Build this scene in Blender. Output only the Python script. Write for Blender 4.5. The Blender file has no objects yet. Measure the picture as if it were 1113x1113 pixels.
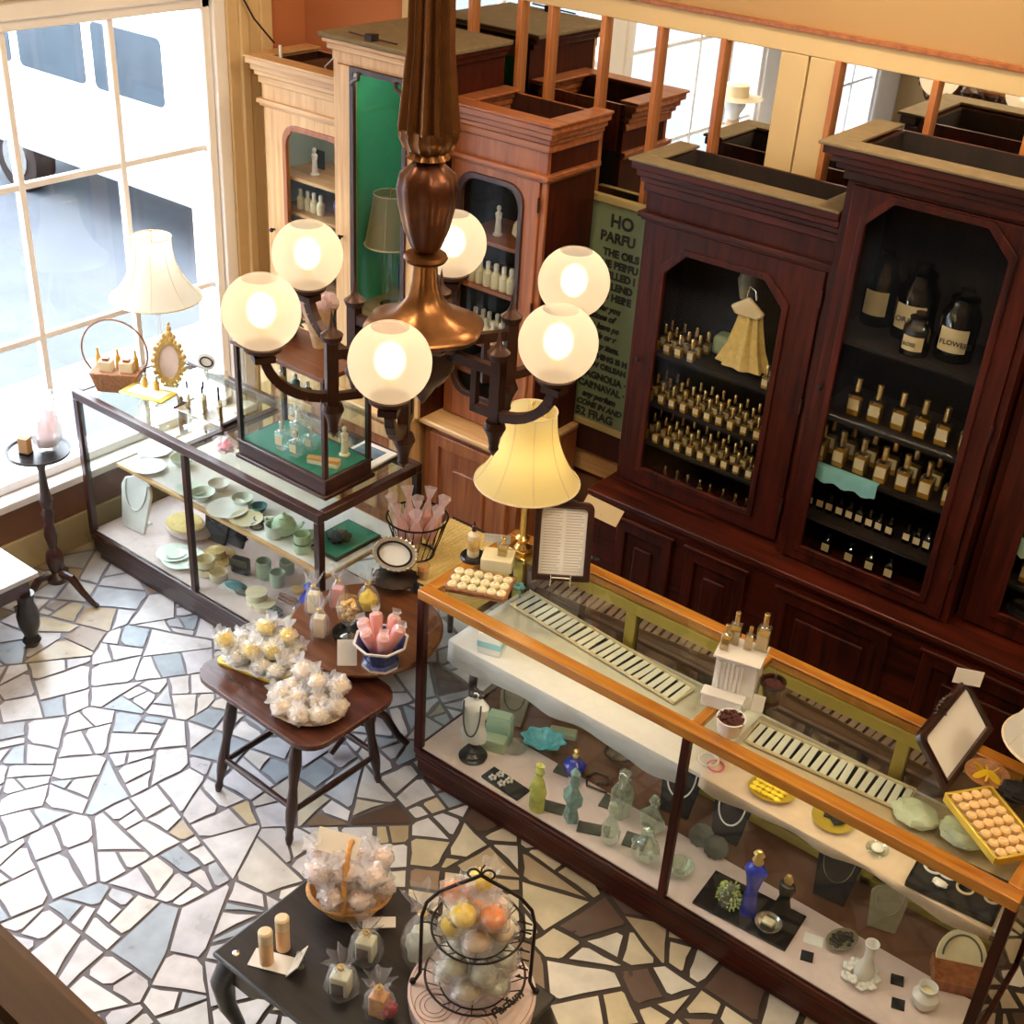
import bpy, math, random
from mathutils import Vector, Matrix, Euler
from mathutils.geometry import tessellate_polygon
from mathutils import noise as mnoise
PI = math.pi
random.seed(7)
SC = bpy.context.scene
COL = SC.collection

# ------------------------------------------------------------------ camera
CAMH = 3.88
FPX = 1393.585
# rows: camera right, camera down, camera forward in world axes
RX = Vector((0.78125262, 0.62152913, 0.05784366))
RD = Vector((0.35699654, -0.36887039, -0.85818885))
RF = Vector((-0.51205256, 0.69111227, -0.51006471))
cd = bpy.data.cameras.new('camera')
cam = bpy.data.objects.new('camera', cd)
COL.objects.link(cam)
cam.matrix_world = Matrix(((RX.x, -RD.x, -RF.x, 0), (RX.y, -RD.y, -RF.y, 0), (RX.z, -RD.z, -RF.z, CAMH), (0, 0, 0, 1)))
cd.sensor_width = 36.0
cd.lens = 36.0 * FPX / 1113.0
cd.clip_start = 0.05
SC.camera = cam

def ray(px, py):
    return RX * ((px - 556.5) / FPX) + RD * ((py - 556.5) / FPX) + RF
def P(px, py, z):
    """point on the level surface at height z that the photograph shows at a pixel"""
    r = ray(px, py)
    t = (z - CAMH) / r.z
    return Vector((r.x * t, r.y * t, z))

# ------------------------------------------------------------------ materials
def nt(name):
    m = bpy.data.materials.new(name)
    m.use_nodes = True
    t = m.node_tree
    return m, t, t.nodes, t.links, t.nodes['Principled BSDF']
def hx(c):
    return (c[0], c[1], c[2], 1.0)
def plain(name, c, rough=0.5, metal=0.0, var=0.12, scale=14.0, bump=0.0, spec=0.5, emit=0.0, sss=0.0, coat=0.0):
    m, t, N, L, b = nt(name)
    b.inputs['Roughness'].default_value = rough
    b.inputs['Metallic'].default_value = metal
    b.inputs['Specular IOR Level'].default_value = spec
    if coat: b.inputs['Coat Weight'].default_value = coat
    if emit:
        b.inputs['Emission Color'].default_value = hx(c); b.inputs['Emission Strength'].default_value = emit
    tc = N.new('ShaderNodeTexCoord'); n = N.new('ShaderNodeTexNoise')
    n.inputs['Scale'].default_value = scale; n.inputs['Detail'].default_value = 3
    L.new(tc.outputs['Object'], n.inputs['Vector'])
    mx = N.new('ShaderNodeMix'); mx.data_type = 'RGBA'
    mx.inputs[6].default_value = hx([k * (1 - var) for k in c]); mx.inputs[7].default_value = hx([min(1, k * (1 + var)) for k in c])
    L.new(n.outputs['Fac'], mx.inputs[0]); L.new(mx.outputs[2], b.inputs['Base Color'])
    if bump:
        bp = N.new('ShaderNodeBump'); bp.inputs['Strength'].default_value = bump; bp.inputs['Distance'].default_value = 0.01
        L.new(n.outputs['Fac'], bp.inputs['Height']); L.new(bp.outputs[0], b.inputs['Normal'])
    return m
def wood(name, c1, c2, rough=0.32, axis='z', sc=1.0, coat=0.1, spec=0.5):
    m, t, N, L, b = nt(name)
    b.inputs['Roughness'].default_value = rough
    b.inputs['Specular IOR Level'].default_value = spec; b.inputs['Coat Weight'].default_value = coat; b.inputs['Coat Roughness'].default_value = 0.18
    tc = N.new('ShaderNodeTexCoord'); mp = N.new('ShaderNodeMapping')
    s = {'x': (1.5, 22, 22), 'y': (22, 1.5, 22), 'z': (22, 22, 1.5)}[axis]
    mp.inputs['Scale'].default_value = [k * sc for k in s]
    n = N.new('ShaderNodeTexNoise'); n.inputs['Scale'].default_value = 1.6; n.inputs['Detail'].default_value = 5; n.inputs['Distortion'].default_value = 0.6
    L.new(tc.outputs['Object'], mp.inputs['Vector']); L.new(mp.outputs[0], n.inputs['Vector'])
    n2 = N.new('ShaderNodeTexNoise'); n2.inputs['Scale'].default_value = 2.2; n2.inputs['Detail'].default_value = 2
    L.new(tc.outputs['Object'], n2.inputs['Vector'])
    ad = N.new('ShaderNodeMath'); ad.operation = 'ADD'
    m2 = N.new('ShaderNodeMath'); m2.operation = 'MULTIPLY'; m2.inputs[1].default_value = 0.5
    L.new(n2.outputs['Fac'], m2.inputs[0]); L.new(n.outputs['Fac'], ad.inputs[0]); L.new(m2.outputs[0], ad.inputs[1])
    r = N.new('ShaderNodeValToRGB'); e = r.color_ramp.elements
    e[0].position = 0.5; e[0].color = hx(c1); e[1].position = 1.0; e[1].color = hx(c2)
    L.new(ad.outputs[0], r.inputs[0]); L.new(r.outputs[0], b.inputs['Base Color'])
    bp = N.new('ShaderNodeBump'); bp.inputs['Strength'].default_value = 0.12; bp.inputs['Distance'].default_value = 0.004
    L.new(n.outputs['Fac'], bp.inputs['Height']); L.new(bp.outputs[0], b.inputs['Normal'])
    return m
def pane(name, tint=(0.95, 0.98, 0.97), f0=0.05, rough=0.0, haze=0.0, hazec=(0.9, 0.9, 0.9), pw=5.0):
    """thin clear glass: lets light straight through and mirrors more at grazing angles"""
    m, t, N, L, b = nt(name)
    N.remove(b)
    out = N['Material Output']
    tr = N.new('ShaderNodeBsdfTransparent'); tr.inputs[0].default_value = hx(tint)
    gl = N.new('ShaderNodeBsdfGlossy'); gl.inputs['Roughness'].default_value = rough; gl.inputs[0].default_value = (1, 1, 1, 1)
    lw = N.new('ShaderNodeLayerWeight'); lw.inputs[0].default_value = 0.5
    pwn = N.new('ShaderNodeMath'); pwn.operation = 'POWER'; pwn.inputs[1].default_value = pw
    ma = N.new('ShaderNodeMath'); ma.operation = 'MULTIPLY_ADD'; ma.inputs[1].default_value = 1 - f0; ma.inputs[2].default_value = f0
    L.new(lw.outputs['Facing'], pwn.inputs[0]); L.new(pwn.outputs[0], ma.inputs[0])
    mx = N.new('ShaderNodeMixShader'); L.new(ma.outputs[0], mx.inputs[0]); L.new(gl.outputs[0], mx.inputs[2])
    if haze:
        d = N.new('ShaderNodeBsdfTranslucent'); d.inputs[0].default_value = hx(hazec)
        d2 = N.new('ShaderNodeBsdfDiffuse'); d2.inputs[0].default_value = hx(hazec)
        a = N.new('ShaderNodeMixShader'); a.inputs[0].default_value = 0.5; L.new(d.outputs[0], a.inputs[1]); L.new(d2.outputs[0], a.inputs[2])
        h = N.new('ShaderNodeMixShader'); h.inputs[0].default_value = haze; L.new(tr.outputs[0], h.inputs[1]); L.new(a.outputs[0], h.inputs[2])
        L.new(h.outputs[0], mx.inputs[1])
    else:
        L.new(tr.outputs[0], mx.inputs[1])
    L.new(mx.outputs[0], out.inputs[0])
    return m
def emis(name, c, s):
    m, t, N, L, b = nt(name)
    b.inputs['Base Color'].default_value = hx(c)
    b.inputs['Emission Color'].default_value = hx(c); b.inputs['Emission Strength'].default_value = s
    return m

M = {}
M['mahog'] = wood('mahogany', (0.008, 0.0017, 0.001), (0.07, 0.0095, 0.0034), 0.4, coat=0.02, spec=0.2)
M['mahog_x'] = wood('mahogany_long', (0.008, 0.0017, 0.001), (0.085, 0.0115, 0.004), 0.36, 'x', coat=0.03, spec=0.24)
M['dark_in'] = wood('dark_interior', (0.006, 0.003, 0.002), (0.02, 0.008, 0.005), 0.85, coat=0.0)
M['dust'] = plain('dusty_top_wood', (0.17, 0.125, 0.065), 0.8, var=0.3, scale=25)
M['pine'] = wood('pine', (0.48, 0.25, 0.095), (0.72, 0.46, 0.21), 0.4)
M['pine_x'] = wood('pine_long', (0.46, 0.24, 0.09), (0.7, 0.44, 0.2), 0.4, 'x')
M['oakred_x'] = wood('red_oak_long', (0.19, 0.05, 0.017), (0.42, 0.14, 0.045), 0.38, 'x')
M['oakred'] = wood('red_oak', (0.19, 0.05, 0.017), (0.42, 0.14, 0.045), 0.38)
M['gold_wood'] = wood('honey_wood', (0.32, 0.105, 0.012), (0.58, 0.26, 0.04), 0.25, 'x')
M['gold_wood_y'] = wood('honey_wood_cross', (0.32, 0.105, 0.012), (0.58, 0.26, 0.04), 0.25, 'y')
M['walnut'] = wood('walnut', (0.015, 0.006, 0.005), (0.055, 0.017, 0.011), 0.3)
M['walnut_x'] = wood('walnut_long', (0.016, 0.006, 0.005), (0.065, 0.02, 0.013), 0.3, 'x')
M['table_wood'] = wood('table_wood', (0.035, 0.012, 0.009), (0.11, 0.033, 0.02), 0.24, 'x')
M['round_wood'] = wood('round_table_wood', (0.09, 0.03, 0.012), (0.19, 0.07, 0.027), 0.3, 'x')
M['olive_wood'] = plain('olive_painted_wood', (0.36, 0.27, 0.05), 0.5, var=0.15)
M['black_wood'] = wood('black_paint_wood', (0.008, 0.008, 0.009), (0.03, 0.028, 0.03), 0.3, 'x')
M['mullion'] = wood('orange_mullion', (0.32, 0.1, 0.025), (0.5, 0.19, 0.06), 0.4)
M['cream_wall'] = plain('ochre_plaster', (0.38, 0.235, 0.1), 0.8, var=0.06, scale=3)
M['cream_board'] = plain('cream_board', (0.62, 0.45, 0.23), 0.6, var=0.05, scale=4)
M['terra'] = plain('terracotta_plaster', (0.47, 0.16, 0.055), 0.8, var=0.08, scale=3)
M['casing'] = plain('tan_casing', (0.66, 0.47, 0.24), 0.55, var=0.06)
M['white_paint'] = plain('white_window_paint', (0.92, 0.88, 0.85), 0.45, var=0.03)
M['brown_panel'] = plain('brown_panel', (0.2, 0.085, 0.04), 0.5)
M['beige_skirt'] = plain('beige_skirting', (0.5, 0.4, 0.22), 0.6)
M['ceil'] = plain('ceiling_paint', (0.8, 0.7, 0.52), 0.9, var=0.04)
M['bronze'] = plain('bronze', (0.085, 0.028, 0.011), 0.36, 0.75, var=0.4, scale=30, bump=0.15)
M['brassy'] = plain('aged_brass', (0.16, 0.068, 0.022), 0.32, 0.85, var=0.35, scale=30, bump=0.15)
M['dark_bronze'] = plain('dark_bronze', (0.045, 0.016, 0.009), 0.42, 0.45, var=0.3, scale=30)
M['brass'] = plain('polished_brass', (0.85, 0.6, 0.22), 0.2, 1.0, var=0.08)
M['gold'] = plain('gilt', (0.72, 0.5, 0.18), 0.35, 0.8, var=0.3, scale=60, bump=0.4)
M['black'] = plain('black_gloss', (0.012, 0.012, 0.014), 0.25, var=0.2)
M['velvet'] = plain('black_velvet', (0.012, 0.011, 0.014), 0.9, var=0.3)
M['iron'] = plain('dark_iron', (0.03, 0.018, 0.014), 0.5, 0.6)
M['white'] = plain('white_ceramic', (0.82, 0.8, 0.76), 0.35, var=0.04)
M['paper'] = plain('white_paper', (0.84, 0.82, 0.78), 0.8, var=0.03)
M['ivory'] = plain('ivory', (0.75, 0.62, 0.4), 0.5, var=0.08)
M['cream'] = plain('cream_soap', (0.8, 0.72, 0.48), 0.5, var=0.1)
M['cloth'] = plain('white_cloth', (0.8, 0.76, 0.74), 0.9, var=0.05, scale=40, bump=0.2)
M['pinkcloth'] = plain('pale_pink_cloth', (0.72, 0.58, 0.55), 0.9, var=0.1, scale=30, bump=0.2)
M['beigecloth'] = plain('peach_cloth', (0.75, 0.58, 0.42), 0.9, var=0.1, scale=30, bump=0.2)
M['pink'] = plain('pink_wax', (0.85, 0.42, 0.4), 0.45, var=0.15)
M['hotpink'] = plain('hot_pink_paper', (0.8, 0.12, 0.2), 0.5, var=0.3)
M['yellow'] = plain('lemon_soap', (0.9, 0.62, 0.03), 0.5, var=0.2)
M['orange'] = plain('orange_soap', (0.9, 0.25, 0.03), 0.5, var=0.2)
M['green'] = plain('celadon_glaze', (0.42, 0.55, 0.36), 0.3, var=0.15)
M['mint'] = plain('mint_card', (0.45, 0.68, 0.5), 0.5, var=0.1)
M['lime'] = plain('lime_moss', (0.5, 0.62, 0.12), 0.6, var=0.4, scale=60)
M['aqua'] = plain('aqua_glass', (0.12, 0.55, 0.68), 0.15, var=0.5, scale=40)
M['cobalt'] = plain('cobalt_glass', (0.015, 0.03, 0.42), 0.08, var=0.5, scale=30, coat=0.5)
M['teal'] = plain('teal_enamel', (0.06, 0.2, 0.22), 0.3, var=0.3)
M['tealin'] = plain('teal_lining', (0.45, 0.62, 0.63), 0.6, var=0.1)
M['greenin'] = plain('green_lining', (0.06, 0.5, 0.28), 0.6, var=0.15)
M['greenfelt'] = plain('green_felt', (0.03, 0.2, 0.13), 0.9)
M['silver'] = plain('silver', (0.7, 0.68, 0.62), 0.25, 1.0, var=0.15)
M['slate'] = plain('slate_stone', (0.07, 0.075, 0.06), 0.4, var=0.4, scale=30)
M['greyvel'] = plain('grey_velvet', (0.24, 0.22, 0.14), 0.9, var=0.2, scale=40)
M['wicker'] = plain('wicker', (0.3, 0.13, 0.05), 0.6, var=0.5, scale=70, bump=0.7)
M['wicker_gold'] = plain('golden_wicker', (0.6, 0.3, 0.09), 0.6, var=0.4, scale=70, bump=0.6)
M['goldtray'] = plain('gold_tray', (0.75, 0.55, 0.08), 0.3, 0.5, var=0.15)
M['mat'] = plain('woven_straw', (0.68, 0.5, 0.18), 0.8, var=0.3, scale=80, bump=0.5)
M['potp'] = plain('dried_petals', (0.08, 0.018, 0.015), 0.7, var=0.6, scale=90, bump=0.8)
M['amber'] = plain('amber_wax', (0.62, 0.36, 0.06), 0.25, var=0.25)
M['bluepot'] = plain('blue_white_china', (0.07, 0.09, 0.24), 0.25, var=0.8, scale=55)
M['signgreen'] = plain('sign_green', (0.15, 0.19, 0.105), 0.7, var=0.12)
M['signframe'] = plain('sign_frame', (0.4, 0.3, 0.12), 0.5, var=0.15)
M['ink'] = plain('black_paint', (0.01, 0.012, 0.01), 0.6)
M['road'] = plain('road', (0.05, 0.056, 0.066), 0.8, var=0.3, scale=2.5)
M['pave'] = plain('pavement', (0.09, 0.092, 0.1), 0.8, var=0.15, scale=3)
M['vanwhite'] = plain('white_van_paint', (0.85, 0.85, 0.86), 0.3, var=0.02)
M['vanglass'] = plain('van_window', (0.035, 0.048, 0.06), 0.3, var=0.5, scale=3)
M['build'] = plain('pale_stucco', (0.75, 0.76, 0.78), 0.8, var=0.06, scale=1)
M['cap'] = plain('gold_cap', (0.8, 0.56, 0.24), 0.22, 0.9, var=0.1)
M['label'] = plain('buff_label', (0.7, 0.56, 0.32), 0.6, var=0.1)
M['leaf'] = plain('dark_leaf', (0.03, 0.09, 0.03), 0.6, var=0.4, scale=50)
M['floral'] = plain('floral_print', (0.55, 0.38, 0.22), 0.7, var=0.6, scale=30)
M['floor_reflection'] = plain('painted_floor_reflection', (0.16, 0.075, 0.045), 0.2, var=0.5, scale=9)
M['glass'] = pane('clear_pane', f0=0.018)
M['winglass'] = pane('window_pane', (0.97, 0.98, 1.0), 0.02)
M['topglass'] = pane('counter_glass', (0.94, 0.97, 0.93), 0.03, pw=3.8)
M['cabglass'] = pane('cabinet_glass', (0.92, 0.93, 0.92), 0.004)
M['bottle'] = pane('bottle_glass', (0.86, 0.8, 0.6), 0.1, 0.03, pw=2.2)
M['clearbot'] = pane('clear_bottle_glass', (0.95, 0.98, 0.95), 0.12, 0.03, haze=0.1, hazec=(0.85, 0.92, 0.87), pw=2.0)
M['darkjar'] = pane('dark_jar_glass', (0.35, 0.28, 0.2), 0.08, 0.05)
M['cello'] = pane('cellophane', (0.99, 0.985, 0.98), 0.03, 0.2, haze=0.36, hazec=(1.0, 0.99, 0.98), pw=3.6)
M['cello_mid'] = pane('soft_cellophane', (0.99, 0.985, 0.98), 0.03, 0.18, haze=0.22, hazec=(1.0, 0.99, 0.98), pw=3.2)
M['cello_thin'] = pane('thin_cellophane', (0.99, 0.985, 0.98), 0.03, 0.18, haze=0.13, hazec=(1.0, 0.99, 0.98), pw=3.2)
M['tulle'] = pane('tulle', (0.99, 0.95, 0.95), 0.02, 0.4, haze=0.5, hazec=(0.97, 0.78, 0.78))
# mirror
_m, _t, _N, _L, _b = nt('mirror_glass'); _b.inputs['Base Color'].default_value = (0.86, 0.88, 0.86, 1); _b.inputs['Metallic'].default_value = 1; _b.inputs['Roughness'].default_value = 0.015
M['mirror'] = _m
_m, _t, _N, _L, _b = nt('smoky_mirror'); _b.inputs['Base Color'].default_value = (0.3, 0.2, 0.16, 1); _b.inputs['Metallic'].default_value = 0.75; _b.inputs['Roughness'].default_value = 0.05
M['smoky'] = _m

# ------------------------------------------------------------------ geometry
class G:
    def __init__(s): s.v = []; s.f = []; s.M = Matrix.Identity(4)
    def at(s, x=0, y=0, z=0, rx=0, ry=0, rz=0, sc=1.0):
        s.M = Matrix.Translation((x, y, z)) @ Euler((rx, ry, rz)).to_matrix().to_4x4() @ Matrix.Scale(sc, 4); return s
    def add(s, vs, fs):
        b = len(s.v); s.v += [s.M @ Vector(p) for p in vs]; s.f += [[b + i for i in f] for f in fs]; return s
    def box(s, x0, x1, y0, y1, z0, z1):
        return s.add([(x0, y0, z0), (x1, y0, z0), (x1, y1, z0), (x0, y1, z0), (x0, y0, z1), (x1, y0, z1), (x1, y1, z1), (x0, y1, z1)],
                     [(0, 3, 2, 1), (4, 5, 6, 7), (0, 1, 5, 4), (1, 2, 6, 5), (2, 3, 7, 6), (3, 0, 4, 7)])
    def bx(s, x, y, z, w, d, h):     # centred on x,y, standing on z
        return s.box(x - w / 2, x + w / 2, y - d / 2, y + d / 2, z, z + h)
    def lathe(s, prof, n=20, x=0, y=0, z=0, sx=1.0, sy=1.0, flute=0, fd=0.0, close=True):
        vs = []; fs = []
        for (r, h) in prof:
            for i in range(n):
                a = 2 * PI * i / n
                q = r * (1 + (fd * math.cos(flute * a) if flute else 0))
                vs.append((x + q * math.cos(a) * sx, y + q * math.sin(a) * sy, z + h))
        for j in range(len(prof) - 1):
            for i in range(n):
                k = (i + 1) % n
                fs.append((j * n + i, j * n + k, (j + 1) * n + k, (j + 1) * n + i))
        if close:
            if prof[0][0] > 1e-6: fs.append(tuple(range(n - 1, -1, -1)))
            if prof[-1][0] > 1e-6: fs.append(tuple((len(prof) - 1) * n + i for i in range(n)))
        return s.add(vs, fs)
    def tube(s, pts, r, n=8, closed=False):
        pts = [Vector(p) for p in pts]; m = len(pts); vs = []; fs = []
        prev = None
        for i, p in enumerate(pts):
            if closed: t = pts[(i + 1) % m] - pts[i - 1]
            else: t = pts[min(i + 1, m - 1)] - pts[max(i - 1, 0)]
            t = t.normalized() if t.length > 1e-9 else Vector((0, 0, 1))
            if prev is None:
                u = t.orthogonal().normalized()
            else:
                u = prev - t * prev.dot(t); u = u.normalized() if u.length > 1e-6 else t.orthogonal().normalized()
            prev = u; w = t.cross(u)
            rr = r[i] if isinstance(r, (list, tuple)) else r
            for k in range(n):
                a = 2 * PI * k / n
                vs.append(p + (u * math.cos(a) + w * math.sin(a)) * rr)
        for i in range(m if closed else m - 1):
            j = (i + 1) % m
            for k in range(n):
                l = (k + 1) % n
                fs.append((i * n + k, i * n + l, j * n + l, j * n + k))
        if not closed:
            fs.append(tuple(range(n - 1, -1, -1))); fs.append(tuple((m - 1) * n + k for k in range(n)))
        return s.add(vs, fs)
    def ring(s, R, r, x=0, y=0, z=0, n=24, m=6, sx=1, sy=1):
        return s.tube([(x + R * sx * math.cos(2 * PI * i / n), y + R * sy * math.sin(2 * PI * i / n), z) for i in range(n)], r, m, True)
    def ball(s, x, y, z, r, sx=1, sy=1, sz=1, n=14, m=9, jit=0.0, seed=0):
        vs = [(x, y, z - r * sz)]; fs = []
        for j in range(1, m):
            b = -PI / 2 + PI * j / m
            for i in range(n):
                a = 2 * PI * i / n
                d = Vector((math.cos(b) * math.cos(a), math.cos(b) * math.sin(a), math.sin(b)))
                k = 1.0
                if jit: k += jit * mnoise.noise(d * 2.6 + Vector((seed * 3.1, seed * 1.7, seed)))
                vs.append((x + r * sx * d.x * k, y + r * sy * d.y * k, z + r * sz * d.z * k))
        vs.append((x, y, z + r * sz)); e = len(vs) - 1
        for i in range(n):
            k = (i + 1) % n
            fs.append((0, 1 + k, 1 + i)); fs.append((e, e - n + i, e - n + k))
        for j in range(m - 2):
            for i in range(n):
                k = (i + 1) % n
                fs.append((1 + j * n + i, 1 + j * n + k, 1 + (j + 1) * n + k, 1 + (j + 1) * n + i))
        return s.add(vs, fs)
    def prism(s, poly, d0, d1, mp=None, hole=None):
        """outline in (u,v), swept from w=d0 to w=d1; mp maps (u,v,w) to xyz; default: outline in x,z and sweep along y"""
        mp = mp or (lambda u, v, w: (u, w, v))
        loops = [poly] + ([hole] if hole else [])
        flat = [p for l in loops for p in l]; n = len(flat)
        tris = tessellate_polygon([[Vector((p[0], p[1], 0)) for p in l] for l in loops])
        vs = [mp(p[0], p[1], d0) for p in flat] + [mp(p[0], p[1], d1) for p in flat]
        fs = [tuple(t) for t in tris] + [tuple(n + i for i in reversed(t)) for t in tris]
        o = 0
        for l in loops:
            m = len(l)
            for i in range(m):
                a, b = o + i, o + (i + 1) % m
                fs.append((a, b, n + b, n + a))
            o += m
        return s.add(vs, fs)
    def build(s, name, mat, parent=None, bevel=0.0, sharp=0.6, flat=False):
        me = bpy.data.meshes.new(name)
        me.from_pydata([tuple(p) for p in s.v], [], s.f)
        me.materials.append(M[mat] if isinstance(mat, str) else mat)
        import bmesh
        bm = bmesh.new(); bm.from_mesh(me); bmesh.ops.recalc_face_normals(bm, faces=bm.faces); bm.to_mesh(me); bm.free()
        if not flat:
            for p in me.polygons: p.use_smooth = True
            me.set_sharp_from_angle(angle=sharp)
        o = bpy.data.objects.new(name, me); COL.objects.link(o)
        if parent: o.parent = parent
        if bevel:
            md = o.modifiers.new('bevel', 'BEVEL'); md.width = bevel; md.segments = 2; md.limit_method = 'ANGLE'
        return o
def tag(o, label, cat, group=None, kind=None):
    o['label'] = label; o['category'] = cat
    if group: o['group'] = group
    if kind: o['kind'] = kind
    return o
def thing(name, label, cat, loc=(0, 0, 0), rz=0.0, group=None):
    o = bpy.data.objects.new(name, None); COL.objects.link(o); o.empty_display_size = 0.05
    o.location = loc; o.rotation_euler = (0, 0, rz)
    return tag(o, label, cat, group)
def struct(o):
    o['kind'] = 'structure'; return o
def copy_tree(o, parent=None):
    c = o.copy(); COL.objects.link(c)
    if parent: c.parent = parent
    for ch in list(o.children): copy_tree(ch, c)
    return c
def put(proto, used, loc, rz=0.0, label=None, group=None, sc=None):
    """first use places the thing itself, later uses place copies"""
    o = proto if not used else copy_tree(proto)
    o.location = loc; o.rotation_euler = (0, 0, rz)
    if label: o['label'] = label
    if group: o['group'] = group
    if sc: o.scale = (sc, sc, sc)
    return o
def rrect(x0, x1, z0, z1, r, n=5, bottom=True):
    pts = []
    for cx, cz, a0 in ((x1 - r, z1 - r, 0), (x0 + r, z1 - r, PI / 2)):
        pts += [(cx + r * math.cos(a0 + PI / 2 * i / n), cz + r * math.sin(a0 + PI / 2 * i / n)) for i in range(n + 1)]
    if bottom:
        for cx, cz, a0 in ((x0 + r, z0 + r, PI), (x1 - r, z0 + r, 1.5 * PI)):
            pts += [(cx + r * math.cos(a0 + PI / 2 * i / n), cz + r * math.sin(a0 + PI / 2 * i / n)) for i in range(n + 1)]
    else: pts += [(x0, z0), (x1, z0)]
    return pts
def octo(x0, x1, z0, z1, c):
    return [(x0, z0), (x1, z0), (x1, z1 - c), (x1 - c, z1), (x0 + c, z1), (x0, z1 - c)]
def rect(x0, x1, z0, z1): return [(x0, z0), (x1, z0), (x1, z1), (x0, z1)]
def oval(rx, rz, n=24, cx=0, cz=0): return [(cx + rx * math.cos(2 * PI * i / n), cz + rz * math.sin(2 * PI * i / n)) for i in range(n)]
XYZ = lambda u, v, w: (u, v, w)      # outline in plan, swept upward
YZ = lambda u, v, w: (w, u, v)       # outline in y,z, swept along x
SKY = 13.0; GLOBE_P = 1.9; GLOBE_E = 0.1; FILL_P = 72.0; EXPO = 0.35; LAMP_P = 4.5; TUBE_E = 16.0
FILL_LAMPS = [(-3.2, 2.0), (-0.6, 2.2), (-2.0, 4.2), (0.8, 3.8)]
# ------------------------------------------------------------------ floor: crazy paving
def clip(poly, px, py, nx, ny):
    """keep the side where (p - point) . n <= 0"""
    out = []
    for i in range(len(poly)):
        a = poly[i]; b = poly[(i + 1) % len(poly)]
        da = (a[0] - px) * nx + (a[1] - py) * ny; db = (b[0] - px) * nx + (b[1] - py) * ny
        if da <= 0: out.append(a)
        if da * db < 0:
            t = da / (da - db); out.append((a[0] + (b[0] - a[0]) * t, a[1] + (b[1] - a[1]) * t))
    return out
def area(p): return 0.5 * sum(p[i][0] * p[(i + 1) % len(p)][1] - p[(i + 1) % len(p)][0] * p[i][1] for i in range(len(p)))
def inset(p, g):
    q = p
    for i in range(len(p)):
        a = p[i]; b = p[(i + 1) % len(p)]
        dx, dy = b[0] - a[0], b[1] - a[1]; l = math.hypot(dx, dy)
        if l < 1e-6: continue
        nx, ny = dy / l, -dx / l
        q = clip(q, a[0] - nx * g, a[1] - ny * g, nx, ny)
        if len(q) < 3: return []
    return q
def grout_mat():
    m, t, N, L, b = nt('grout'); b.inputs['Roughness'].default_value = 0.85
    ca = N.new('ShaderNodeVertexColor'); ca.layer_name = 'stone'; L.new(ca.outputs[0], b.inputs['Base Color']); return m
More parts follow.
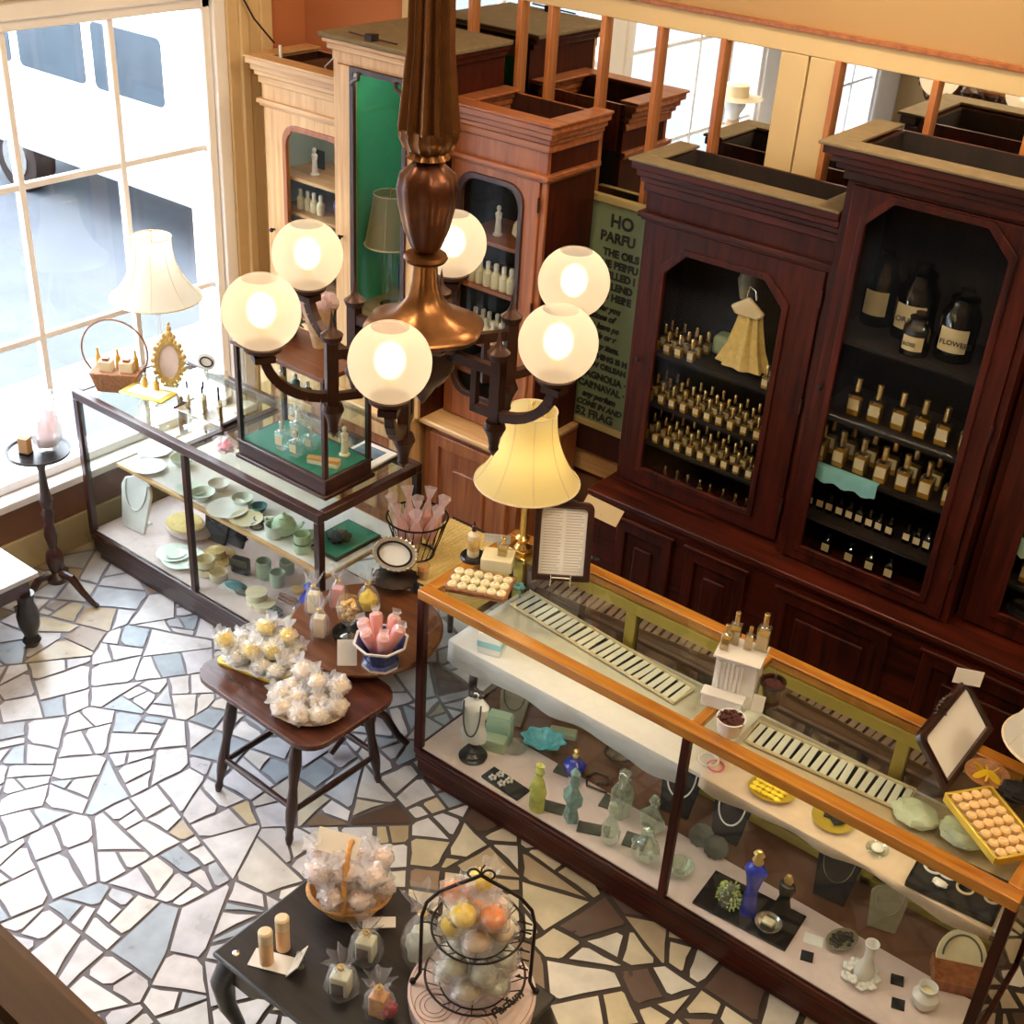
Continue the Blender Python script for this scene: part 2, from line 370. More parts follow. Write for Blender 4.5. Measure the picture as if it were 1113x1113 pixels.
def build_floor():
    rnd = random.Random(11)
    X0, X1, Y0, Y1 = -5.4, 3.0, -3.5, 5.1
    cell = 0.5
    seeds = {}
    nx, ny = int((X1 - X0) / cell) + 2, int((Y1 - Y0) / cell) + 2
    for i in range(-1, nx):
        for j in range(-1, ny):
            seeds[i, j] = (X0 + (i + rnd.random()) * cell, Y0 + (j + rnd.random()) * cell)
    tiles = []
    def split(p, lim):
        A = area(p)
        if A < lim: tiles.append(p); return
        cx = sum(q[0] for q in p) / len(p); cy = sum(q[1] for q in p) / len(p)
        far = max(((p[i - 1], p[i]) for i in range(len(p))), key=lambda s: math.hypot(s[0][0] - s[1][0], s[0][1] - s[1][1]))
        ang = math.atan2(far[1][1] - far[0][1], far[1][0] - far[0][0]) + rnd.gauss(0, 0.2)
        t = rnd.uniform(-0.14, 0.14); L = math.hypot(far[0][0] - far[1][0], far[0][1] - far[1][1])
        px, py = cx + math.cos(ang) * t * L, cy + math.sin(ang) * t * L
        for s in (1, -1):
            q = clip(p, px, py, s * math.cos(ang), s * math.sin(ang))
            if len(q) >= 3 and area(q) > 1e-4: split(q, rnd.choice((0.012, 0.02, 0.03, 0.035, 0.05)))
    for (i, j), s in seeds.items():
        poly = [(X0, Y0), (X1, Y0), (X1, Y1), (X0, Y1)]
        poly = clip(clip(poly, s[0] + 1, 0, 1, 0), s[0] - 1, 0, -1, 0)
        poly = clip(clip(poly, 0, s[1] + 1, 0, 1), 0, s[1] - 1, 0, -1)
        for di in range(-2, 3):
            for dj in range(-2, 3):
                o = seeds.get((i + di, j + dj))
                if o is None or (di == 0 and dj == 0) or len(poly) < 3: continue
                poly = clip(poly, (s[0] + o[0]) / 2, (s[1] + o[1]) / 2, o[0] - s[0], o[1] - s[1])
        if len(poly) >= 3 and abs(area(poly)) > 1e-4: split(poly, 0.035)
    vs = []; fs = []; cols = []
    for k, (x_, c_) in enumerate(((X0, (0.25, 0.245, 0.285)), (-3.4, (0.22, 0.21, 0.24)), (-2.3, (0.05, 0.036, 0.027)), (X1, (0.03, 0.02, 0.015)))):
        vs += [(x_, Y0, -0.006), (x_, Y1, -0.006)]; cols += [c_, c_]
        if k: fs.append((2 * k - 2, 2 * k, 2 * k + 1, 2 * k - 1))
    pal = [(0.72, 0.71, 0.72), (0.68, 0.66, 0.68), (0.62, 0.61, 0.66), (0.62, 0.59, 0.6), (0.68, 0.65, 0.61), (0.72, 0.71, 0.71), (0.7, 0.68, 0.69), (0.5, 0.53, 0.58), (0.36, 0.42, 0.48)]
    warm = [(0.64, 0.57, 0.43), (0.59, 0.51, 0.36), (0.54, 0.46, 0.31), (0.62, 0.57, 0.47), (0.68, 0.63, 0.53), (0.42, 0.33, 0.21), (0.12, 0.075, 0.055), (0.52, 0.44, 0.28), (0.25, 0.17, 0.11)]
    for p in tiles:
        cx = sum(a[0] for a in p) / len(p); cy = sum(a[1] for a in p) / len(p)
        w = 1 / (1 + math.exp(-(cx + 0.35 * cy + 1.5) * 4.0))
        q = inset(p, rnd.uniform(0.004, 0.0095) + w * rnd.uniform(0.0, 0.007))
        if len(q) < 3: continue
        # clipped corners keep the stones irregular
        ks = [k for k in range(len(q)) if rnd.random() < 0.3]
        for k in reversed(ks):
            a, b, c = q[k - 1], q[k], q[(k + 1) % len(q)]
            u = rnd.uniform(0.06, 0.22)
            q = q[:k] + [(b[0] + (a[0] - b[0]) * u, b[1] + (a[1] - b[1]) * u), (b[0] + (c[0] - b[0]) * u, b[1] + (c[1] - b[1]) * u)] + q[k + 1:]
        r_ = []
        for k in range(len(q)):
            a, c = q[k], q[(k + 1) % len(q)]; l = math.hypot(c[0] - a[0], c[1] - a[1]); r_.append(a)
            if l > 0.09: d_ = rnd.uniform(-0.006, 0.002); u = rnd.uniform(.35, .65); r_.append((a[0] + (c[0] - a[0]) * u + (c[1] - a[1]) / l * d_, a[1] + (c[1] - a[1]) * u - (c[0] - a[0]) / l * d_))
        q = r_
        cx = sum(a[0] for a in q) / len(q); cy = sum(a[1] for a in q) / len(q)
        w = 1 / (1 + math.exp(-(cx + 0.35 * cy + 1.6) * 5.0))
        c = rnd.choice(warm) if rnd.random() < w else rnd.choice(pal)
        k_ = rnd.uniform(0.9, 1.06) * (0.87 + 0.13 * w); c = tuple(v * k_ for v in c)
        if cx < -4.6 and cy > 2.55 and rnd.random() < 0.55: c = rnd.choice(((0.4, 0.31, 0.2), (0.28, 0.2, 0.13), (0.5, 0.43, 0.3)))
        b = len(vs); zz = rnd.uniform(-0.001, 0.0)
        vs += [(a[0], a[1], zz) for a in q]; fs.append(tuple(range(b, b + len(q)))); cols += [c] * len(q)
    me = bpy.data.meshes.new('floor'); me.from_pydata(vs, [], fs)
    at = me.color_attributes.new('stone', 'FLOAT_COLOR', 'POINT')
    for i, c in enumerate(cols): at.data[i].color = (c[0], c[1], c[2], 1)
    m, t, N, L, b = nt('paving_stone')
    b.inputs['Roughness'].default_value = 0.3
    ca = N.new('ShaderNodeVertexColor'); ca.layer_name = 'stone'
    tc = N.new('ShaderNodeTexCoord'); no = N.new('ShaderNodeTexNoise'); no.inputs['Scale'].default_value = 9; no.inputs['Detail'].default_value = 6
    L.new(tc.outputs['Object'], no.inputs['Vector'])
    mr = N.new('ShaderNodeMapRange'); mr.inputs[1].default_value = 0.3; mr.inputs[2].default_value = 0.7; mr.inputs[3].default_value = 0.8; mr.inputs[4].default_value = 1.12
    L.new(no.outputs['Fac'], mr.inputs[0])
    mx = N.new('ShaderNodeMix'); mx.data_type = 'RGBA'; mx.blend_type = 'MULTIPLY'; mx.inputs[0].default_value = 1
    L.new(ca.outputs[0], mx.inputs[6]); L.new(mr.outputs[0], mx.inputs[7]); L.new(mx.outputs[2], b.inputs['Base Color'])
    r2 = N.new('ShaderNodeMapRange'); r2.inputs[3].default_value = 0.2; r2.inputs[4].default_value = 0.42; L.new(no.outputs['Fac'], r2.inputs[0]); L.new(r2.outputs[0], b.inputs['Roughness'])
    bp = N.new('ShaderNodeBump'); bp.inputs['Strength'].default_value = 0.12; bp.inputs['Distance'].default_value = 0.02
    L.new(no.outputs['Fac'], bp.inputs['Height']); L.new(bp.outputs[0], b.inputs['Normal'])
    me.materials.append(grout_mat()); me.materials.append(m)
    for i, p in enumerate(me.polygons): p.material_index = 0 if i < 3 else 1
    o = bpy.data.objects.new('floor', me); COL.objects.link(o)
    return struct(o)
build_floor()

# ------------------------------------------------------------------ walls, windows, balcony
ZS, ZH = 0.47, 2.73
WINS = [(2.15, 4.45), (-0.35, 1.8), (-2.9, -0.75)]
g = G()
g.box(-5.65, -5.4, -3.5, 5.3, -0.2, ZS); g.box(-5.65, -5.4, -3.5, 5.3, ZH, 4.9)
ys = [-3.5] + [k for w in sorted(WINS) for k in w] + [5.3]
for i in range(0, len(ys), 2): g.box(-5.65, -5.4, ys[i], ys[i + 1], ZS, ZH)
struct(g.build('wall_left', 'white_paint'))
struct(G().box(-5.4, -5.388, 4.82, 5.1, 0, 4.9).build('trim_10', 'terra'))
for k, (a, b) in enumerate(WINS):
    w = bpy.data.objects.new('window_%d' % (k + 1), None); COL.objects.link(w); struct(w)
    g = G(); g.box(-5.5, -5.4, a, a + 0.05, ZS, ZH); g.box(-5.5, -5.4, b - 0.05, b, ZS, ZH); g.box(-5.5, -5.4, a, b, ZH - 0.05, ZH); g.box(-5.5, -5.4, a, b, ZS, ZS + 0.05)
    struct(g.build('window_frame', 'white_paint', w, bevel=0.006))
    g = G(); n = 4; st = (b - a) / n
    for i in range(1, n): g.box(-5.475, -5.43, a + st * i - 0.016, a + st * i + 0.016, ZS, ZH)
    for z in (1.22, 1.98): g.box(-5.47, -5.435, a, b, z - 0.016, z + 0.016)
    struct(g.build('window_muntin', 'white_paint', w, bevel=0.005))
    struct(G().box(-5.46, -5.455, a, b, ZS, ZH).build('window_glass', 'winglass', w))
    struct(G().box(-5.42, -5.3, a - 0.1, b + 0.1, ZS - 0.045, ZS).build('window_sill', 'white_paint', w, bevel=0.008))
    g = G()
    g.box(-5.41, -5.375, a - 0.1, a, ZS, ZH + 0.1); g.box(-5.41, -5.375, b, b + 0.08, ZS, ZH + 0.1); g.box(-5.41, -5.37, a - 0.1, b + 0.08, ZH, ZH + 0.09)
    struct(g.build('window_casing', 'white_paint', w, bevel=0.008))
g = G(); g.box(-5.41, -5.365, 4.53, 4.82, 0.0, 4.0); g.box(-5.42, -5.345, 4.6, 4.66, 0, 4.0); g.box(-5.42, -5.345, 4.74, 4.82, 0, 4.0)
struct(g.build('trim_1', 'casing', bevel=0.008))
g = G(); g.box(-5.42, -5.33, -3.5, 4.55, ZH + 0.09, ZH + 0.32); g.box(-5.42, -5.3, -3.5, 4.55, ZH + 0.26, ZH + 0.32)
struct(g.build('trim_2', 'casing', bevel=0.01))
struct(G().box(-5.41, -5.385, -3.5, 5.1, 0.2, ZS - 0.04).build('trim_3', 'brown_panel'))
struct(G().box(-5.41, -5.37, -3.5, 5.1, 0.0, 0.2).build('baseboard_left', 'beige_skirt', bevel=0.006))
YB = 5.1
struct(G().box(-5.65, 3.2, YB, 5.3, -0.2, 4.9).build('wall_back', 'cream_wall'))
struct(G().box(-5.4, -4.66, YB - 0.012, YB, 0, 4.0).build('trim_4', 'terra'))
struct(G().box(-5.4, -4.66, YB - 0.07, YB, 2.83, 2.87).build('trim_5', 'pine_x', bevel=0.01))
g = G()   # cream boards that hold the mirrored panels
g.box(-4.66, -4.53, YB - 0.031, YB, 0.6, 2.874); g.box(-4.66, 3.0, YB - 0.03, YB, 2.875, 2.965)
g.box(-2.53, -2.405, YB - 0.03, YB, 0.6, 2.874); g.box(-2.395, -2.28, YB - 0.03, YB, 0.6, 2.874)
struct(g.build('trim_6', 'cream_board', bevel=0.004))
struct(G().box(-4.66, 3.0, YB - 0.045, YB, 2.965, 2.98).build('trim_7', 'oakred'))
struct(G().box(-4.66, 3.0, YB - 0.05, YB, 0.6, 0.74).build('trim_8', 'pine_x', bevel=0.006))
struct(G().box(-4.66, 3.0, YB - 0.012, YB, 0.0, 0.6).build('trim_9', 'brown_panel'))
struct(G().box(-4.66, 3.0, YB - 0.03, YB, 0.0, 0.12).build('baseboard_back', 'oakred'))
for nm, x0, x1, lab, mull in (('a', -4.53, -2.53, 'long mirrored wall panel with slim orange mullions behind the pine cabinets', (-4.51, -4.2, -3.9, -3.72, -3.42, -3.12, -2.80)),
                              ('b', -2.28, 2.6, 'mirrored wall panel with orange edges above the tall dark cabinet', (-2.265, -1.85, -1.46, -1.06, -0.66))):
    t = thing('wall_mirror', lab, 'mirror', ((x0 + x1) / 2, YB, 0.74)); c = (x0 + x1) / 2
    G().box(x0 - c, x1 - c, -0.012, -0.002, 0, 2.14).build('mirror_glass', 'mirror', t)
    for m_ in mull: G().box(m_ - c - 0.013, m_ - c + 0.013, -0.045, -0.008, 0, 2.14).build('mullion', 'mullion', t, bevel=0.003)
struct(G().box(3.0, 3.2, -3.7, 5.3, -0.2, 4.9).build('wall_right', 'cream_wall'))
struct(G().box(-5.65, 3.2, -3.7, -3.5, -0.2, 4.9).build('wall_front', 'cream_wall'))
struct(G().box(-5.65, 3.2, -3.7, 5.3, 4.9, 5.05).build('ceiling', 'ceil'))
o = struct(G().box(-5.4, 3.0, -3.5, 0.2, 2.05, 2.25).build('floor_balcony', 'ceil'))
# balcony rail in front of the viewer
t = thing('balcony_railing', 'brown wooden handrail with moulded edge at the bottom left corner', 'railing', (-1.2, 0.205, 2.25), -0.014)
g = G(); pr = [(-0.09, 0.9), (-0.09, 0.94), (-0.01, 0.95), (-0.005, 0.94), (0.0, 0.94), (0.004, 0.95), (0.03, 0.947), (0.034, 0.937), (0.04, 0.937), (0.044, 0.943), (0.075, 0.94), (0.085, 0.928), (0.07, 0.915), (0.07, 0.9)]
g.prism(pr, -1.4, 3.6, YZ); g.build('handrail', wood('rail_wood', (0.03, 0.012, 0.006), (0.1, 0.042, 0.018), 0.4, 'x'), t)
G().box(-1.4, 3.6, -0.05, 0.05, 0.8, 0.9).build('rail_board', 'walnut_x', t)
for i in range(20):
    G().lathe([(0.02, 0), (0.02, 0.1), (0.028, 0.18), (0.016, 0.3), (0.024, 0.45), (0.016, 0.6), (0.02, 0.72), (0.02, 0.81)], 10, x=-1.3 + i * 0.25).build('baluster', 'walnut', t)

# ------------------------------------------------------------------ street outside
struct(G().box(-40, -5.65, -30, 40, -0.35, -0.2).build('road', 'road'))
struct(G().box(-7.6, -5.65, -30, 40, -0.2, -0.1).build('pavement', 'pave', bevel=0.02))
bl = thing('street_building', 'pale stucco building across the street beyond the shop window', 'building', (-20, 10, -0.2))
G().box(-3, 0, -32, 32, 0, 9).build('facade', 'build', bl)
for i in range(8): G().box(-0.02, 0.04, -26 + i * 6, -24 + i * 6, 1.2, 3.4).build('window', 'vanglass', bl)
vn = thing('delivery_van', 'white van with dark blue side windows parked outside the shop window', 'van', (-9.9, 7.0, -0.2))
prf = [(-2.6, 0.45), (2.3, 0.45), (2.4, 0.7), (2.35, 1.2), (1.75, 1.32), (1.2, 2.05), (-2.5, 2.1), (-2.6, 1.9)]
G().prism(prf, 0.0, 1.9).build('body', 'vanwhite', vn, bevel=0.05)
for a, b in ((-2.3, -1.5), (-1.35, -0.35), (-0.2, 0.75)):
    G().prism(rrect(a, b, 1.28, 1.85, 0.06), -0.012, 0.02).build('window', 'vanglass', vn)
for x in (-1.7, 1.5):
    o = G().prism(oval(0.34, 0.34, 20, x, 0.34), 0.02, 0.24).build('wheel', 'iron', vn)
    G().prism(oval(0.2, 0.2, 16, x, 0.34), 0.005, 0.05).build('hub_cap', 'silver', o)

# ------------------------------------------------------------------ light
wd = bpy.data.worlds.new('sky'); SC.world = wd; wd.use_nodes = True
bg = wd.node_tree.nodes['Background']; bg.inputs[0].default_value = (0.86, 0.93, 1.0, 1); bg.inputs[1].default_value = SKY
for k, (a, b) in enumerate(WINS):
    l = bpy.data.lights.new('daylight_portal', 'AREA'); l.shape = 'RECTANGLE'; l.size = b - a; l.size_y = ZH - ZS; l.cycles.is_portal = True
    o = bpy.data.objects.new('daylight_portal', l); COL.objects.link(o); o.location = (-5.6, (a + b) / 2, (ZS + ZH) / 2)
    o.rotation_euler = (PI / 2, 0, -PI / 2)
def lamp(x, y, z, p, c, r=0.04, name='lamp_light'):
    l = bpy.data.lights.new(name, 'POINT'); l.energy = p; l.color = c; l.shadow_soft_size = r
    o = bpy.data.objects.new(name, l); COL.objects.link(o); o.location = (x, y, z); return o
M['opal'] = emis('fill_opal_shade', (1.0, 0.86, 0.62), 2.0)
for x, y in FILL_LAMPS:  # pendants added out of view as warm fill for the room
    t = thing('fill_pendant', 'added opal pendant out of view that brightens the shop', 'lamp', (x, y, 4.9), group='added fill pendants out of view')
    G().lathe([(0.07, 0), (0.06, -0.03), (0.01, -0.04), (0.01, -0.4)], 14).build('stem', 'brassy', t)
    lamp(x, y, 4.2, FILL_P, (1.0, 0.83, 0.6), 0.12)
    G().lathe([(0.05, -0.38), (0.1, -0.41), (0.16, -0.5), (0.17, -0.55), (0.175, -0.53)], 18, close=False).build('shade', 'opal', t)

# ------------------------------------------------------------------ cabinets
LIM = [-9, 9]
def ring_box(g, x0, x1, y0, y1, z0, z1, w):
    x0, x1 = max(x0, LIM[0]), min(x1, LIM[1])
    g.box(x0, x1, y0, y0 + w, z0, z1); g.box(x0, x0 + w, y0 + w, y1, z0, z1); g.box(x1 - w, x1, y0 + w, y1, z0, z1)
def cabinet(name, label, x0, x1, yf, yb, z0, z1, hole, wv, wx, inner, shelves, corn=0.07, mould=None, frieze=0.14, flat=False, group=None, glass='cabglass', bead='walnut', dz=None, knob=True, sides=(1, 1), sy0=None, sidev=None):
    c = (x0 + x1) / 2; t = thing(name, label, 'cabinet', (c, yf, z0), group=group)
    X0, X1, D, H = x0 - c, x1 - c, yb - yf, z1 - z0
    hole = [(u - c, v - z0) for u, v in hole]
    LIM[:] = [X0 if not sides[0] else -9, X1 if not sides[1] else 9]
    hx0, hx1 = min(p[0] for p in hole), max(p[0] for p in hole); hz0, hz1 = min(p[1] for p in hole), max(p[1] for p in hole)
    zt = H - frieze                                    # underside of the frieze
    s = 0.028
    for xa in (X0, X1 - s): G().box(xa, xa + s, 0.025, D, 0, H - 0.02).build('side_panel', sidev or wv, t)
    G().box(X0 + s, X1 - s, 0.026, D, 0, 0.03).build('bottom_board', wv, t)
    g = G(); g.box(X0 + s, X1 - s, 0.0235, D - 0.014, zt + 0.001, zt + 0.02); g.box(X0 + s, X1 - s, D - 0.015, D, zt, H - 0.02)
    g.box(X0, X1, 0, 0.024, zt, H - 0.02)              # frieze board
    g.build('body', wv, t)
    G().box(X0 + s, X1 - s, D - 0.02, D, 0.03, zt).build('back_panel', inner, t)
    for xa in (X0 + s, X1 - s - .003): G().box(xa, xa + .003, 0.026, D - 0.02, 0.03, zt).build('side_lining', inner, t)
    if not flat:
        q = G(); q.box(X0 + s, X1 - s, .026, D - .016, zt + .021, zt + .024); q.box(X0 + s, X1 - s, .025, .028, zt + .024, H - .022); q.box(X0 + s, X0 + s + .003, .028, D - .016, zt + .024, H - .022); q.box(X1 - s - .003, X1 - s, .028, D - .016, zt + .024, H - .022); q.box(X0 + s, X1 - s, D - .019, D - .016, zt + .024, H - .022); q.build('top_lining', 'dark_in' if wv == 'mahog' else 'walnut', t)
    # door with shaped opening
    dx0, dx1, dz0, dz1 = X0 + 0.03, X1 - 0.03, 0.012, zt - 0.015
    g = G(); g.prism(rect(X0, X1, 0, zt), 0.006, 0.024, hole=rect(dx0, dx1, dz0, dz1)); g.build('face_frame', wv, t, bevel=0.002)
    g = G(); g.prism(rect(dx0 + 0.002, dx1 - 0.002, dz0 + 0.002, dz1 - 0.002), -0.006, 0.02, hole=hole)
    d = g.build('door', wv, t, bevel=0.003)
    cx, cz = (hx0 + hx1) / 2, (hz0 + hz1) / 2
    big = [(cx + (u - cx) * (1 + 0.018 / (hx1 - cx)), cz + (v - cz) * (1 + 0.018 / (hz1 - cz))) for u, v in hole]
    sm = [(cx + (u - cx) * (1 - 0.01 / (hx1 - cx)), cz + (v - cz) * (1 - 0.01 / (hz1 - cz))) for u, v in hole]
    G().prism(big, -0.016, 0.004, hole=sm).build('glass_bead', bead, d, bevel=0.003)
    G().prism(hole, 0.004, 0.008).build('door_glass', glass, d)
    for k in (0.12, 0.5, 0.88): G().lathe([(0.006, 0), (0.006, 0.07)], 8, x=dx1, y=-0.008, z=dz0 + (dz1 - dz0) * k).build('hinge', 'dark_bronze', d)
    if knob: G().at(dx0 + 0.03, -0.006, (dz0 + dz1) * 0.5, rx=PI / 2).lathe([(0.006, 0), (0.007, 0.012), (0.013, 0.02), (0.01, 0.03), (0.0, 0.032)], 10).build('knob', 'iron', d)
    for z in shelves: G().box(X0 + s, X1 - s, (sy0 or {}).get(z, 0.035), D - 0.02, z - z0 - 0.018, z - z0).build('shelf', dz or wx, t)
    if mould:
        g = G(); ring_box(g, X0 - 0.025, X1 + 0.025, -0.025, D, mould - z0 - 0.012, mould - z0 + 0.012, 0.05); ring_box(g, X0 - 0.013, X1 + 0.013, -0.013, D, mould - z0 - 0.026, mould - z0 - 0.012, 0.04)
        g.build('moulding', wx, t, bevel=0.004)
    g = G()
    if flat:
        g.box(X0 - 0.02, X1 + 0.02, -0.02, 0.02, H - 0.075, H - 0.045); g.box(X0 - corn * .7, X1 + corn * .7, -corn * .7, 0.02, H - 0.045, H - 0.022); g.build('cornice', wx, t, bevel=0.006)
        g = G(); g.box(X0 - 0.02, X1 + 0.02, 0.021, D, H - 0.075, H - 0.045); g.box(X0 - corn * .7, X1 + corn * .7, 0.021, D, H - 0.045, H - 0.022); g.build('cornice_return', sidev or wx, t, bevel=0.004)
        G().box(X0 - corn, X1 + corn, -corn, D, H - 0.022, H).build('top_board', 'dust', t, bevel=0.006)
    else:
        ring_box(g, X0 - 0.015, X1 + 0.015, -0.015, D, H - 0.14, H - 0.101, 0.03)
        ring_box(g, X0 - corn * .4, X1 + corn * .4, -corn * .4, D, H - 0.1, H - 0.075, 0.05)
        ring_box(g, X0 - corn * .6, X1 + corn * .6, -corn * .6, D, H - 0.075, H - 0.045, 0.06)
        ring_box(g, X0 - corn * .85, X1 + corn * .85, -corn * .85, D, H - 0.045, H - 0.012, 0.07)
        g.build('cornice', wx, t, bevel=0.005)
        g = G(); ring_box(g, X0 - corn, X1 + corn, -corn, D, H - 0.012, H, 0.075 + corn * 0.4); g.build('cornice_lip', 'dust' if wv == 'mahog' else wx, t, bevel=0.003)
    return t

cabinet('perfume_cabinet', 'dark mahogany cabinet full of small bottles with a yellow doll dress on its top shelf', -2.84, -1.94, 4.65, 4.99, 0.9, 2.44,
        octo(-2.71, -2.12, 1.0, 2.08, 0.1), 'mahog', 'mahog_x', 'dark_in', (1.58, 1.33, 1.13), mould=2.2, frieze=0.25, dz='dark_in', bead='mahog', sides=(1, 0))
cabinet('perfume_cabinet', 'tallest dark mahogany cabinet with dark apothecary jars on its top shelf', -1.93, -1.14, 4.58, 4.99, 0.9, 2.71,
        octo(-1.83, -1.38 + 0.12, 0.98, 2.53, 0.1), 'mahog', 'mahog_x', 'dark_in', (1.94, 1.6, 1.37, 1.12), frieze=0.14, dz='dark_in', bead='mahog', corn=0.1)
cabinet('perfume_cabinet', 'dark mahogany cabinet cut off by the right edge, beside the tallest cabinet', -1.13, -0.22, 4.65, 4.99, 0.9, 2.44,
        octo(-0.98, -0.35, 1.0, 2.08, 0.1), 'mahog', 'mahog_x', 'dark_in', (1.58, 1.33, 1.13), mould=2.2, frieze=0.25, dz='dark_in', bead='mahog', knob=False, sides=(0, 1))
# long base under the dark cabinets
t = thing('base_cabinet', 'long low mahogany base with panelled doors under the dark perfume cabinets', 'cabinet', (-1.4, 4.46, 0))
G().box(-1.44, 1.6, 0.03, 0.52, 0.0, 0.86).build('body', 'mahog_x', t)
g = G(); g.box(-1.47, 1.6, -0.0, 0.52, 0.875, 0.9); g.box(-1.455, 1.6, 0.012, 0.52, 0.855, 0.875); g.build('worktop', 'mahog_x', t, bevel=0.006)
G().box(-1.46, 1.6, 0.012, 0.52, 0, 0.1).build('plinth', 'mahog_x', t, bevel=0.005)
for a, b in ((-2.69, -2.39), (-2.31, -2.0), (-1.84, -1.32), (-1.17, -0.65), (-0.5, 0.0)):
    a += 1.4; b += 1.4
    d = G().prism(rect(a, b, 0.16, 0.81), 0.008, 0.034, hole=rect(a + 0.05, b - 0.05, 0.22, 0.75)).build('door', 'mahog', t, bevel=0.004)
    G().box(a + 0.05, b - 0.05, 0.024, 0.03, 0.22, 0.75).build('door_panel', 'mahog', d)
    G().box(a + 0.1, b - 0.1, 0.012, 0.026, 0.3, 0.69).build('raised_panel', 'mahog', d, bevel=0.008)
    g = G(); g.box(a - 0.012, b + 0.012, -0.002, 0.012, 0.81, 0.825); g.build('door_moulding', 'mahog_x', d, bevel=0.003)

# pine cabinets: two low wings and a taller centre
cabinet('pine_cabinet', 'pale pine display cabinet with arched glass door beside the window', -5.2, -4.515, 4.6, 4.99, 0.9, 2.47,
        rrect(-5.03, -4.6, 1.1, 2.14, 0.09), 'pine', 'pine_x', 'tealin', (1.87, 1.68, 1.45, 1.25), mould=2.24, frieze=0.24, bead='oakred', sides=(1, 0))
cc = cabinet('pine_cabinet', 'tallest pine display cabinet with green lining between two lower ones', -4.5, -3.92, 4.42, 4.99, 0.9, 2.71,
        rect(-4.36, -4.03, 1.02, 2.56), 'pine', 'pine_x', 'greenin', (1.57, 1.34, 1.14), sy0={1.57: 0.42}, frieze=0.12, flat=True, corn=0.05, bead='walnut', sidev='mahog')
for s in (-1, 1):
    q = (-0.15 if s < 0 else 0.18)
    G().tube([(q + s * 0.0, -0.018, 1.6), (q - s * 0.02, -0.02, 1.62), (q - s * 0.045, -0.02, 1.63), (q - s * 0.05, -0.02, 1.66)], 0.011, 8).build('corner_scroll', 'walnut', cc)
lamp(-4.2, 4.6, 2.5, 0.9, (1.0, 0.9, 0.75), 0.03, 'cabinet_fill'); lamp(-4.85, 4.75, 2.15, 0.5, (1.0, 0.9, 0.75), 0.03, 'cabinet_fill')  # lights added inside two pine cabinets to brighten their linings
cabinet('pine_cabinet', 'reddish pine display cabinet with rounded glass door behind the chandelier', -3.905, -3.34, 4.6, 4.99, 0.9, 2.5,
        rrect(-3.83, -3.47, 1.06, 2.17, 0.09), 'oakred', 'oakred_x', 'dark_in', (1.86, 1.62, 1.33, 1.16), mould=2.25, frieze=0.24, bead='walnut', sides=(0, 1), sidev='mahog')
def low_cab(label, x0, x1, yf, wv, wx):
    c = (x0 + x1) / 2; t = thing('base_cabinet', label, 'cabinet', (c, yf, 0)); X0, X1, D = x0 - c, x1 - c, 4.99 - yf
    G().box(X0, X1, 0.02, D, 0, 0.87).build('body', wv, t)
    G().box(X0 - 0.008, X1 + 0.008, -0.03, D, 0.87, 0.9).build('ledge', 'pine_x', t, bevel=0.008)
    G().box(X0 - 0.005, X1 + 0.005, -0.015, D, 0, 0.09).build('plinth', wx, t, bevel=0.006)
    d = G().prism(rect(X0 + 0.05, X1 - 0.05, 0.12, 0.83), -0.002, 0.03, hole=rect(X0 + 0.11, X1 - 0.11, 0.19, 0.76)).build('door', wv, t, bevel=0.004)
    G().box(X0 + 0.11, X1 - 0.11, 0.014, 0.026, 0.19, 0.76).build('door_panel', 'oakred', d)
    G().box(X0 + 0.2, X1 - 0.2, -0.0, 0.02, 0.3, 0.66).build('raised_panel', wv, d, bevel=0.012)
    G().at(X0 + 0.08, -0.002, 0.5, rx=PI / 2).lathe([(0.006, 0), (0.007, 0.012), (0.014, 0.02), (0.01, 0.03), (0, 0.032)], 10).build('knob', 'iron', d)
low_cab('low pine base with panelled door beside the window', -5.2, -4.56, 4.48, 'pine', 'pine_x')
low_cab('low orange pine base under the tallest pine cabinet', -4.53, -3.95, 4.36, 'pine', 'pine_x')
low_cab('low reddish base with raised door panel behind the yellow table lamp', -3.93, -3.31, 4.48, 'oakred', 'pine_x')

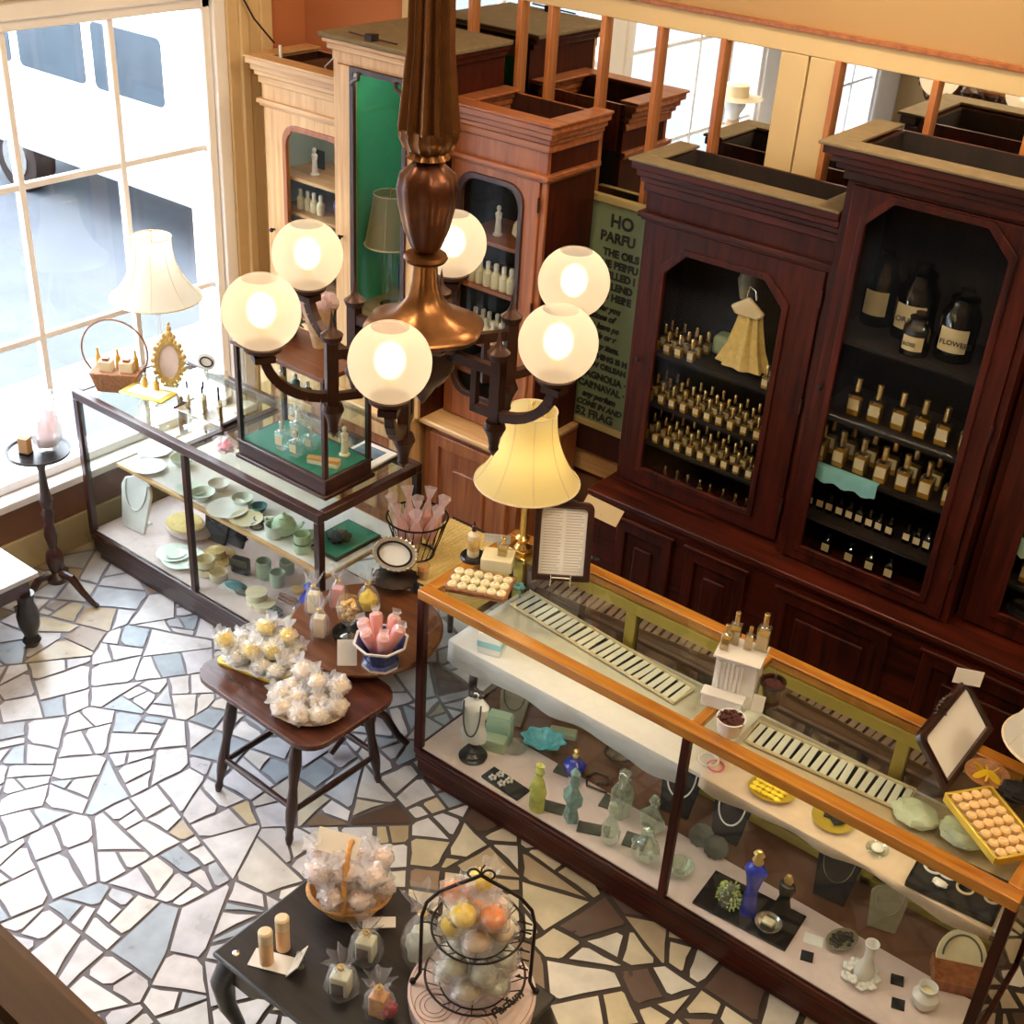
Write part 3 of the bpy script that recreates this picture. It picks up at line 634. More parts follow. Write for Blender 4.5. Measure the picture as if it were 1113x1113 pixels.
# painted sign leaning on the mirrored panel
t = thing('shop_sign', 'green painted sign with black hand lettering standing behind the dark cabinet', 'sign', (-3.1, 5.022, 0.9))
G().prism(rect(-0.29, 0.32, 0.02, 1.17), -0.004, 0.018).build('board', 'signgreen', t)
G().prism(rect(-0.32, 0.35, -0.01, 1.2), -0.016, 0.02, hole=rect(-0.285, 0.315, 0.025, 1.165)).build('frame', 'signframe', t, bevel=0.004)
G().box(-0.3, 0.33, -0.0, 0.026, -0.16, -0.01).build('foot', 'walnut', t)
LINES = [('HO', 0.085, 1.06, -0.15, 0), ('PARFU', 0.068, 0.985, -0.2, 0), ('THE OILS', 0.05, 0.915, -0.175, 0), ('FINE PERFU', 0.05, 0.86, -0.22, 0), ('DISTILLED I', 0.05, 0.805, -0.23, 0),
         ('BLEND', 0.05, 0.75, -0.14, 0), ('ED HERE', 0.05, 0.695, -0.18, 0), ('offer you', 0.042, 0.635, -0.2, 1), ('ations of', 0.042, 0.585, -0.22, 1), ('to have pe', 0.042, 0.535, -0.22, 1),
         ('solids or r', 0.042, 0.485, -0.23, 1), ('any item.', 0.042, 0.43, -0.18, 1), ('NOTHING IS M', 0.04, 0.375, -0.24, 0), ('NEW ORLEAN', 0.04, 0.325, -0.23, 0), ('MAGNOLIA \u00b7', 0.05, 0.262, -0.25, 0),
         ('CARNAVAL \u00b7 K', 0.05, 0.205, -0.25, 0), ('any perfum', 0.045, 0.15, -0.22, 1), ('COME IN AND', 0.042, 0.1, -0.25, 1), ('52 FRAG', 0.062, 0.04, -0.25, 0)]
def text_mesh(g, s, size, x, y, z, rx=PI / 2, rz=0.0, shear=0.0, ext=0.0006, fat=0.0012):
    cu = bpy.data.curves.new('lettering', 'FONT'); cu.body = s; cu.size = size; cu.extrude = ext; cu.shear = shear; cu.offset = fat
    o = bpy.data.objects.new('lettering', cu); COL.objects.link(o)
    me = bpy.data.meshes.new_from_object(o.evaluated_get(bpy.context.evaluated_depsgraph_get()))
    g.at(x, y, z, rx=rx, rz=rz); g.add([v.co.copy() for v in me.vertices], [tuple(p.vertices) for p in me.polygons]); g.at()
    bpy.data.objects.remove(o); bpy.data.curves.remove(cu); bpy.data.meshes.remove(me)
g = G()
for s, h, z, x, it in LINES: text_mesh(g, s, h, x, -0.0055, z, shear=0.3 if it else 0.0, fat=0.0028)
g.build('lettering', 'ink', t, flat=True)

# ------------------------------------------------------------------ glass showcases
def showcase(name, label, x0, x1, yf, yb, ztop, xdiv, base_h, shelf_z, shelf_y, rail, post, railmat, postmat, basemat, cloth, shelfmat, shelf_x0, back):
    c = (x0 + x1) / 2; t = thing(name, label, 'showcase', (c, yf, 0)); A, B, D = x0 - c, x1 - c, yb - yf; dv = xdiv - c
    g = G(); g.box(A + 0.012, B - 0.012, 0.012, D, 0.05, base_h - 0.02); g.box(A, B, 0, D, base_h - 0.03, base_h); g.box(A + 0.03, B - 0.03, 0.03, D - 0.02, 0, 0.05)
    g.box(A + 0.004, B - 0.004, 0.004, D, base_h - 0.055, base_h - 0.03)
    g.build('plinth', basemat, t, bevel=0.005)
    cd_ = D - 0.02 if back == 'glass' else 0.33
    G().box(A + 0.02, B - 0.02, 0.02, cd_, base_h, base_h + 0.006).build('deck', cloth, t)
    if back != 'glass': G().box(A + 0.02, B - 0.02, cd_, D - 0.02, base_h, base_h + 0.004).build('deck_reflection', 'floor_reflection', t)  # brown strip paints the floor's reflection seen in the mirrored back
    pw = post
    for px, py in ((A, 0.0), (B - pw, 0.0), (A, D - pw), (B - pw, D - pw)): G().box(px, px + pw, py, py + pw, base_h, ztop - 0.045).build('post', postmat, t, bevel=0.004)
    G().box(dv - pw * 0.45, dv + pw * 0.45, 0.0, pw * 0.8, base_h, ztop - 0.045).build('centre_post', postmat, t, bevel=0.003)
    g = G(); g.box(A, B, 0, rail, ztop - 0.045, ztop); g.build('front_rail', railmat, t, bevel=0.005)
    G().box(A, B, D - rail, D, ztop - 0.045, ztop).build('back_rail', railmat, t, bevel=0.005)
    rm2 = 'gold_wood_y' if railmat == 'gold_wood' else railmat
    G().box(A, A + rail, rail, D - rail, ztop - 0.045, ztop).build('end_rail', rm2, t, bevel=0.005)
    G().box(B - rail, B, rail, D - rail, ztop - 0.045, ztop).build('end_rail', rm2, t, bevel=0.005)
    G().box(dv - 0.018, dv + 0.018, rail, D - rail, ztop - 0.03, ztop).build('cross_rail', rm2, t, bevel=0.003)
    e = 0.004
    for a, b in ((A + pw, dv - pw * 0.45), (dv + pw * 0.45, B - pw)): G().box(a, b, 0.01, 0.01 + e, base_h, ztop - 0.045).build('front_pane', 'glass', t)
    for a in (A + 0.01, B - 0.014): G().box(a, a + e, pw, D - pw, base_h, ztop - 0.045).build('end_pane', 'glass', t)
    for a, b in ((A + rail, dv - 0.018), (dv + 0.018, B - rail)): G().box(a, b, rail, D - rail, ztop - 0.012, ztop - 0.004).build('top_pane', 'topglass', t)
    G().box(shelf_x0 - c, B - pw, shelf_y - yf, D - 0.07, shelf_z - 0.02, shelf_z).build('shelf', shelfmat, t, bevel=0.003)
    g = G()
    if back == 'doors':
        y0, y1 = D - 0.055, D - 0.035
        G().box(A + pw, B - pw, y1, y1 + 0.006, base_h, ztop - 0.05).build('back_panel', 'smoky', t)
        g.box(A + pw, B - pw, y0 - 0.01, y1, ztop - 0.1, ztop - 0.046); g.box(A + pw, B - pw, y0, y1, base_h, base_h + 0.04)
        for a in (A + pw, -2.17 - c, dv - 0.03, -0.99 - c, B - pw - 0.05): g.box(a, a + 0.05, y0, y1, base_h, ztop - 0.06)
        g.build('sliding_door_frame', 'olive_wood', t, bevel=0.003)
    else:
        G().box(A + pw, B - pw, D - 0.03, D - 0.024, base_h, ztop - 0.05).build('back_pane', 'glass', t)
    if back != 'glass':       # glowing tubes added under rail and shelf to brighten the goods
        for a, b in ((A + .1, dv - .08), (dv + .08, B - .1)):
            G().at(0, .04, ztop - .056, ry=PI / 2).lathe([(.005, a), (.005, b)], 8).build('fill_tube', 'tube', t)
            G().at(0, shelf_y - yf + .03, shelf_z - .03, ry=PI / 2).lathe([(.006, a), (.006, b)], 8).build('fill_tube', 'tube', t)
    else: G().box(shelf_x0 - c + .01, B - pw - .01, shelf_y - yf + .02, D - 0.08, shelf_z, shelf_z + .0009).build('shelf_cloth', 'cloth', t)
    return t
M['tube'] = emis('fill_tube', (1.0, 0.86, 0.66), TUBE_E)
near = showcase('glass_showcase', 'long glass counter showcase with honey wood top rails and mahogany base', -2.79, -0.36, 3.17, 3.81, 1.0, -1.53, 0.18, 0.74, 3.28, 0.058, 0.036,
                'gold_wood', 'mahog', 'mahog_x', 'pinkcloth', 'cloth', -2.68, 'doors')
far = showcase('glass_showcase', 'glass counter showcase with dark wood base in front of the window', -5.23, -3.47, 3.29, 3.96, 1.0, -4.38, 0.18, 0.64, 3.36, 0.04, 0.036,
               'walnut_x', 'walnut', 'walnut_x', 'pinkcloth', 'pine_x', -5.02, 'glass')
for a, b in ((-2.7, -1.56), (-1.5, -0.42)):       # white cloth hanging over the front of the shelf
    n = 30; g = G(); L0 = []; L1 = []; vs = []; fs = []
    for i in range(n + 1):
        u = i / n; x = a + (b - a) * u - (-1.575); y = 3.275 - 3.17
        hang = (0.09 if a < -2 else 0.035) + 0.012 * math.sin(u * 17) + 0.01 * math.sin(u * 7 + 1)
        vs += [(x, 0.55, 0.744), (x, y, 0.744), (x, y - 0.006, 0.74), (x, y - 0.01 - 0.006 * math.sin(u * 30), 0.74 - hang)]
        if i: fs += [((i - 1) * 4 + k, i * 4 + k, i * 4 + k + 1, (i - 1) * 4 + k + 1) for k in range(3)]
    g.add(vs, fs); o = g.build('shelf_cloth', 'cloth' if a < -2 else 'beigecloth', near); md = o.modifiers.new('thick', 'SOLIDIFY'); md.thickness = 0.003

# ------------------------------------------------------------------ chandelier
CX, CY, GZ = -2.335, 2.655, 2.5
ch = thing('chandelier', 'bronze six-arm chandelier with fluted stem and lit frosted globes', 'chandelier', (CX, CY, 4.9))
def cz(z): return z - 4.9
G().lathe([(0.12, 0), (0.11, -0.03), (0.03, -0.06)], 24).build('ceiling_rose', 'brassy', ch)
G().lathe([(0.035, cz(4.86)), (0.038, cz(3.95)), (0.05, cz(3.9)), (0.04, cz(3.86)), (0.045, cz(3.8)), (0.058, cz(3.2)), (0.078, cz(2.98))], 72, flute=12, fd=0.13).build('fluted_stem', 'brassy', ch, sharp=0.9)
G().lathe([(0.078, cz(2.985)), (0.08, cz(2.96)), (0.066, cz(2.93)), (0.05, cz(2.92)), (0.06, cz(2.905)), (0.035, cz(2.895))], 48, flute=16, fd=0.05).build('leaf_collar', 'brassy', ch)
G().lathe([(0.035, cz(2.9)), (0.048, cz(2.885)), (0.076, cz(2.86)), (0.083, cz(2.82)), (0.078, cz(2.77)), (0.062, cz(2.7)), (0.042, cz(2.65)), (0.03, cz(2.635))], 64, flute=8, fd=0.05).build('urn', 'bronze', ch, sharp=0.9)
G().lathe([(0.03, cz(2.635)), (0.06, cz(2.628)), (0.064, cz(2.618)), (0.058, cz(2.608)), (0.036, cz(2.6))], 32).build('disc_collar', 'brassy', ch)
G().lathe([(0.034, cz(2.6)), (0.038, cz(2.55)), (0.05, cz(2.5)), (0.085, cz(2.455)), (0.14, cz(2.43)), (0.172, cz(2.42)), (0.178, cz(2.41)), (0.17, cz(2.395)), (0.12, cz(2.38))], 64, flute=6, fd=0.03).build('flared_bell', 'brassy', ch, sharp=0.9)
g = G(); g.lathe([(0.15, cz(2.397)), (0.155, cz(2.385)), (0.14, cz(2.37))], 48, flute=24, fd=0.04)
g.build('gadroon_band', 'bronze', ch)
G().lathe([(0.12, cz(2.385)), (0.105, cz(2.34)), (0.095, cz(2.28)), (0.07, cz(2.24)), (0.045, cz(2.22)), (0.02, cz(2.18)), (0.0, cz(2.15))], 32).build('hub', 'dark_bronze', ch)
# globe glass: frosted, glowing, brightest where the bulb and its painted glow show through
_m, _t, _N, _L, _b = nt('frosted_globe'); _N.remove(_b)
_tr = _N.new('ShaderNodeBsdfTransparent'); _tr.inputs[0].default_value = (1, 0.97, 0.9, 1)
_gl = _N.new('ShaderNodeBsdfRefraction'); _gl.inputs['Roughness'].default_value = 0.6; _gl.inputs['IOR'].default_value = 1.04; _gl.inputs[0].default_value = (1, 0.96, 0.88, 1)
_tl = _N.new('ShaderNodeBsdfTranslucent'); _tl.inputs[0].default_value = (0.97, 0.87, 0.76, 1)
_df = _N.new('ShaderNodeBsdfDiffuse'); _df.inputs[0].default_value = (0.9, 0.84, 0.81, 1)
_a = _N.new('ShaderNodeMixShader'); _a.inputs[0].default_value = 0.45; _L.new(_tl.outputs[0], _a.inputs[1]); _L.new(_df.outputs[0], _a.inputs[2])
_b2 = _N.new('ShaderNodeMixShader'); _b2.inputs[0].default_value = 0.45; _L.new(_a.outputs[0], _b2.inputs[1]); _L.new(_gl.outputs[0], _b2.inputs[2])
_c = _N.new('ShaderNodeMixShader'); _c.inputs[0].default_value = 0.32; _L.new(_b2.outputs[0], _c.inputs[1]); _L.new(_tr.outputs[0], _c.inputs[2])
_e = _N.new('ShaderNodeEmission'); _e.inputs[0].default_value = (1.0, 0.8, 0.58, 1); _e.inputs[1].default_value = GLOBE_E
_s = _N.new('ShaderNodeAddShader'); _L.new(_c.outputs[0], _s.inputs[0]); _L.new(_e.outputs[0], _s.inputs[1]); _L.new(_s.outputs[0], _N['Material Output'].inputs[0])
M['globe'] = _m
_m, _t, _N, _L, _b = nt('bulb_glow'); _N.remove(_b)
_lw = _N.new('ShaderNodeLayerWeight'); _lw.inputs[0].default_value = 0.5
_iv = _N.new('ShaderNodeMath'); _iv.operation = 'SUBTRACT'; _iv.inputs[0].default_value = 1.0; _L.new(_lw.outputs['Facing'], _iv.inputs[1])
_pw = _N.new('ShaderNodeMath'); _pw.operation = 'POWER'; _pw.inputs[1].default_value = 2.2; _L.new(_iv.outputs[0], _pw.inputs[0])
_e = _N.new('ShaderNodeEmission'); _e.inputs[0].default_value = (1.0, 0.84, 0.5, 1); _e.inputs[1].default_value = 5.0
_tr = _N.new('ShaderNodeBsdfTransparent'); _x = _N.new('ShaderNodeMixShader'); _L.new(_pw.outputs[0], _x.inputs[0]); _L.new(_tr.outputs[0], _x.inputs[1]); _L.new(_e.outputs[0], _x.inputs[2]); _L.new(_x.outputs[0], _N['Material Output'].inputs[0])
M['flame'] = _m
for k in range(6):
    a = math.radians(1 + 60 * k); ca, sa = math.cos(a), math.sin(a)
    def pt(r, z): return (r * ca, r * sa, cz(z))
    g = G(); g.at(0, 0, 0, rz=a)
    g.box(0.08, 0.3, -0.012, 0.012, cz(2.335), cz(2.365))                     # bar out of the hub
    g.box(0.265, 0.3, -0.016, 0.016, cz(2.17), cz(2.39))                       # upright
    g.box(0.2, 0.265, -0.01, 0.01, cz(2.2), cz(2.225)); g.box(0.19, 0.21, -0.01, 0.01, cz(2.2), cz(2.34))
    pts = [(0.28 + 0.2 * math.sin(b), 0, cz(2.375 - 0.16 * math.cos(b))) for b in [i * PI / 16 for i in range(9)]]
    # curved arm of rectangular section
    for i in range(len(pts) - 1):
        (xa, _, za), (xb, _, zb) = pts[i], pts[i + 1]; dx, dz_ = xb - xa, zb - za; l = math.hypot(dx, dz_); nx_, nz_ = -dz_ / l * 0.014, dx / l * 0.014
        g.add([(xa - nx_, -0.013, za - nz_), (xb - nx_, -0.013, zb - nz_), (xb + nx_, -0.013, zb + nz_), (xa + nx_, -0.013, za + nz_),
               (xa - nx_, 0.013, za - nz_), (xb - nx_, 0.013, zb - nz_), (xb + nx_, 0.013, zb + nz_), (xa + nx_, 0.013, za + nz_)],
              [(0, 1, 2, 3), (4, 7, 6, 5), (0, 4, 5, 1), (3, 2, 6, 7), (1, 5, 6, 2), (0, 3, 7, 4)])
    g.box(0.45, 0.51, -0.026, 0.026, cz(2.352), cz(2.372))
    arm = g.build('arm', 'dark_bronze', ch)
    G().lathe([(0.028, cz(2.19)), (0.034, cz(2.17)), (0.02, cz(2.14)), (0.014, cz(2.11)), (0.016, cz(2.1)), (0.0, cz(2.075))], 14, x=0.28 * ca, y=0.28 * sa).build('drop_finial', 'dark_bronze', arm)
    G().lathe([(0.02, cz(2.385)), (0.03, cz(2.395)), (0.034, cz(2.41)), (0.015, cz(2.425)), (0.008, cz(2.44)), (0.0, cz(2.49))], 14, x=0.28 * ca, y=0.28 * sa).build('spike_finial', 'dark_bronze', arm)
    X, Y = 0.48 * ca, 0.48 * sa
    G().lathe([(0.02, cz(2.37)), (0.034, cz(2.38)), (0.055, cz(2.388)), (0.058, cz(2.4)), (0.05, cz(2.4))], 24, x=X, y=Y).build('globe_cup', 'dark_bronze', ch)
    pr = [(0.11 * math.cos(b), cz(GZ) + 0.11 * math.sin(b)) for b in [-1.08 + i * (1.08 + 1.1) / 16 for i in range(17)]]
    gl = G().lathe(pr, 32, x=X, y=Y, close=False).build('globe', 'globe', ch, sharp=3)
    G().lathe([(0.012, cz(2.43)), (0.014, cz(2.46))], 10, x=X, y=Y).build('bulb_socket', 'ivory', gl)
    G().ball(X, Y, cz(2.505), 0.043, sz=1.2, n=24, m=16).build('bulb', 'flame', gl)  # oversized ball, soft glow built into its emission, fading at the rim
    lamp(CX + X, CY + Y, 2.505, GLOBE_P, (1.0, 0.75, 0.43), 0.025)
SC.view_settings.view_transform = 'Standard'; SC.view_settings.look = 'None'; SC.view_settings.gamma = 1.0; SC.view_settings.exposure = EXPO
SC.view_settings.use_curve_mapping = False
SC.cycles.use_denoising = True
SC.cycles.max_bounces = 12; SC.cycles.transparent_max_bounces = 24; SC.cycles.caustics_reflective = False; SC.cycles.caustics_refractive = False
SC.cycles.sample_clamp_indirect = 6.0
# ================================================================== goods
def PY(px, py, Y):
    r = ray(px, py); t = Y / r.y; return Vector((r.x * t, Y, CAMH + r.z * t))
def ang(a, b): return math.atan2(b.y - a.y, b.x - a.x)
TOP, NS, ND, FS, FD = 1.0, 0.748, 0.187, 0.641, 0.187
RIMS = {}
# ---- prototypes -------------------------------------------------------------------
def single(name, g, mat, label, cat, loc, rz=0.0, group=None, bevel=0.0, **k):
    o = g.build(name, mat, bevel=bevel, **k); o.location = loc; o.rotation_euler = (0, 0, rz)
    return tag(o, label, cat, group)
def perfume(label, w=0.034, d=0.03, h=0.055, cap=0.04, liquid='amber', lab='label', capm='cap', group=None, glass='bottle', lw=0.8):
    t = thing('perfume_bottle', label, 'bottle', group=group)
    G().bx(0, 0, 0, w, d, h).lathe([(w * .42, h), (w * .2, h + .008), (w * .2, h + .016)], 10).build('glass_body', glass, t, bevel=0.002)
    if liquid: G().bx(0, 0, 0.003, w * .84, d * .84, h * .72).build('perfume', liquid, t)
    G().lathe([(w * .24, h + .012), (w * .24, h + .012 + cap), (w * .2, h + .014 + cap)], 10).build('cap', capm, t)
    if lab: G().box(-w * lw / 2, w * lw / 2, -d / 2 - .0012, -d / 2 - .0002, h * .3, h * .8).build('label', lab, t)
    return t
def round_bottle(label, r=0.016, h=0.06, cap=0.02, mat='cream', capm='white', lab=None, group=None, name='lotion_bottle'):
    t = thing(name, label, 'bottle', group=group)
    G().lathe([(r * .9, 0), (r, .004), (r, h * .75), (r * .5, h * .92), (r * .45, h)], 14).build('body', mat, t)
    G().lathe([(r * .5, h), (r * .5, h + cap), (r * .3, h + cap + .003)], 12).build('cap', capm, t)
    if lab: G().lathe([(r * 1.02, h * .2), (r * 1.02, h * .6)], 14, close=False).build('label', lab, t)
    return t
def plate(name, label, loc, r, mat, h=0.015, group=None, cat='plate', sy=1.0, rz=0.0):
    g = G().lathe([(r * .55, 0), (r * .6, h * .25), (r * .95, h * .9), (r, h), (r * .97, h), (r * .58, h * .45), (0.0, h * .4)], 28, sy=sy)
    return single(name, g, mat, label, cat, loc, rz, group)
def bowl(name, label, loc, r, h, mat, group=None, cat='bowl'):
    g = G().lathe([(r * .5, 0), (r * .52, h * .08), (r * .8, h * .45), (r, h), (r * .95, h), (r * .74, h * .48), (r * .4, h * .16), (0, h * .14)], 26)
    return single(name, g, mat, label, cat, loc, 0, group)
def cup(label, loc, r, h, mat, rz=0.0, group=None, name='teacup', saucer=False):
    t = thing(name, label, 'cup', loc, rz, group)
    G().lathe([(r * .7, 0), (r * .95, h * .15), (r, h), (r * .92, h), (r * .86, h * .2), (0, h * .15)], 22).build('body', mat, t)
    G().tube([(r * .95, 0, h * .78), (r * 1.4, 0, h * .75), (r * 1.5, 0, h * .5), (r * 1.3, 0, h * .28), (r * .93, 0, h * .22)], 0.0045, 8).build('handle', mat, t)
    if saucer: G().lathe([(r, -.004), (r * 1.7, .006), (r * 1.7, .009), (r * .9, 0)], 22).build('saucer', mat, t)
    return t
def bust(label, loc, h, mat, neck='black', rz=0.0, base=None, tilt=0.0):
    """tall flat necklace stand: shaped board leaning back, with a hanging chain"""
    t = thing('necklace_stand', label, 'necklace display', loc, rz); w = h * .34
    out = [(-w * .75, 0), (w * .75, 0), (w, h * .72), (w * .8, h * .86), (w * .35, h * .92), (w * .3, h), (-w * .3, h), (-w * .35, h * .92), (-w * .8, h * .86), (-w, h * .72)]
    g = G().at(0, 0, 0.004, rx=-0.22); g.prism(out, -0.006, 0.012); g.build('board', mat, t, bevel=0.003)
    G().at(0, 0, 0.0).box(-w * .25, w * .25, 0.0, h * .34, 0.0, 0.006).build('foot', mat, t)
    pts = [(w * .72 * math.cos(a), -0.009, h * .86 - h * .5 * abs(math.sin(a)) ** 0.8) for a in [i * PI / 18 for i in range(19)]]
    ck = G().at(0, 0, 0.004, rx=-0.22); ck.tube(pts, 0.0035 if neck != 'chain' else 0.002, 6)
    ck.build('necklace', {'chain': 'silver', 'pearl': 'white', 'black': 'silver', 'silver': 'paper', 'grey': 'slate'}.get(neck, 'silver'), t)
    return t
def bundle(g, x, y, z, r, h, seed, n=18):
    """a gathered cellophane bag: crumpled body, tied neck, fanned top"""
    rnd = random.Random(seed); vs = []; fs = []
    prof = [(0.75, 0.0), (1.0, 0.1), (1.02, 0.32), (0.85, 0.5), (0.5, 0.62), (0.16, 0.7), (0.2, 0.74), (0.5, 0.86), (0.85, 1.0)]
    ph = [rnd.uniform(0.8, 1.2) for _ in range(n)]
    for j, (q, v) in enumerate(prof):
        for i in range(n):
            a = 2 * PI * i / n
            k = q * (1 + 0.16 * (ph[(i + j * 3) % n] - 1) * 3) if j < 5 else q * (1 + 0.45 * math.sin(i * 2.4 + seed) * (j > 6))
            zz = v + (0.10 * math.sin(i * 3.1 + seed) if j == 8 else 0)
            vs.append((x + r * k * math.cos(a), y + r * k * math.sin(a), z + h * zz))
    for j in range(len(prof) - 1):
        for i in range(n):
            k = (i + 1) % n; fs.append((j * n + i, j * n + k, (j + 1) * n + k, (j + 1) * n + i))
    return g.add(vs, fs)
def crumple(g, x, y, z, r, sx, sy, sz, seed, jit=0.5): return g.ball(x, y, z, r, sx, sy, sz, 22, 14, jit, seed)

# ---- perfume bottles in the dark cabinets -------------------------------------------
pb = perfume('small square perfume bottle with gold cap'); used = False
rnd = random.Random(3)
def row(proto, xs, ys, z, label, group, skip=None, sc=None, jx=0.004, rz=0.06):
    global used
    for j, y in enumerate(ys):
        for i, x in enumerate(xs):
            if skip and skip(i, j): continue
            put(proto, used, (x + rnd.uniform(-jx, jx), y + rnd.uniform(-jx, jx), z), rnd.uniform(-rz, rz), label, group, sc); used = True
XL = [-2.735 + 0.0625 * i for i in range(11)]
YL = (4.7, 4.765, 4.83)
row(pb, XL[:4], YL, 1.581, 'gold-capped perfume bottle left of the yellow doll dress in the shorter dark cabinet', 'perfume bottles left of the doll dress')
row(pb, XL[9:], YL, 1.581, 'gold-capped perfume bottle right of the yellow doll dress in the shorter dark cabinet', 'perfume bottles right of the doll dress')
row(pb, XL, YL, 1.331, 'gold-capped perfume bottle on the shelf just under the doll dress', 'perfume bottles on the shelf under the doll dress')
row(pb, XL, YL, 1.131, 'gold-capped perfume bottle on the second shelf under the doll dress', 'perfume bottles on the second shelf under the doll dress')
row(pb, XL[2:], (4.72,), 0.931, 'dim small perfume bottle on the floor of the shorter dark cabinet', 'small bottles on the floor of the shorter dark cabinet', sc=0.8)
XT = [-1.855 + 0.095 * i for i in range(7)]
pt2 = perfume('large perfume bottle', 0.05, 0.042, 0.085, 0.05); used = False
row(pt2, XT[1:], (4.7,), 1.601, 'larger gold-capped perfume bottle on the upper shelf of the tallest dark cabinet', 'large bottles on the upper shelf of the tallest cabinet', sc=1.1)
row(pt2, XT, (4.66, 4.76), 1.371, 'gold-capped perfume bottle on the middle shelf of the tallest dark cabinet', 'bottles on the middle shelf of the tallest cabinet')
pd = perfume('dark bottle', 0.03, 0.03, 0.06, 0.012, None, 'label', 'black', glass='darkjar', lw=0.95); used = False
row(pd, [-1.865 + 0.046 * i for i in range(9)] + [-1.42, -1.375, -1.33], (4.7,), 1.121, 'small dark bottle with buff label on the low shelf of the tallest dark cabinet', 'dark bottles on the low shelf of the tallest cabinet', jx=0.002)
row(pd, [-1.74, -1.63, -1.54, -1.45], (4.68,), 0.931, 'dark bottle on the floor of the tallest dark cabinet', 'dark bottles on the floor of the tallest cabinet', sc=1.2)
put(pt2, True, (-0.93, 4.74, 1.131), 0.1, 'amber bottle with gold cap in the cabinet at the right edge')
put(pt2, True, (-0.84, 4.78, 1.331), 0.1, 'gold-capped perfume bottle on the upper shelf of the cabinet at the right edge')
row(pb, [-0.8 + .07 * i for i in range(6)], (4.72, 4.8), 1.331, 'gold-capped perfume bottle in the double row of the cabinet at the right edge', 'perfume bottles in the cabinet at the right edge')
row(pd, [-0.95 + .06 * i for i in range(9)], (4.82,), 1.131, 'small dark bottle on the low shelf of the cabinet at the right edge', 'dark bottles in the cabinet at the right edge')
# blue-green cloth folded at the edge of the middle shelf
n = 16; vs = []; fs = []
for i in range(n + 1):
    x = i / n * 0.3; w_ = 0.006 * math.sin(i * 1.3)
    vs += [(x, 0.02, 0.004), (x, -0.003, 0.004), (x, -0.006, -0.0), (x, -0.008 + w_ * .4, -0.065 + w_)]
    if i: fs += [((i - 1) * 4 + k, i * 4 + k, i * 4 + k + 1, (i - 1) * 4 + k + 1) for k in range(3)]
single('shelf_cloth', G().add(vs, fs), plain('aqua_cloth', (0.25, 0.55, 0.56), 0.8, var=0.25), 'pale blue cloth folded over the front of the middle shelf in the tallest dark cabinet', 'cloth', (-1.86, 4.612, 1.371))
single('shelf_cloth', G().add([(v[0] * .5, v[1], v[2]) for v in vs], fs), 'mint', 'pale green cloth over the shelf edge in the cabinet at the right edge', 'cloth', (-0.99, 4.682, 1.331))
single('glass_dish', G().lathe([(.04, 0), (.075, .03), (.08, .05), (.07, .05), (.03, .01)], 20), 'clearbot', 'clear glass dish on the lowest level of the cabinet at the right edge', 'dish', (-0.9, 4.79, 0.931))
# apothecary jars
def jar(label, loc, r, h, lab):
    t = thing('apothecary_jar', label, 'jar', loc, 0.1)
    G().lathe([(r, 0), (r * 1.02, .01), (r * 1.02, h * .65), (r * .7, h * .78), (r * .68, h * .84)], 20).build('body', 'darkjar', t)
    G().lathe([(r * .72, h * .84), (r * .75, h * .88), (r * .5, h * .92), (r * .3, h * .93), (r * .42, h), (0, h * 1.02)], 18).build('stopper', 'darkjar', t)
    g = G(); m = 7; vs = []; fs = []
    for i in range(m):
        a = -PI / 2 - 0.75 + 1.5 * i / (m - 1); vs += [(r * 1.05 * math.cos(a), r * 1.05 * math.sin(a), h * .16), (r * 1.05 * math.cos(a), r * 1.05 * math.sin(a), h * .5)]
        if i: fs.append((2 * i - 2, 2 * i, 2 * i + 1, 2 * i - 1))
    g.add(vs, fs).build('label', 'label', t); g = G()
    text_mesh(g, lab, r * .38, -r * .62, -r * 1.07, h * .27, fat=0.0003); g.build('lettering', 'ink', t, flat=True)
jar('large dark apothecary jar at the back of the top shelf of the tallest cabinet', (-1.655, 4.85, 1.941), .082, .3, 'ORANGE')
jar('small dark apothecary jar between two bigger ones in the tallest cabinet', (-1.57, 4.685, 1.941), .056, .17, 'ROSE')
jar('dark apothecary jar at the right side of the top shelf in the tallest cabinet', (-1.44, 4.76, 1.941), .075, .28, 'FLOWERS')
jar('dim wide jar at the left of the top shelf in the tallest cabinet', (-1.82, 4.88, 1.941), .066, .3, '')
# doll dress on the top shelf
t = thing('doll_dress', 'yellow frilly doll dress on a hanger above a green box in the shorter dark cabinet', 'doll dress', (-2.33, 4.78, 1.581))
G().lathe([(.035, .30), (.05, .28), (.06, .22), (.085, .12), (.12, .04), (.125, .03)], 44, flute=9, fd=.12, sy=.55, close=False).build('skirt', plain('yellow_lace', (0.72, 0.5, 0.16), 0.8, var=0.35, scale=40, bump=0.5), t)
G().prism([(-.085, .3), (0, .36), (.085, .3), (.06, .27), (-.06, .27)], -.05, -.03).build('bodice', plain('cream_satin', (0.8, 0.62, 0.35), 0.5), t, bevel=.01)
G().tube([(-.02, -.03, .34), (-.01, -.03, .4), (.02, -.03, .39), (.03, -.03, .35)], .006, 7).build('hanger_hook', 'silver', t)
G().lathe([(.03, .32), (.05, .4), (.03, .46), (0, .47)], 16, x=-.05, y=.03).build('bonnet', 'greyvel', t)
single('gift_box', G().bx(0, 0, 0, .16, .1, .09), 'green', 'dull green box under the yellow doll dress', 'box', (-2.46, 4.9, 1.581), .1, bevel=.02)

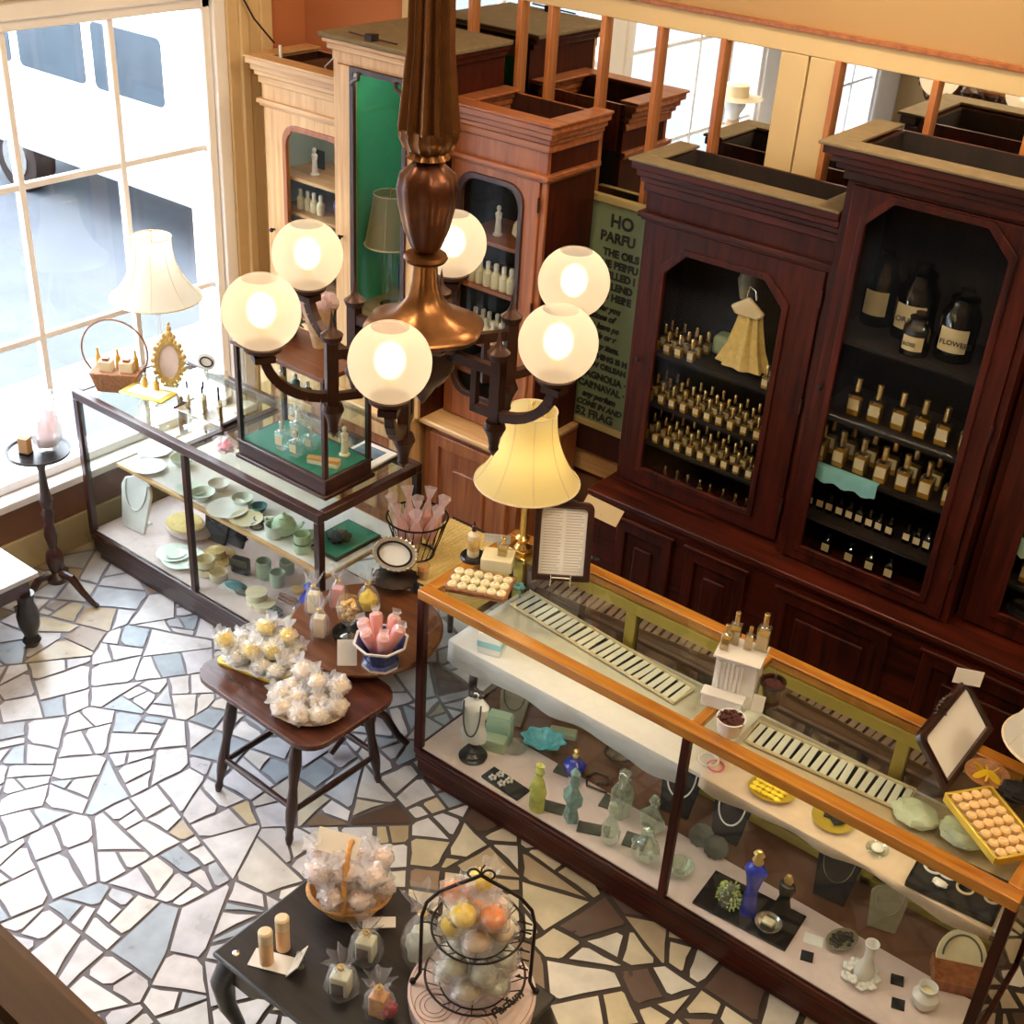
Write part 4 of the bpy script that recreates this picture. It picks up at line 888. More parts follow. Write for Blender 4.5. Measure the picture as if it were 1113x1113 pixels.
# ---- pine cabinets ------------------------------------------------------------------
rb = round_bottle('cream lotion bottle'); used = False
row(rb, [-3.81 + .05 * i for i in range(7)], (4.68,), 1.621, 'cream lotion bottle in the single row inside the reddish pine cabinet', 'lotion bottles on the upper middle shelf of the reddish cabinet', sc=1.5)
row(rb, [-3.83 + .045 * i for i in range(8)], (4.67, 4.75), 1.331, 'cream lotion bottle in the double row inside the reddish pine cabinet', 'lotion bottles on the lower middle shelf of the reddish cabinet', sc=1.5)
row(rb, [-5.04 + .05 * i for i in range(4)], (4.7,), 1.681, 'small bottle on the second shelf of the pale pine cabinet', 'bottles on the second shelf of the pale pine cabinet', sc=1.3)
row(rb, [-5.08 + .042 * i for i in range(12)], (4.68, 4.75), 1.451, 'small white bottle on the crowded third shelf of the pale pine cabinet', 'bottles on the third shelf of the pale pine cabinet', sc=1.2)
def figurine(label, loc, h, mat):
    t = thing('figurine', label, 'figurine', loc)
    G().lathe([(h * .16, 0), (h * .17, h * .05), (h * .11, h * .08), (h * .1, h * .35), (h * .085, h * .5), (h * .1, h * .6), (h * .115, h * .72), (h * .05, h * .79), (h * .04, h * .82)], 16).build('robe', mat, t)
    G().ball(0, 0, h * .89, h * .075, sz=1.25).build('head', mat, t)
    G().tube([(h * .1, 0, h * .72), (h * .14, -h * .05, h * .58), (h * .04, -h * .1, h * .56)], h * .025, 8).build('arm', mat, t)
figurine('slim white figurine on the top shelf of the reddish cabinet', (-3.71, 4.74, 1.861), .15, 'white')
figurine('second white figurine at the right end of the top shelf of the reddish cabinet', (-3.49, 4.78, 1.861), .17, 'white')
single('gourd_vase', G().lathe([(.03, 0), (.06, .03), (.055, .07), (.03, .11), (.035, .15), (.02, .18)], 18), 'ivory', 'pale gourd-shaped vase between two white figurines', 'vase', (-3.58, 4.78, 1.861))
figurine('white figurine on the top shelf of the pale pine cabinet', (-4.97, 4.74, 1.871), .15, 'white')
o = single('display_plate', G().lathe([(.11, 0), (.13, .012), (.125, .016), (.1, .006), (0, .006)], 28), 'white', 'round white plate standing on edge in the pale pine cabinet', 'plate', (-4.68, 4.84, 2.0)); o.rotation_euler = (1.45, 0, .2)
single('china_vase', G().lathe([(.03, 0), (.05, .03), (.055, .07), (.03, .11), (.035, .125), (.025, .125)], 18), 'bluepot', 'blue and white vase on the second shelf of the pale pine cabinet', 'vase', (-4.78, 4.76, 1.681))
single('photo_plaque', G().prism(rect(-.035, .035, 0, .1), 0, .01), 'ink', 'dark plaque behind the white figurine in the pale pine cabinet', 'plaque', (-5.04, 4.84, 1.871), bevel=.002)
def shade_lamp(label, loc, zb, zt, rb_, rt, shade, stem, rz=0, curve=0.35, base=None, panels=8, power=0, shademat=None):
    t = thing('table_lamp', label, 'lamp', loc, rz)
    stem(t, zb, zt)
    pr = []
    for i in range(13):
        u = i / 12; r = rb_ + (rt - rb_) * (1 - (1 - u) ** (1 + curve * 2.2)) ; pr.append((r, zb + (zt - zb) * u))
    s = G().lathe(pr, 48, close=False).build('lamp_shade', shade, t, sharp=3)
    for k in range(panels):
        a = 2 * PI * k / panels
        G().tube([((r + .001) * math.cos(a), (r + .001) * math.sin(a), z) for r, z in pr], .0016, 5).build('shade_seam', 'ivory', s)
    G().ring(rb_ + .001, .004, z=zb, n=40).build('shade_trim', 'ivory', s)
    G().ring(rt + .001, .003, z=zt, n=32).build('shade_rim', 'ivory', s)
    g = G(); g.lathe([(.003, zt - .05), (.003, zt + .025), (.007, zt + .03), (0, zt + .04)], 8)
    for k in range(3):
        a = 2 * PI * k / 3; g.tube([(0, 0, zt - .012), (rt * math.cos(a), rt * math.sin(a), zt - .004)], .002, 5)
    g.build('finial', 'brass', s)
    bz = zb + (zt - zb) * .35
    G().ball(0, 0, bz, .028, sz=1.3).build('bulb', 'bulb_on' if power else 'white', t)
    if power: lamp(loc[0], loc[1], loc[2] + bz, power, (1.0, 0.72, 0.34), .03)
    return t
M['bulb_on'] = emis('warm_bulb', (1.0, 0.78, 0.42), 12.0)
def shade_mat(name, c, tl=0.6, tc=None):
    m, t_, N, L, b = nt(name); N.remove(b)
    d = N.new('ShaderNodeBsdfDiffuse'); d.inputs[0].default_value = hx(c); tt = N.new('ShaderNodeBsdfTranslucent'); tt.inputs[0].default_value = hx(tc or c)
    x = N.new('ShaderNodeMixShader'); x.inputs[0].default_value = tl; L.new(d.outputs[0], x.inputs[1]); L.new(tt.outputs[0], x.inputs[2]); L.new(x.outputs[0], N['Material Output'].inputs[0])
    return m
M['shade_yellow'] = shade_mat('yellow_silk_shade', (0.9, 0.78, 0.4), .55)
M['shade_cream'] = shade_mat('cream_silk_shade', (0.9, 0.85, 0.72), .55)
M['shade_beige'] = shade_mat('beige_shade', (0.55, 0.45, 0.27), .5)
def glass_column(t, zb, zt):
    G().lathe([(.05, 0), (.05, .02)], 20).build('base', 'black', t)
    G().lathe([(.042, .02), (.042, zb + .02)], 20, flute=10, fd=.06).build('column', 'clearbot', t)
    G().lathe([(.006, zb), (.006, zt - .02)], 8).build('stem', 'brass', t)
shade_lamp('beige-shaded glass column lamp standing in for a reflection in the tallest pine cabinet', (-4.325, 4.64, 1.341), .34, .6, .13, .085, 'shade_beige', glass_column, curve=.05, panels=6)  # modelled as a lamp inside; stands for a reflection in the door glass
figurine('tiny white ornament on the back shelf in the tallest pine cabinet', (-4.0, 4.9, 1.571), .1, 'white')
single('small_picture', G().prism(rect(-.035, .035, 0, .1), 0, .012, hole=rect(-.024, .024, .014, .086)), 'pinkcloth', 'small pink picture frame against the green lining of the tallest pine cabinet', 'frame', (-4.41, 4.95, 1.95))
single('gift_box', G().bx(0, 0, 0, .1, .1, .14), 'cobalt', 'deep blue box on a low shelf of the tallest pine cabinet', 'box', (-4.41, 4.89, 1.341), bevel=.004)
single('gift_box', G().bx(0, 0, 0, .2, .14, .09), 'teal', 'teal box on the lowest shelf of the tallest pine cabinet', 'box', (-4.3, 4.66, 1.141), bevel=.004)
bt = put(rb, True, (-4.15, 4.9, 1.571), 0, 'white bottle on the shelf behind the beige lamp in the tallest pine cabinet', 'bottles behind the beige lamp', 1.3)
for x in (-4.24, -4.07): put(rb, True, (x, 4.9, 1.571), 0, 'white bottle on the shelf behind the beige lamp in the tallest pine cabinet', 'bottles behind the beige lamp', 1.3)
# black radio box and aerial on top of the pale pine cabinet
t = thing('cable_box', 'black flat box with white cable on top of the pale pine cabinet', 'box', (-4.86, 4.82, 2.36))
G().box(-.22, .2, -.1, .12, 0, .075).build('case', 'black', t, bevel=.005)
G().tube([(.05, -.1, .04), (.03, -.13, .1), (.08, -.08, .17), (.2, .0, .19)], .004, 6).build('cable', 'paper', t)
G().tube([(-.26, -.16, -.02), (-.26, -.16, .16)], .008, 8).build('aerial', 'paper', t)
single('wall_wire', G().tube([(-5.33, 4.5, 3.05), (-5.33, 4.56, 2.8), (-5.31, 4.66, 2.62), (-5.25, 4.74, 2.5)], .005, 6), 'iron', 'thin dark wire hanging down the window casing to the pale pine cabinet', 'wire', (0, 0, 0))
single('door_latch', G().box(-.02, .02, -.01, .04, 0, .03).tube([(-.13, -.0, .02), (0, 0, .015), (.16, .01, .012)], .004, 6), 'iron', 'small dark clamp lying on the front edge of the tallest pine cabinet', 'clamp', (-4.24, 4.4, 2.71))

# ================================================================== near showcase: on top
# soap tray
a, b = P(484, 643, TOP), P(548, 656, TOP); rz = ang(a, b); L_ = (b - a).length
t = thing('soap_tray', 'wicker tray of round cream soaps on the left end of the honey wood showcase', 'tray', tuple((a + b) / 2), rz)
W_ = .15
g = G(); g.box(-L_ / 2, L_ / 2, 0, W_, 0, .008); g.build('bottom', 'wicker', t)
g = G(); ring_pts = [(-L_ / 2, 0), (L_ / 2, 0), (L_ / 2, W_), (-L_ / 2, W_)]
for k in range(4):
    p, q = ring_pts[k], ring_pts[(k + 1) % 4]; g.tube([(p[0], p[1], .02), (q[0], q[1], .02)], .008, 8)
g.build('rim', 'wicker', t)
c0 = (a + b) / 2; ca, sa = math.cos(rz), math.sin(rz)
sp = None
nx_, ny_ = 6, 3
M['soapc'] = plain('ivory_soap', (0.83, 0.74, 0.48), 0.45, var=0.12, scale=50)
sp = single('round_soap', G().lathe([(.016, 0), (.021, .006), (.021, .018), (.016, .025), (.006, .026), (.004, .022), (0, .022)], 14), 'soapc', 'round cream soap packed in the wicker tray on the honey wood showcase', 'soap', (0, 0, 0), group='cream soaps in the wicker tray'); used = False
for i in range(nx_):
    for j in range(nx_ // 2):
        x = -L_ / 2 + L_ * (i + .5) / nx_; y = W_ * (j + .5) / 3
        put(sp, used, (c0.x + x * ca - y * sa, c0.y + x * sa + y * ca, TOP + .009)); used = True
# pump bottle on black dish
p = P(514, 607, TOP)
single('trinket_dish', G().lathe([(.05, 0), (.055, .012), (.05, .02), (.04, .018), (0, .016)], 24), 'black', 'round black dish under the cream bottle behind the wicker soap tray', 'dish', tuple(p))
t = thing('lotion_bottle', 'tall cream bottle with dark dropper on a round black dish', 'bottle', (p.x, p.y, TOP + .017))
G().lathe([(.024, 0), (.025, .005), (.025, .1), (.012, .112), (.011, .118)], 18).build('body', 'ivory', t)
G().lathe([(.01, .118), (.01, .14), (.005, .145), (.004, .16), (0, .162)], 12).build('dropper', 'walnut', t)
G().lathe([(.0255, .03), (.0255, .08)], 18, close=False).build('label', 'gold', t)
# cream box and small bottle on it
p = P(541, 615, TOP)
single('gift_box', G().bx(0, 0, 0, .13, .1, .055), 'cream', 'cream gift box in front of the brass lamp base', 'box', tuple(p), .5, bevel=.004)
q = perfume('small clear perfume bottle on the cream gift box by the brass lamp', .04, .03, .05, .02, 'amber', None, 'cap', glass='clearbot'); q.location = (p.x + .015, p.y + .01, TOP + .0555); q.rotation_euler = (0, 0, .4)
# brass lamp with lit yellow shade
def brass_stem(t, zb, zt):
    G().bx(0, 0, 0, .11, .11, .022).bx(0, 0, .022, .085, .085, .018).build('base', 'brass', t, bevel=.004)
    G().lathe([(.034, .04), (.02, .06), (.03, .085), (.016, .1), (.014, zb - .02), (.02, zb - .01), (.012, zb)], 20).build('column', 'brass', t)
    G().lathe([(.006, zb), (.006, zt - .02)], 8).build('stem', 'brass', t)
p = P(567, 603, TOP)
shade_lamp('brass table lamp with lit yellow bell shade on the honey wood showcase', (p.x, p.y, TOP), .355, .67, .212, .1, 'shade_yellow', brass_stem, power=LAMP_P, curve=.55)
# little card on wire
p = P(540, 600, TOP)
t = thing('price_card', 'small white card on a wire holder left of the brass lamp base', 'card', tuple(p), .55)
G().prism(rect(-.055, .055, .045, .085), 0, .002).build('card', 'paper', t)
G().lathe([(.018, 0), (.016, .006), (.003, .01), (.003, .05)], 12).build('holder', 'brass', t)
# framed menu on easel
def leaning_frame(name, label, loc, rz, w, h, fw, fm, lean, sheet, arch=True, lines=True, depth=.018):
    t = thing(name, label, 'frame', loc, rz)
    out = rrect(-w / 2, w / 2, 0, h, .03, bottom=False); inn = rrect(-w / 2 + fw, w / 2 - fw, fw, h - fw, .018, bottom=False)
    g = G().at(0, 0, .004, rx=-lean); g.prism(out, -depth / 2, depth / 2, hole=inn); f = g.build('frame', fm, t, bevel=.004)
    g = G().at(0, 0, .004, rx=-lean)
    big = rrect(-w / 2 + fw * .72, w / 2 - fw * .72, fw * .72, h - fw * .72, .02, bottom=False)
    g.prism(big, -depth / 2 - .006, -depth / 2 + .002, hole=inn); g.build('inner_moulding', fm, f, bevel=.002)
    g = G().at(0, 0, .004, rx=-lean); g.prism(inn, 0, .003); g.build('sheet', sheet, t)
    if arch:
        g = G().at(0, 0, .004, rx=-lean)
        for i in range(7): g.ball((i - 3) * w * .055, -depth / 2, h + .002 + .008 * math.cos((i - 3) * .5), .011 - .0012 * abs(i - 3))
        g.build('carved_crest', fm, f)
    if lines:
        g = G().at(0, 0, .004, rx=-lean)
        n = int((h - 2 * fw) / .0115)
        for i in range(1, n):
            z = h - fw - i * .0115
            for xa, xb in ((-w / 2 + fw + .012, -.008), (.008, w / 2 - fw - .012)): g.box(xa, xb - .01 * (i % 3 == 0), -.001, 0, z, z + .0028)
        g.build('printed_lines', 'greyline', t, flat=True)
    g = G(); g.box(-.01, .01, .0, h * .42, 0, .005); g.tube([(0, h * .4, .003), (0, h * math.sin(lean) * .8 + .012, h * .75)], .005, 6); g.build('easel_leg', 'iron', t)
    return t
M['greyline'] = plain('grey_print', (0.5, 0.44, 0.38), 0.8)
a, b = P(577, 630, TOP), P(640, 634, TOP); c_ = (a + b) / 2
fr = leaning_frame('menu_frame', 'carved dark wood frame with printed price list on the honey wood showcase', tuple(c_), ang(a, b), (b - a).length, .33, .026, 'walnut', .3, 'paper')
g = G(); g.tube([(-.04, -.04, .004), (-.04, -.03, .05), (-.04, -.02, .03), (.04, -.02, .03), (.04, -.03, .05), (.04, -.04, .004)], .003, 6); g.build('wire_easel', 'silver', fr)
# tag standing behind the menu frame
p = P(648, 606, TOP)
t = thing('note_card', 'tilted blank cream card on a stand behind the price list frame', 'card', tuple(p), .62)
g = G().at(0, 0, .22, ry=.42, rx=-.25); g.prism(rect(-.085, .085, -.03, .045), 0, .002); g.build('card', 'ivory', t)
G().lathe([(.025, 0), (.02, .006), (.003, .01), (.003, .21)], 12).build('holder', 'iron', t)
# turquoise flower ornament
p = P(563, 640, TOP); t = thing('flower_ornament', 'small blue-green enamel flower lying beside the price list frame', 'ornament', tuple(p), .3)
g = G()
for i in range(5):
    a_ = 2 * PI * i / 5; g.ball(.018 * math.cos(a_), .018 * math.sin(a_), .012, .013, 1.1, .8, .6)
g.build('petals', 'teal', t); G().tube([(0, 0, .01), (.02, -.03, .008), (.03, -.06, .004)], .004, 6).build('stem', 'teal', t)
# white tester stand with perfume bottles
p = P(797, 757, TOP); rz = .25
t = thing('tester_stand', 'white ribbed stand holding perfume testers on the honey wood showcase', 'stand', tuple(p), rz)
g = G(); g.box(-.075, .075, -.05, .07, 0, .19); g.box(-.085, .085, -.062, .08, .19, .2); g.build('body', 'white', t, bevel=.003)
g = G()
for i in range(6): g.box(-.062 + i * .016, -.052 + i * .016, -.057, -.048, .06, .175)
g.build('ribs', 'white', t)
g = G(); g.box(-.095, .05, -.1, -.052, 0, .05); g.box(-.1, .055, -.105, -.052, .05, .058); g.build('step', 'white', t, bevel=.003)
tp = perfume('tester', .042, .036, .085, .04, 'amber', None, 'cap', glass='clearbot'); used = False
for k, (x, y, s_, lab) in enumerate(((.058, .05, 1.1, 'tallest perfume tester at the right rear corner of the white stand'), (.015, .03, .7, 'short perfume tester with amber cap in the middle of the white stand'),
                                    (-.04, .04, .95, 'perfume tester at the left rear of the white stand'), (-.06, -.01, .75, 'perfume tester at the front left of the white stand'))):
    put(tp, used, (p.x + x * math.cos(rz) - y * math.sin(rz), p.y + x * math.sin(rz) + y * math.cos(rz), TOP + .2005), rz, lab, None, s_); used = True
# carved cup, card, bowl of petals
p = P(836, 764, TOP)
t = thing('carved_cup', 'turned wooden cup with dark filling and a glass rod right of the white stand', 'cup', tuple(p))
G().lathe([(.032, 0), (.035, .008), (.028, .02), (.034, .07), (.046, .085), (.046, .1), (.036, .1), (.034, .09)], 22, close=False).build('body', 'walnut', t)
G().lathe([(.035, .086), (0, .092)], 18, close=False).build('filling', 'potp', t)
G().tube([(.005, 0, .09), (.002, .005, .145)], .005, 8).build('rod', 'clearbot', t)
p = P(818, 772, TOP); o = single('price_card', G().prism(rect(-.035, .035, 0, .062), 0, .002), 'paper', 'white card leaning against the turned wooden cup', 'card', tuple(p), .25); o.rotation_euler = (-.3, 0, .25)
p = P(792, 796, TOP)
t = thing('petal_bowl', 'white bowl of dried dark petals in front of the white tester stand', 'bowl', tuple(p))
G().lathe([(.036, 0), (.04, .004), (.05, .06), (.052, .066), (.047, .066), (.042, .05)], 24, close=False).build('bowl', 'white', t)
g = G()
for i in range(70):
    r_, a_ = .045 * math.sqrt(rnd.random()), rnd.uniform(0, 2 * PI); g.ball(r_ * math.cos(a_), r_ * math.sin(a_), .056 + rnd.uniform(0, .009), .007, 1.3, .8, .5, 7, 5)
o = g.build('dried_petals', 'potp', t); o['kind'] = 'stuff'
G().lathe([(.046, .052), (0, .052)], 18, close=False).build('petal_bed', 'potp', t)
# second leaning frame at the right end
B = P(1027, 862, TOP); R_ = P(1080, 795, TOP); wv = abs(R_.y - B.y); Ltop = PY(995, 801, B.y)
lean = math.atan2(abs(Ltop.x - B.x), max(.05, Ltop.z - TOP)); hh = math.hypot(Ltop.x - B.x, Ltop.z - TOP)
fr2 = leaning_frame('menu_frame', 'carved dark frame with blank white sheet leaning back at the right end of the showcase', (B.x, B.y + wv / 2, TOP), PI / 2, wv, hh, .026, 'walnut', lean, 'paper', lines=False)
o = single('note_card', G().prism(rect(-.05, .05, 0, .058), 0, .002), 'paper', 'small white card stuck up on the top corner of the blank white frame', 'card', (Ltop.x + .02, B.y + wv * .92, Ltop.z + .0), .5); o.rotation_euler = (-.2, .12, .6)
# white lamp at the right edge
def white_stem(t, zb, zt):
    G().lathe([(.06, 0), (.06, .015), (.02, .03), (.03, .07), (.012, .1), (.012, zb)], 20).build('base', 'walnut', t)
    G().lathe([(.006, zb), (.006, zt - .02)], 8).build('stem', 'brass', t)
shade_lamp('white shaded table lamp cut off by the right edge of the view', (-.485, 3.71, TOP), .2, .5, .165, .085, 'shade_cream', white_stem, power=0, curve=.6)
# gold soap tray right
a, b = P(1026, 870, TOP), P(1081, 940, TOP); rz = ang(a, b); L_ = (b - a).length; W_ = .17; c0 = a
t = thing('soap_tray', 'gilt-edged tray of peach soaps at the right end of the showcase', 'tray', tuple(a), rz)
G().box(0, L_, 0, W_, 0, .01).build('bottom', 'ivory', t)
g = G()
for x0_, x1_, y0_, y1_ in ((0, L_, -.006, .004), (0, L_, W_ - .004, W_ + .006), (-.006, .004, 0, W_), (L_ - .004, L_ + .006, 0, W_)): g.box(x0_, x1_, y0_, y1_, 0, .03)
g.build('rim', 'goldtray', t, bevel=.002)
s2 = single('round_soap', G().lathe([(.014, 0), (.018, .005), (.018, .016), (.012, .022), (0, .02)], 12), plain('peach_soap', (0.82, 0.56, 0.26), 0.45, var=0.15, scale=50), 'round peach soap in the gilt-edged tray at the right end', 'soap', (0, 0, 0), group='peach soaps in the gilt-edged tray'); used = False
ca, sa = math.cos(rz), math.sin(rz)
for i in range(7):
    for j in range(4):
        x, y = L_ * (i + .5) / 7, .012 + (W_ - .024) * (j + .5) / 4
        put(s2, used, (c0.x + x * ca - y * sa, c0.y + x * sa + y * ca, TOP + .011)); used = True
p = P(1068, 850, TOP); t = thing('leaf_dish', 'shallow wicker dish of yellow leaves behind the gilt-edged tray', 'dish', (p.x, p.y + .03, TOP))
G().lathe([(.05, 0), (.075, .02), (.07, .02), (.045, .006), (0, .006)], 22).build('dish', 'wicker', t)
g = G()
for i in range(7): g.at(.025 * math.cos(i), .025 * math.sin(i), .018, rx=.5 * math.sin(i * 2), ry=.5 * math.cos(i * 3), rz=i); g.prism(oval(.03, .012, 10), -.001, .001)
g.at(); o = g.build('leaves', 'yellow', t); o['kind'] = 'stuff'
p = P(1105, 868, TOP); crs = G(); crumple(crs, 0, 0, .026, .05, 1.2, 1, .5, 5, .3)
single('black_pouch', crs, 'velvet', 'crumpled black velvet pouch beside the peach soaps', 'pouch', (p.x - .0, p.y + .0, TOP))

# ================================================================== near showcase: inside
def strips(p0, p1, n, label):
    rz = ang(p0, p1); L_ = (p1 - p0).length
    t = thing('scent_strip_rack', label, 'rack', tuple(p0), rz)
    g = G(); g.box(0, L_, 0, .004, 0, .012); g.box(0, L_, .126, .13, 0, .02); g.box(0, .004, 0, .13, 0, .014); g.box(L_ - .004, L_, 0, .13, 0, .014); g.build('rack_frame', 'ivory', t)
    G().box(0, L_, 0.004, .126, 0, .003).build('rack_floor', 'black', t)
    for i in range(n):
        x = L_ * (i + .5) / n; w_ = .0125
        o = G().at(x, 0, .006, rz=rnd.uniform(-.05, .05)).box(-w_, w_, .004, .124, 0, .004).build('scent_strip', 'paper', t)
p0, p1 = P(553, 657, .75), P(733, 766, .75); strips(p0, p1, 24, 'row of white scent strips in a rack inside the left bay of the showcase')
p0, p1 = P(808, 806, .75), P(982, 884, .75); strips(p0, p1, 17, 'row of white scent strips in a rack inside the right bay of the showcase')
p = P(535, 706, NS); t = thing('gift_box', 'pale blue and white box on the left end of the upper shelf', 'box', tuple(p), .3)
G().bx(0, 0, 0, .1, .08, .1).build('box', 'paper', t, bevel=.004); G().bx(0, 0, .03, .102, .082, .028).build('band', plain('pale_blue', (.3, .6, .68), .5), t)
def ring_thing(name, label, loc, R, r, mat, cat, n=28, sy=1.0, group=None): return single(name, G().ring(R, r, n=n, m=8, sy=sy, z=r), mat, label, cat, loc, 0.3, group)
ring_thing('bracelet', 'red bracelet on the peach cloth beside the centre post', tuple(P(778, 833, NS)), .03, .003, 'hotpink', 'bracelet')
ring_thing('bracelet', 'white bracelet under the red one beside the centre post', tuple(P(770, 826, NS)), .036, .004, 'white', 'bracelet')
p = P(838, 862, NS); plate('soap_plate', 'oval yellow plate of small soaps on the peach shelf cloth', tuple(p), .085, 'goldtray', .02, sy=.8, rz=.3)
ss = single('guest_soap', G().ball(0, 0, .009, .012, 1.2, .9, .75, 10, 7), 'yellow', 'little yellow soap on the oval yellow plate', 'soap', (0, 0, 0), group='little soaps on the yellow plate'); used = False
for i in range(5):
    for j in range(4): put(ss, used, (p.x - .055 + i * .024, p.y - .038 + j * .024, NS + .012)); used = True
p = P(905, 893, NS); plate('brass_dish', 'round yellow brass dish holding black cards on the peach shelf cloth', tuple(p), .075, 'goldtray', .018)
for k, (dx, dy, r_, lb) in enumerate(((-.015, .01, .3, 'upper black earring card on the brass dish'), (.02, -.005, .9, 'lower black earring card on the brass dish'))):
    single('earring_card', G().bx(0, 0, 0, .045, .03, .004), 'velvet', lb, 'card', (p.x + dx, p.y + dy, NS + .012 + .005 * k), r_)
p = P(953, 925, NS); t = thing('soap_dish', 'small round glass dish with white soap near the jewellery tray', 'dish', tuple(p))
G().lathe([(.03, 0), (.04, .012), (.038, .014), (.025, .004), (0, .004)], 20).build('dish', 'clearbot', t); G().ball(0, 0, .016, .022, sz=.5).build('soap', 'white', t)
# black jewellery tray on the shelf
a, b = P(985, 962, NS), P(1090, 1012, NS); rz = ang(a, b); L_ = min((b - a).length, .28)
t = thing('jewellery_tray', 'flat black tray of bracelets at the right end of the upper shelf', 'tray', tuple(a), rz)
G().box(0, L_, -.0, .2, 0, .012).build('pad', 'velvet', t); g = G(); g.box(-.004, L_ + .004, -.006, 0, 0, .02); g.box(-.004, L_ + .004, .2, .206, 0, .02); g.box(-.006, 0, 0, .2, 0, .02); g.box(L_, L_ + .006, 0, .2, 0, .02); g.build('rim', 'black', t)
ca, sa = math.cos(rz), math.sin(rz)
def ontray(u, v): return (a.x + u * ca - v * sa, a.y + u * sa + v * ca, NS + .0125)
for u, v, R, lb in ((.05, .12, .03, 'white bracelet nearest the left side of the black jewellery tray'), (.1, .125, .03, 'second white bracelet on the black jewellery tray'),
                    (.165, .09, .026, 'knotted pale bracelet in the middle of the black jewellery tray'), (.2, .13, .024, 'pale bracelet overlapping the knotted one'), (.25, .1, .022, 'beaded bracelet at the right end of the black jewellery tray')):
    ring_thing('bracelet', lb, ontray(u, v), R, .0045, 'white' if u < .15 else 'ivory', 'bracelet')
single('clasp', G().ball(0, 0, .012, .02, 1.2, .8, .6, jit=.4), 'white', 'white shell clasp in front of the bracelets on the black tray', 'jewellery', ontray(.09, .05))
for px, py, lb in ((992, 893, 'rolled mint towel right of the scent strips under the glass top'), (1043, 915, 'folded mint towel under the gilt-edged soap tray')):
    p = P(px, py, NS); gg = G(); crumple(gg, 0, 0, .04, .07, 1.15, .9, .55, px, .22)
    single('rolled_towel', gg, plain('mint_towel', (.66, .72, .55), .9, var=.06, scale=60, bump=.3), lb, 'towel', (p.x, p.y, NS))

# left bay of the deck
p = P(514, 822, ND); t = thing('torso_stand', 'white torso jewellery stand with dark chain on a turned black base', 'bust', tuple(p), .2)
G().lathe([(.06, 0), (.062, .008), (.045, .016), (.05, .026), (.032, .036), (.036, .046), (.014, .058), (.012, .08)], 24).build('base', 'black', t)
G().lathe([(.03, .08), (.055, .1), (.06, .13), (.046, .18), (.044, .2), (.058, .25), (.062, .28), (.04, .305), (.02, .315), (.02, .335), (.0, .338)], 24, sy=.62).build('torso', 'white', t)
g = G(); g.tube([(.04 * math.cos(a_), -.03 - .012 * abs(math.sin(a_)), .31 - .17 * abs(math.sin(a_)) ** .7) for a_ in [i * PI / 14 for i in range(15)]], .004, 6); g.build('necklace', 'slate', t)
g = G()
for i in range(6): g.ball(.02 * math.cos(i), .02 * math.sin(i), .33 + .006 * (i % 3), .012, 1, 1, .7, 8, 6)
g.build('hair_ornament', 'iron', t)
p = P(538, 805, ND); single('gift_box', G().bx(0, 0, 0, .11, .06, .12).bx(0, 0, .12, .1, .05, .01), 'mint', 'standing mint green box beside the white torso stand', 'box', (p.x, p.y + .03, ND), .35, bevel=.003)
single('gift_box', G().bx(0, 0, 0, .1, .06, .06), 'green', 'lower green box in front of the standing mint box', 'box', (p.x + .03, p.y - .04, ND), .35, bevel=.003)
p = P(556, 782, ND); bust('grey-green necklace stand behind the mint green box', (p.x + .02, 3.56, ND), .2, 'greyvel', 'grey', .3)
p = P(590, 812, ND); t = thing('glass_bowl', 'rippled aqua glass bowl on the deck of the left bay', 'bowl', tuple(p), .4)
G().lathe([(.03, 0), (.045, .01), (.085, .04), (.095, .05), (.088, .05), (.04, .016), (0, .012)], 48, flute=8, fd=.1, sy=.75).build('bowl', 'aqua', t)
single('soap_bar', G().bx(0, 0, 0, .12, .05, .03), 'green', 'long pale green bar behind the aqua glass bowl', 'soap', (p.x + .02, p.y + .12, ND), .45, bevel=.006)
plate('glass_plate', 'flat greenish glass plate under the front of the aqua bowl', (p.x - .09, p.y - .09, ND), .06, 'clearbot', .01)
a, b = P(527, 838, ND), P(572, 868, ND); t = thing('earring_card', 'long black card with two pairs of white flower earrings', 'card', tuple((a + b) / 2), ang(a, b))
G().bx(0, 0, 0, .2, .08, .012).build('card', 'velvet', t, bevel=.002)
for u in (-.05, .0):
    g = G()
    for v in (-.018, .018):
        for i in range(5): g.ball(u + .012 * math.cos(1.26 * i) + v * .3, v + .012 * math.sin(1.26 * i), .016, .007, n=8, m=5)
    g.build('earring', 'white', t)
def fancy(label, loc, prof, mat, stop, sm='clearbot', flute=0, fd=0, rz=0, sy=.7, name='glass_bottle', k=1.3):
    prof = [(r * (1 + (k - 1) * .6), h * k) for r, h in prof]; stop = [(r * (1 + (k - 1) * .6), h * k) for r, h in stop]
    t = thing(name, label, 'bottle', loc, rz)
    G().lathe(prof, 28, flute=flute, fd=fd, sy=sy).build('body', mat, t); z = prof[-1][1]
    G().lathe([(r, z + h) for r, h in stop], 16, sy=sy).build('stopper', sm, t); return t
M['speck'] = plain('speckled_yellow_glass', (.62, .55, .12), .15, var=.85, scale=22)
M['swirl'] = plain('swirled_teal_glass', (.2, .34, .33), .12, var=.9, scale=26)
M['palegr'] = pane('pale_green_glass', (.88, .97, .88), .14, .04, haze=.16, hazec=(.75, .9, .78), pw=1.8)
tall = [(.026, 0), (.03, .01), (.03, .06), (.034, .08), (.022, .12), (.012, .135), (.012, .145)]
fancy('speckled yellow art glass bottle at the front of the left bay', tuple(P(583, 880, ND)), tall, 'speck', [(.012, 0), (.02, .012), (.012, .03), (.018, .038), (0, .05)], 'speck')
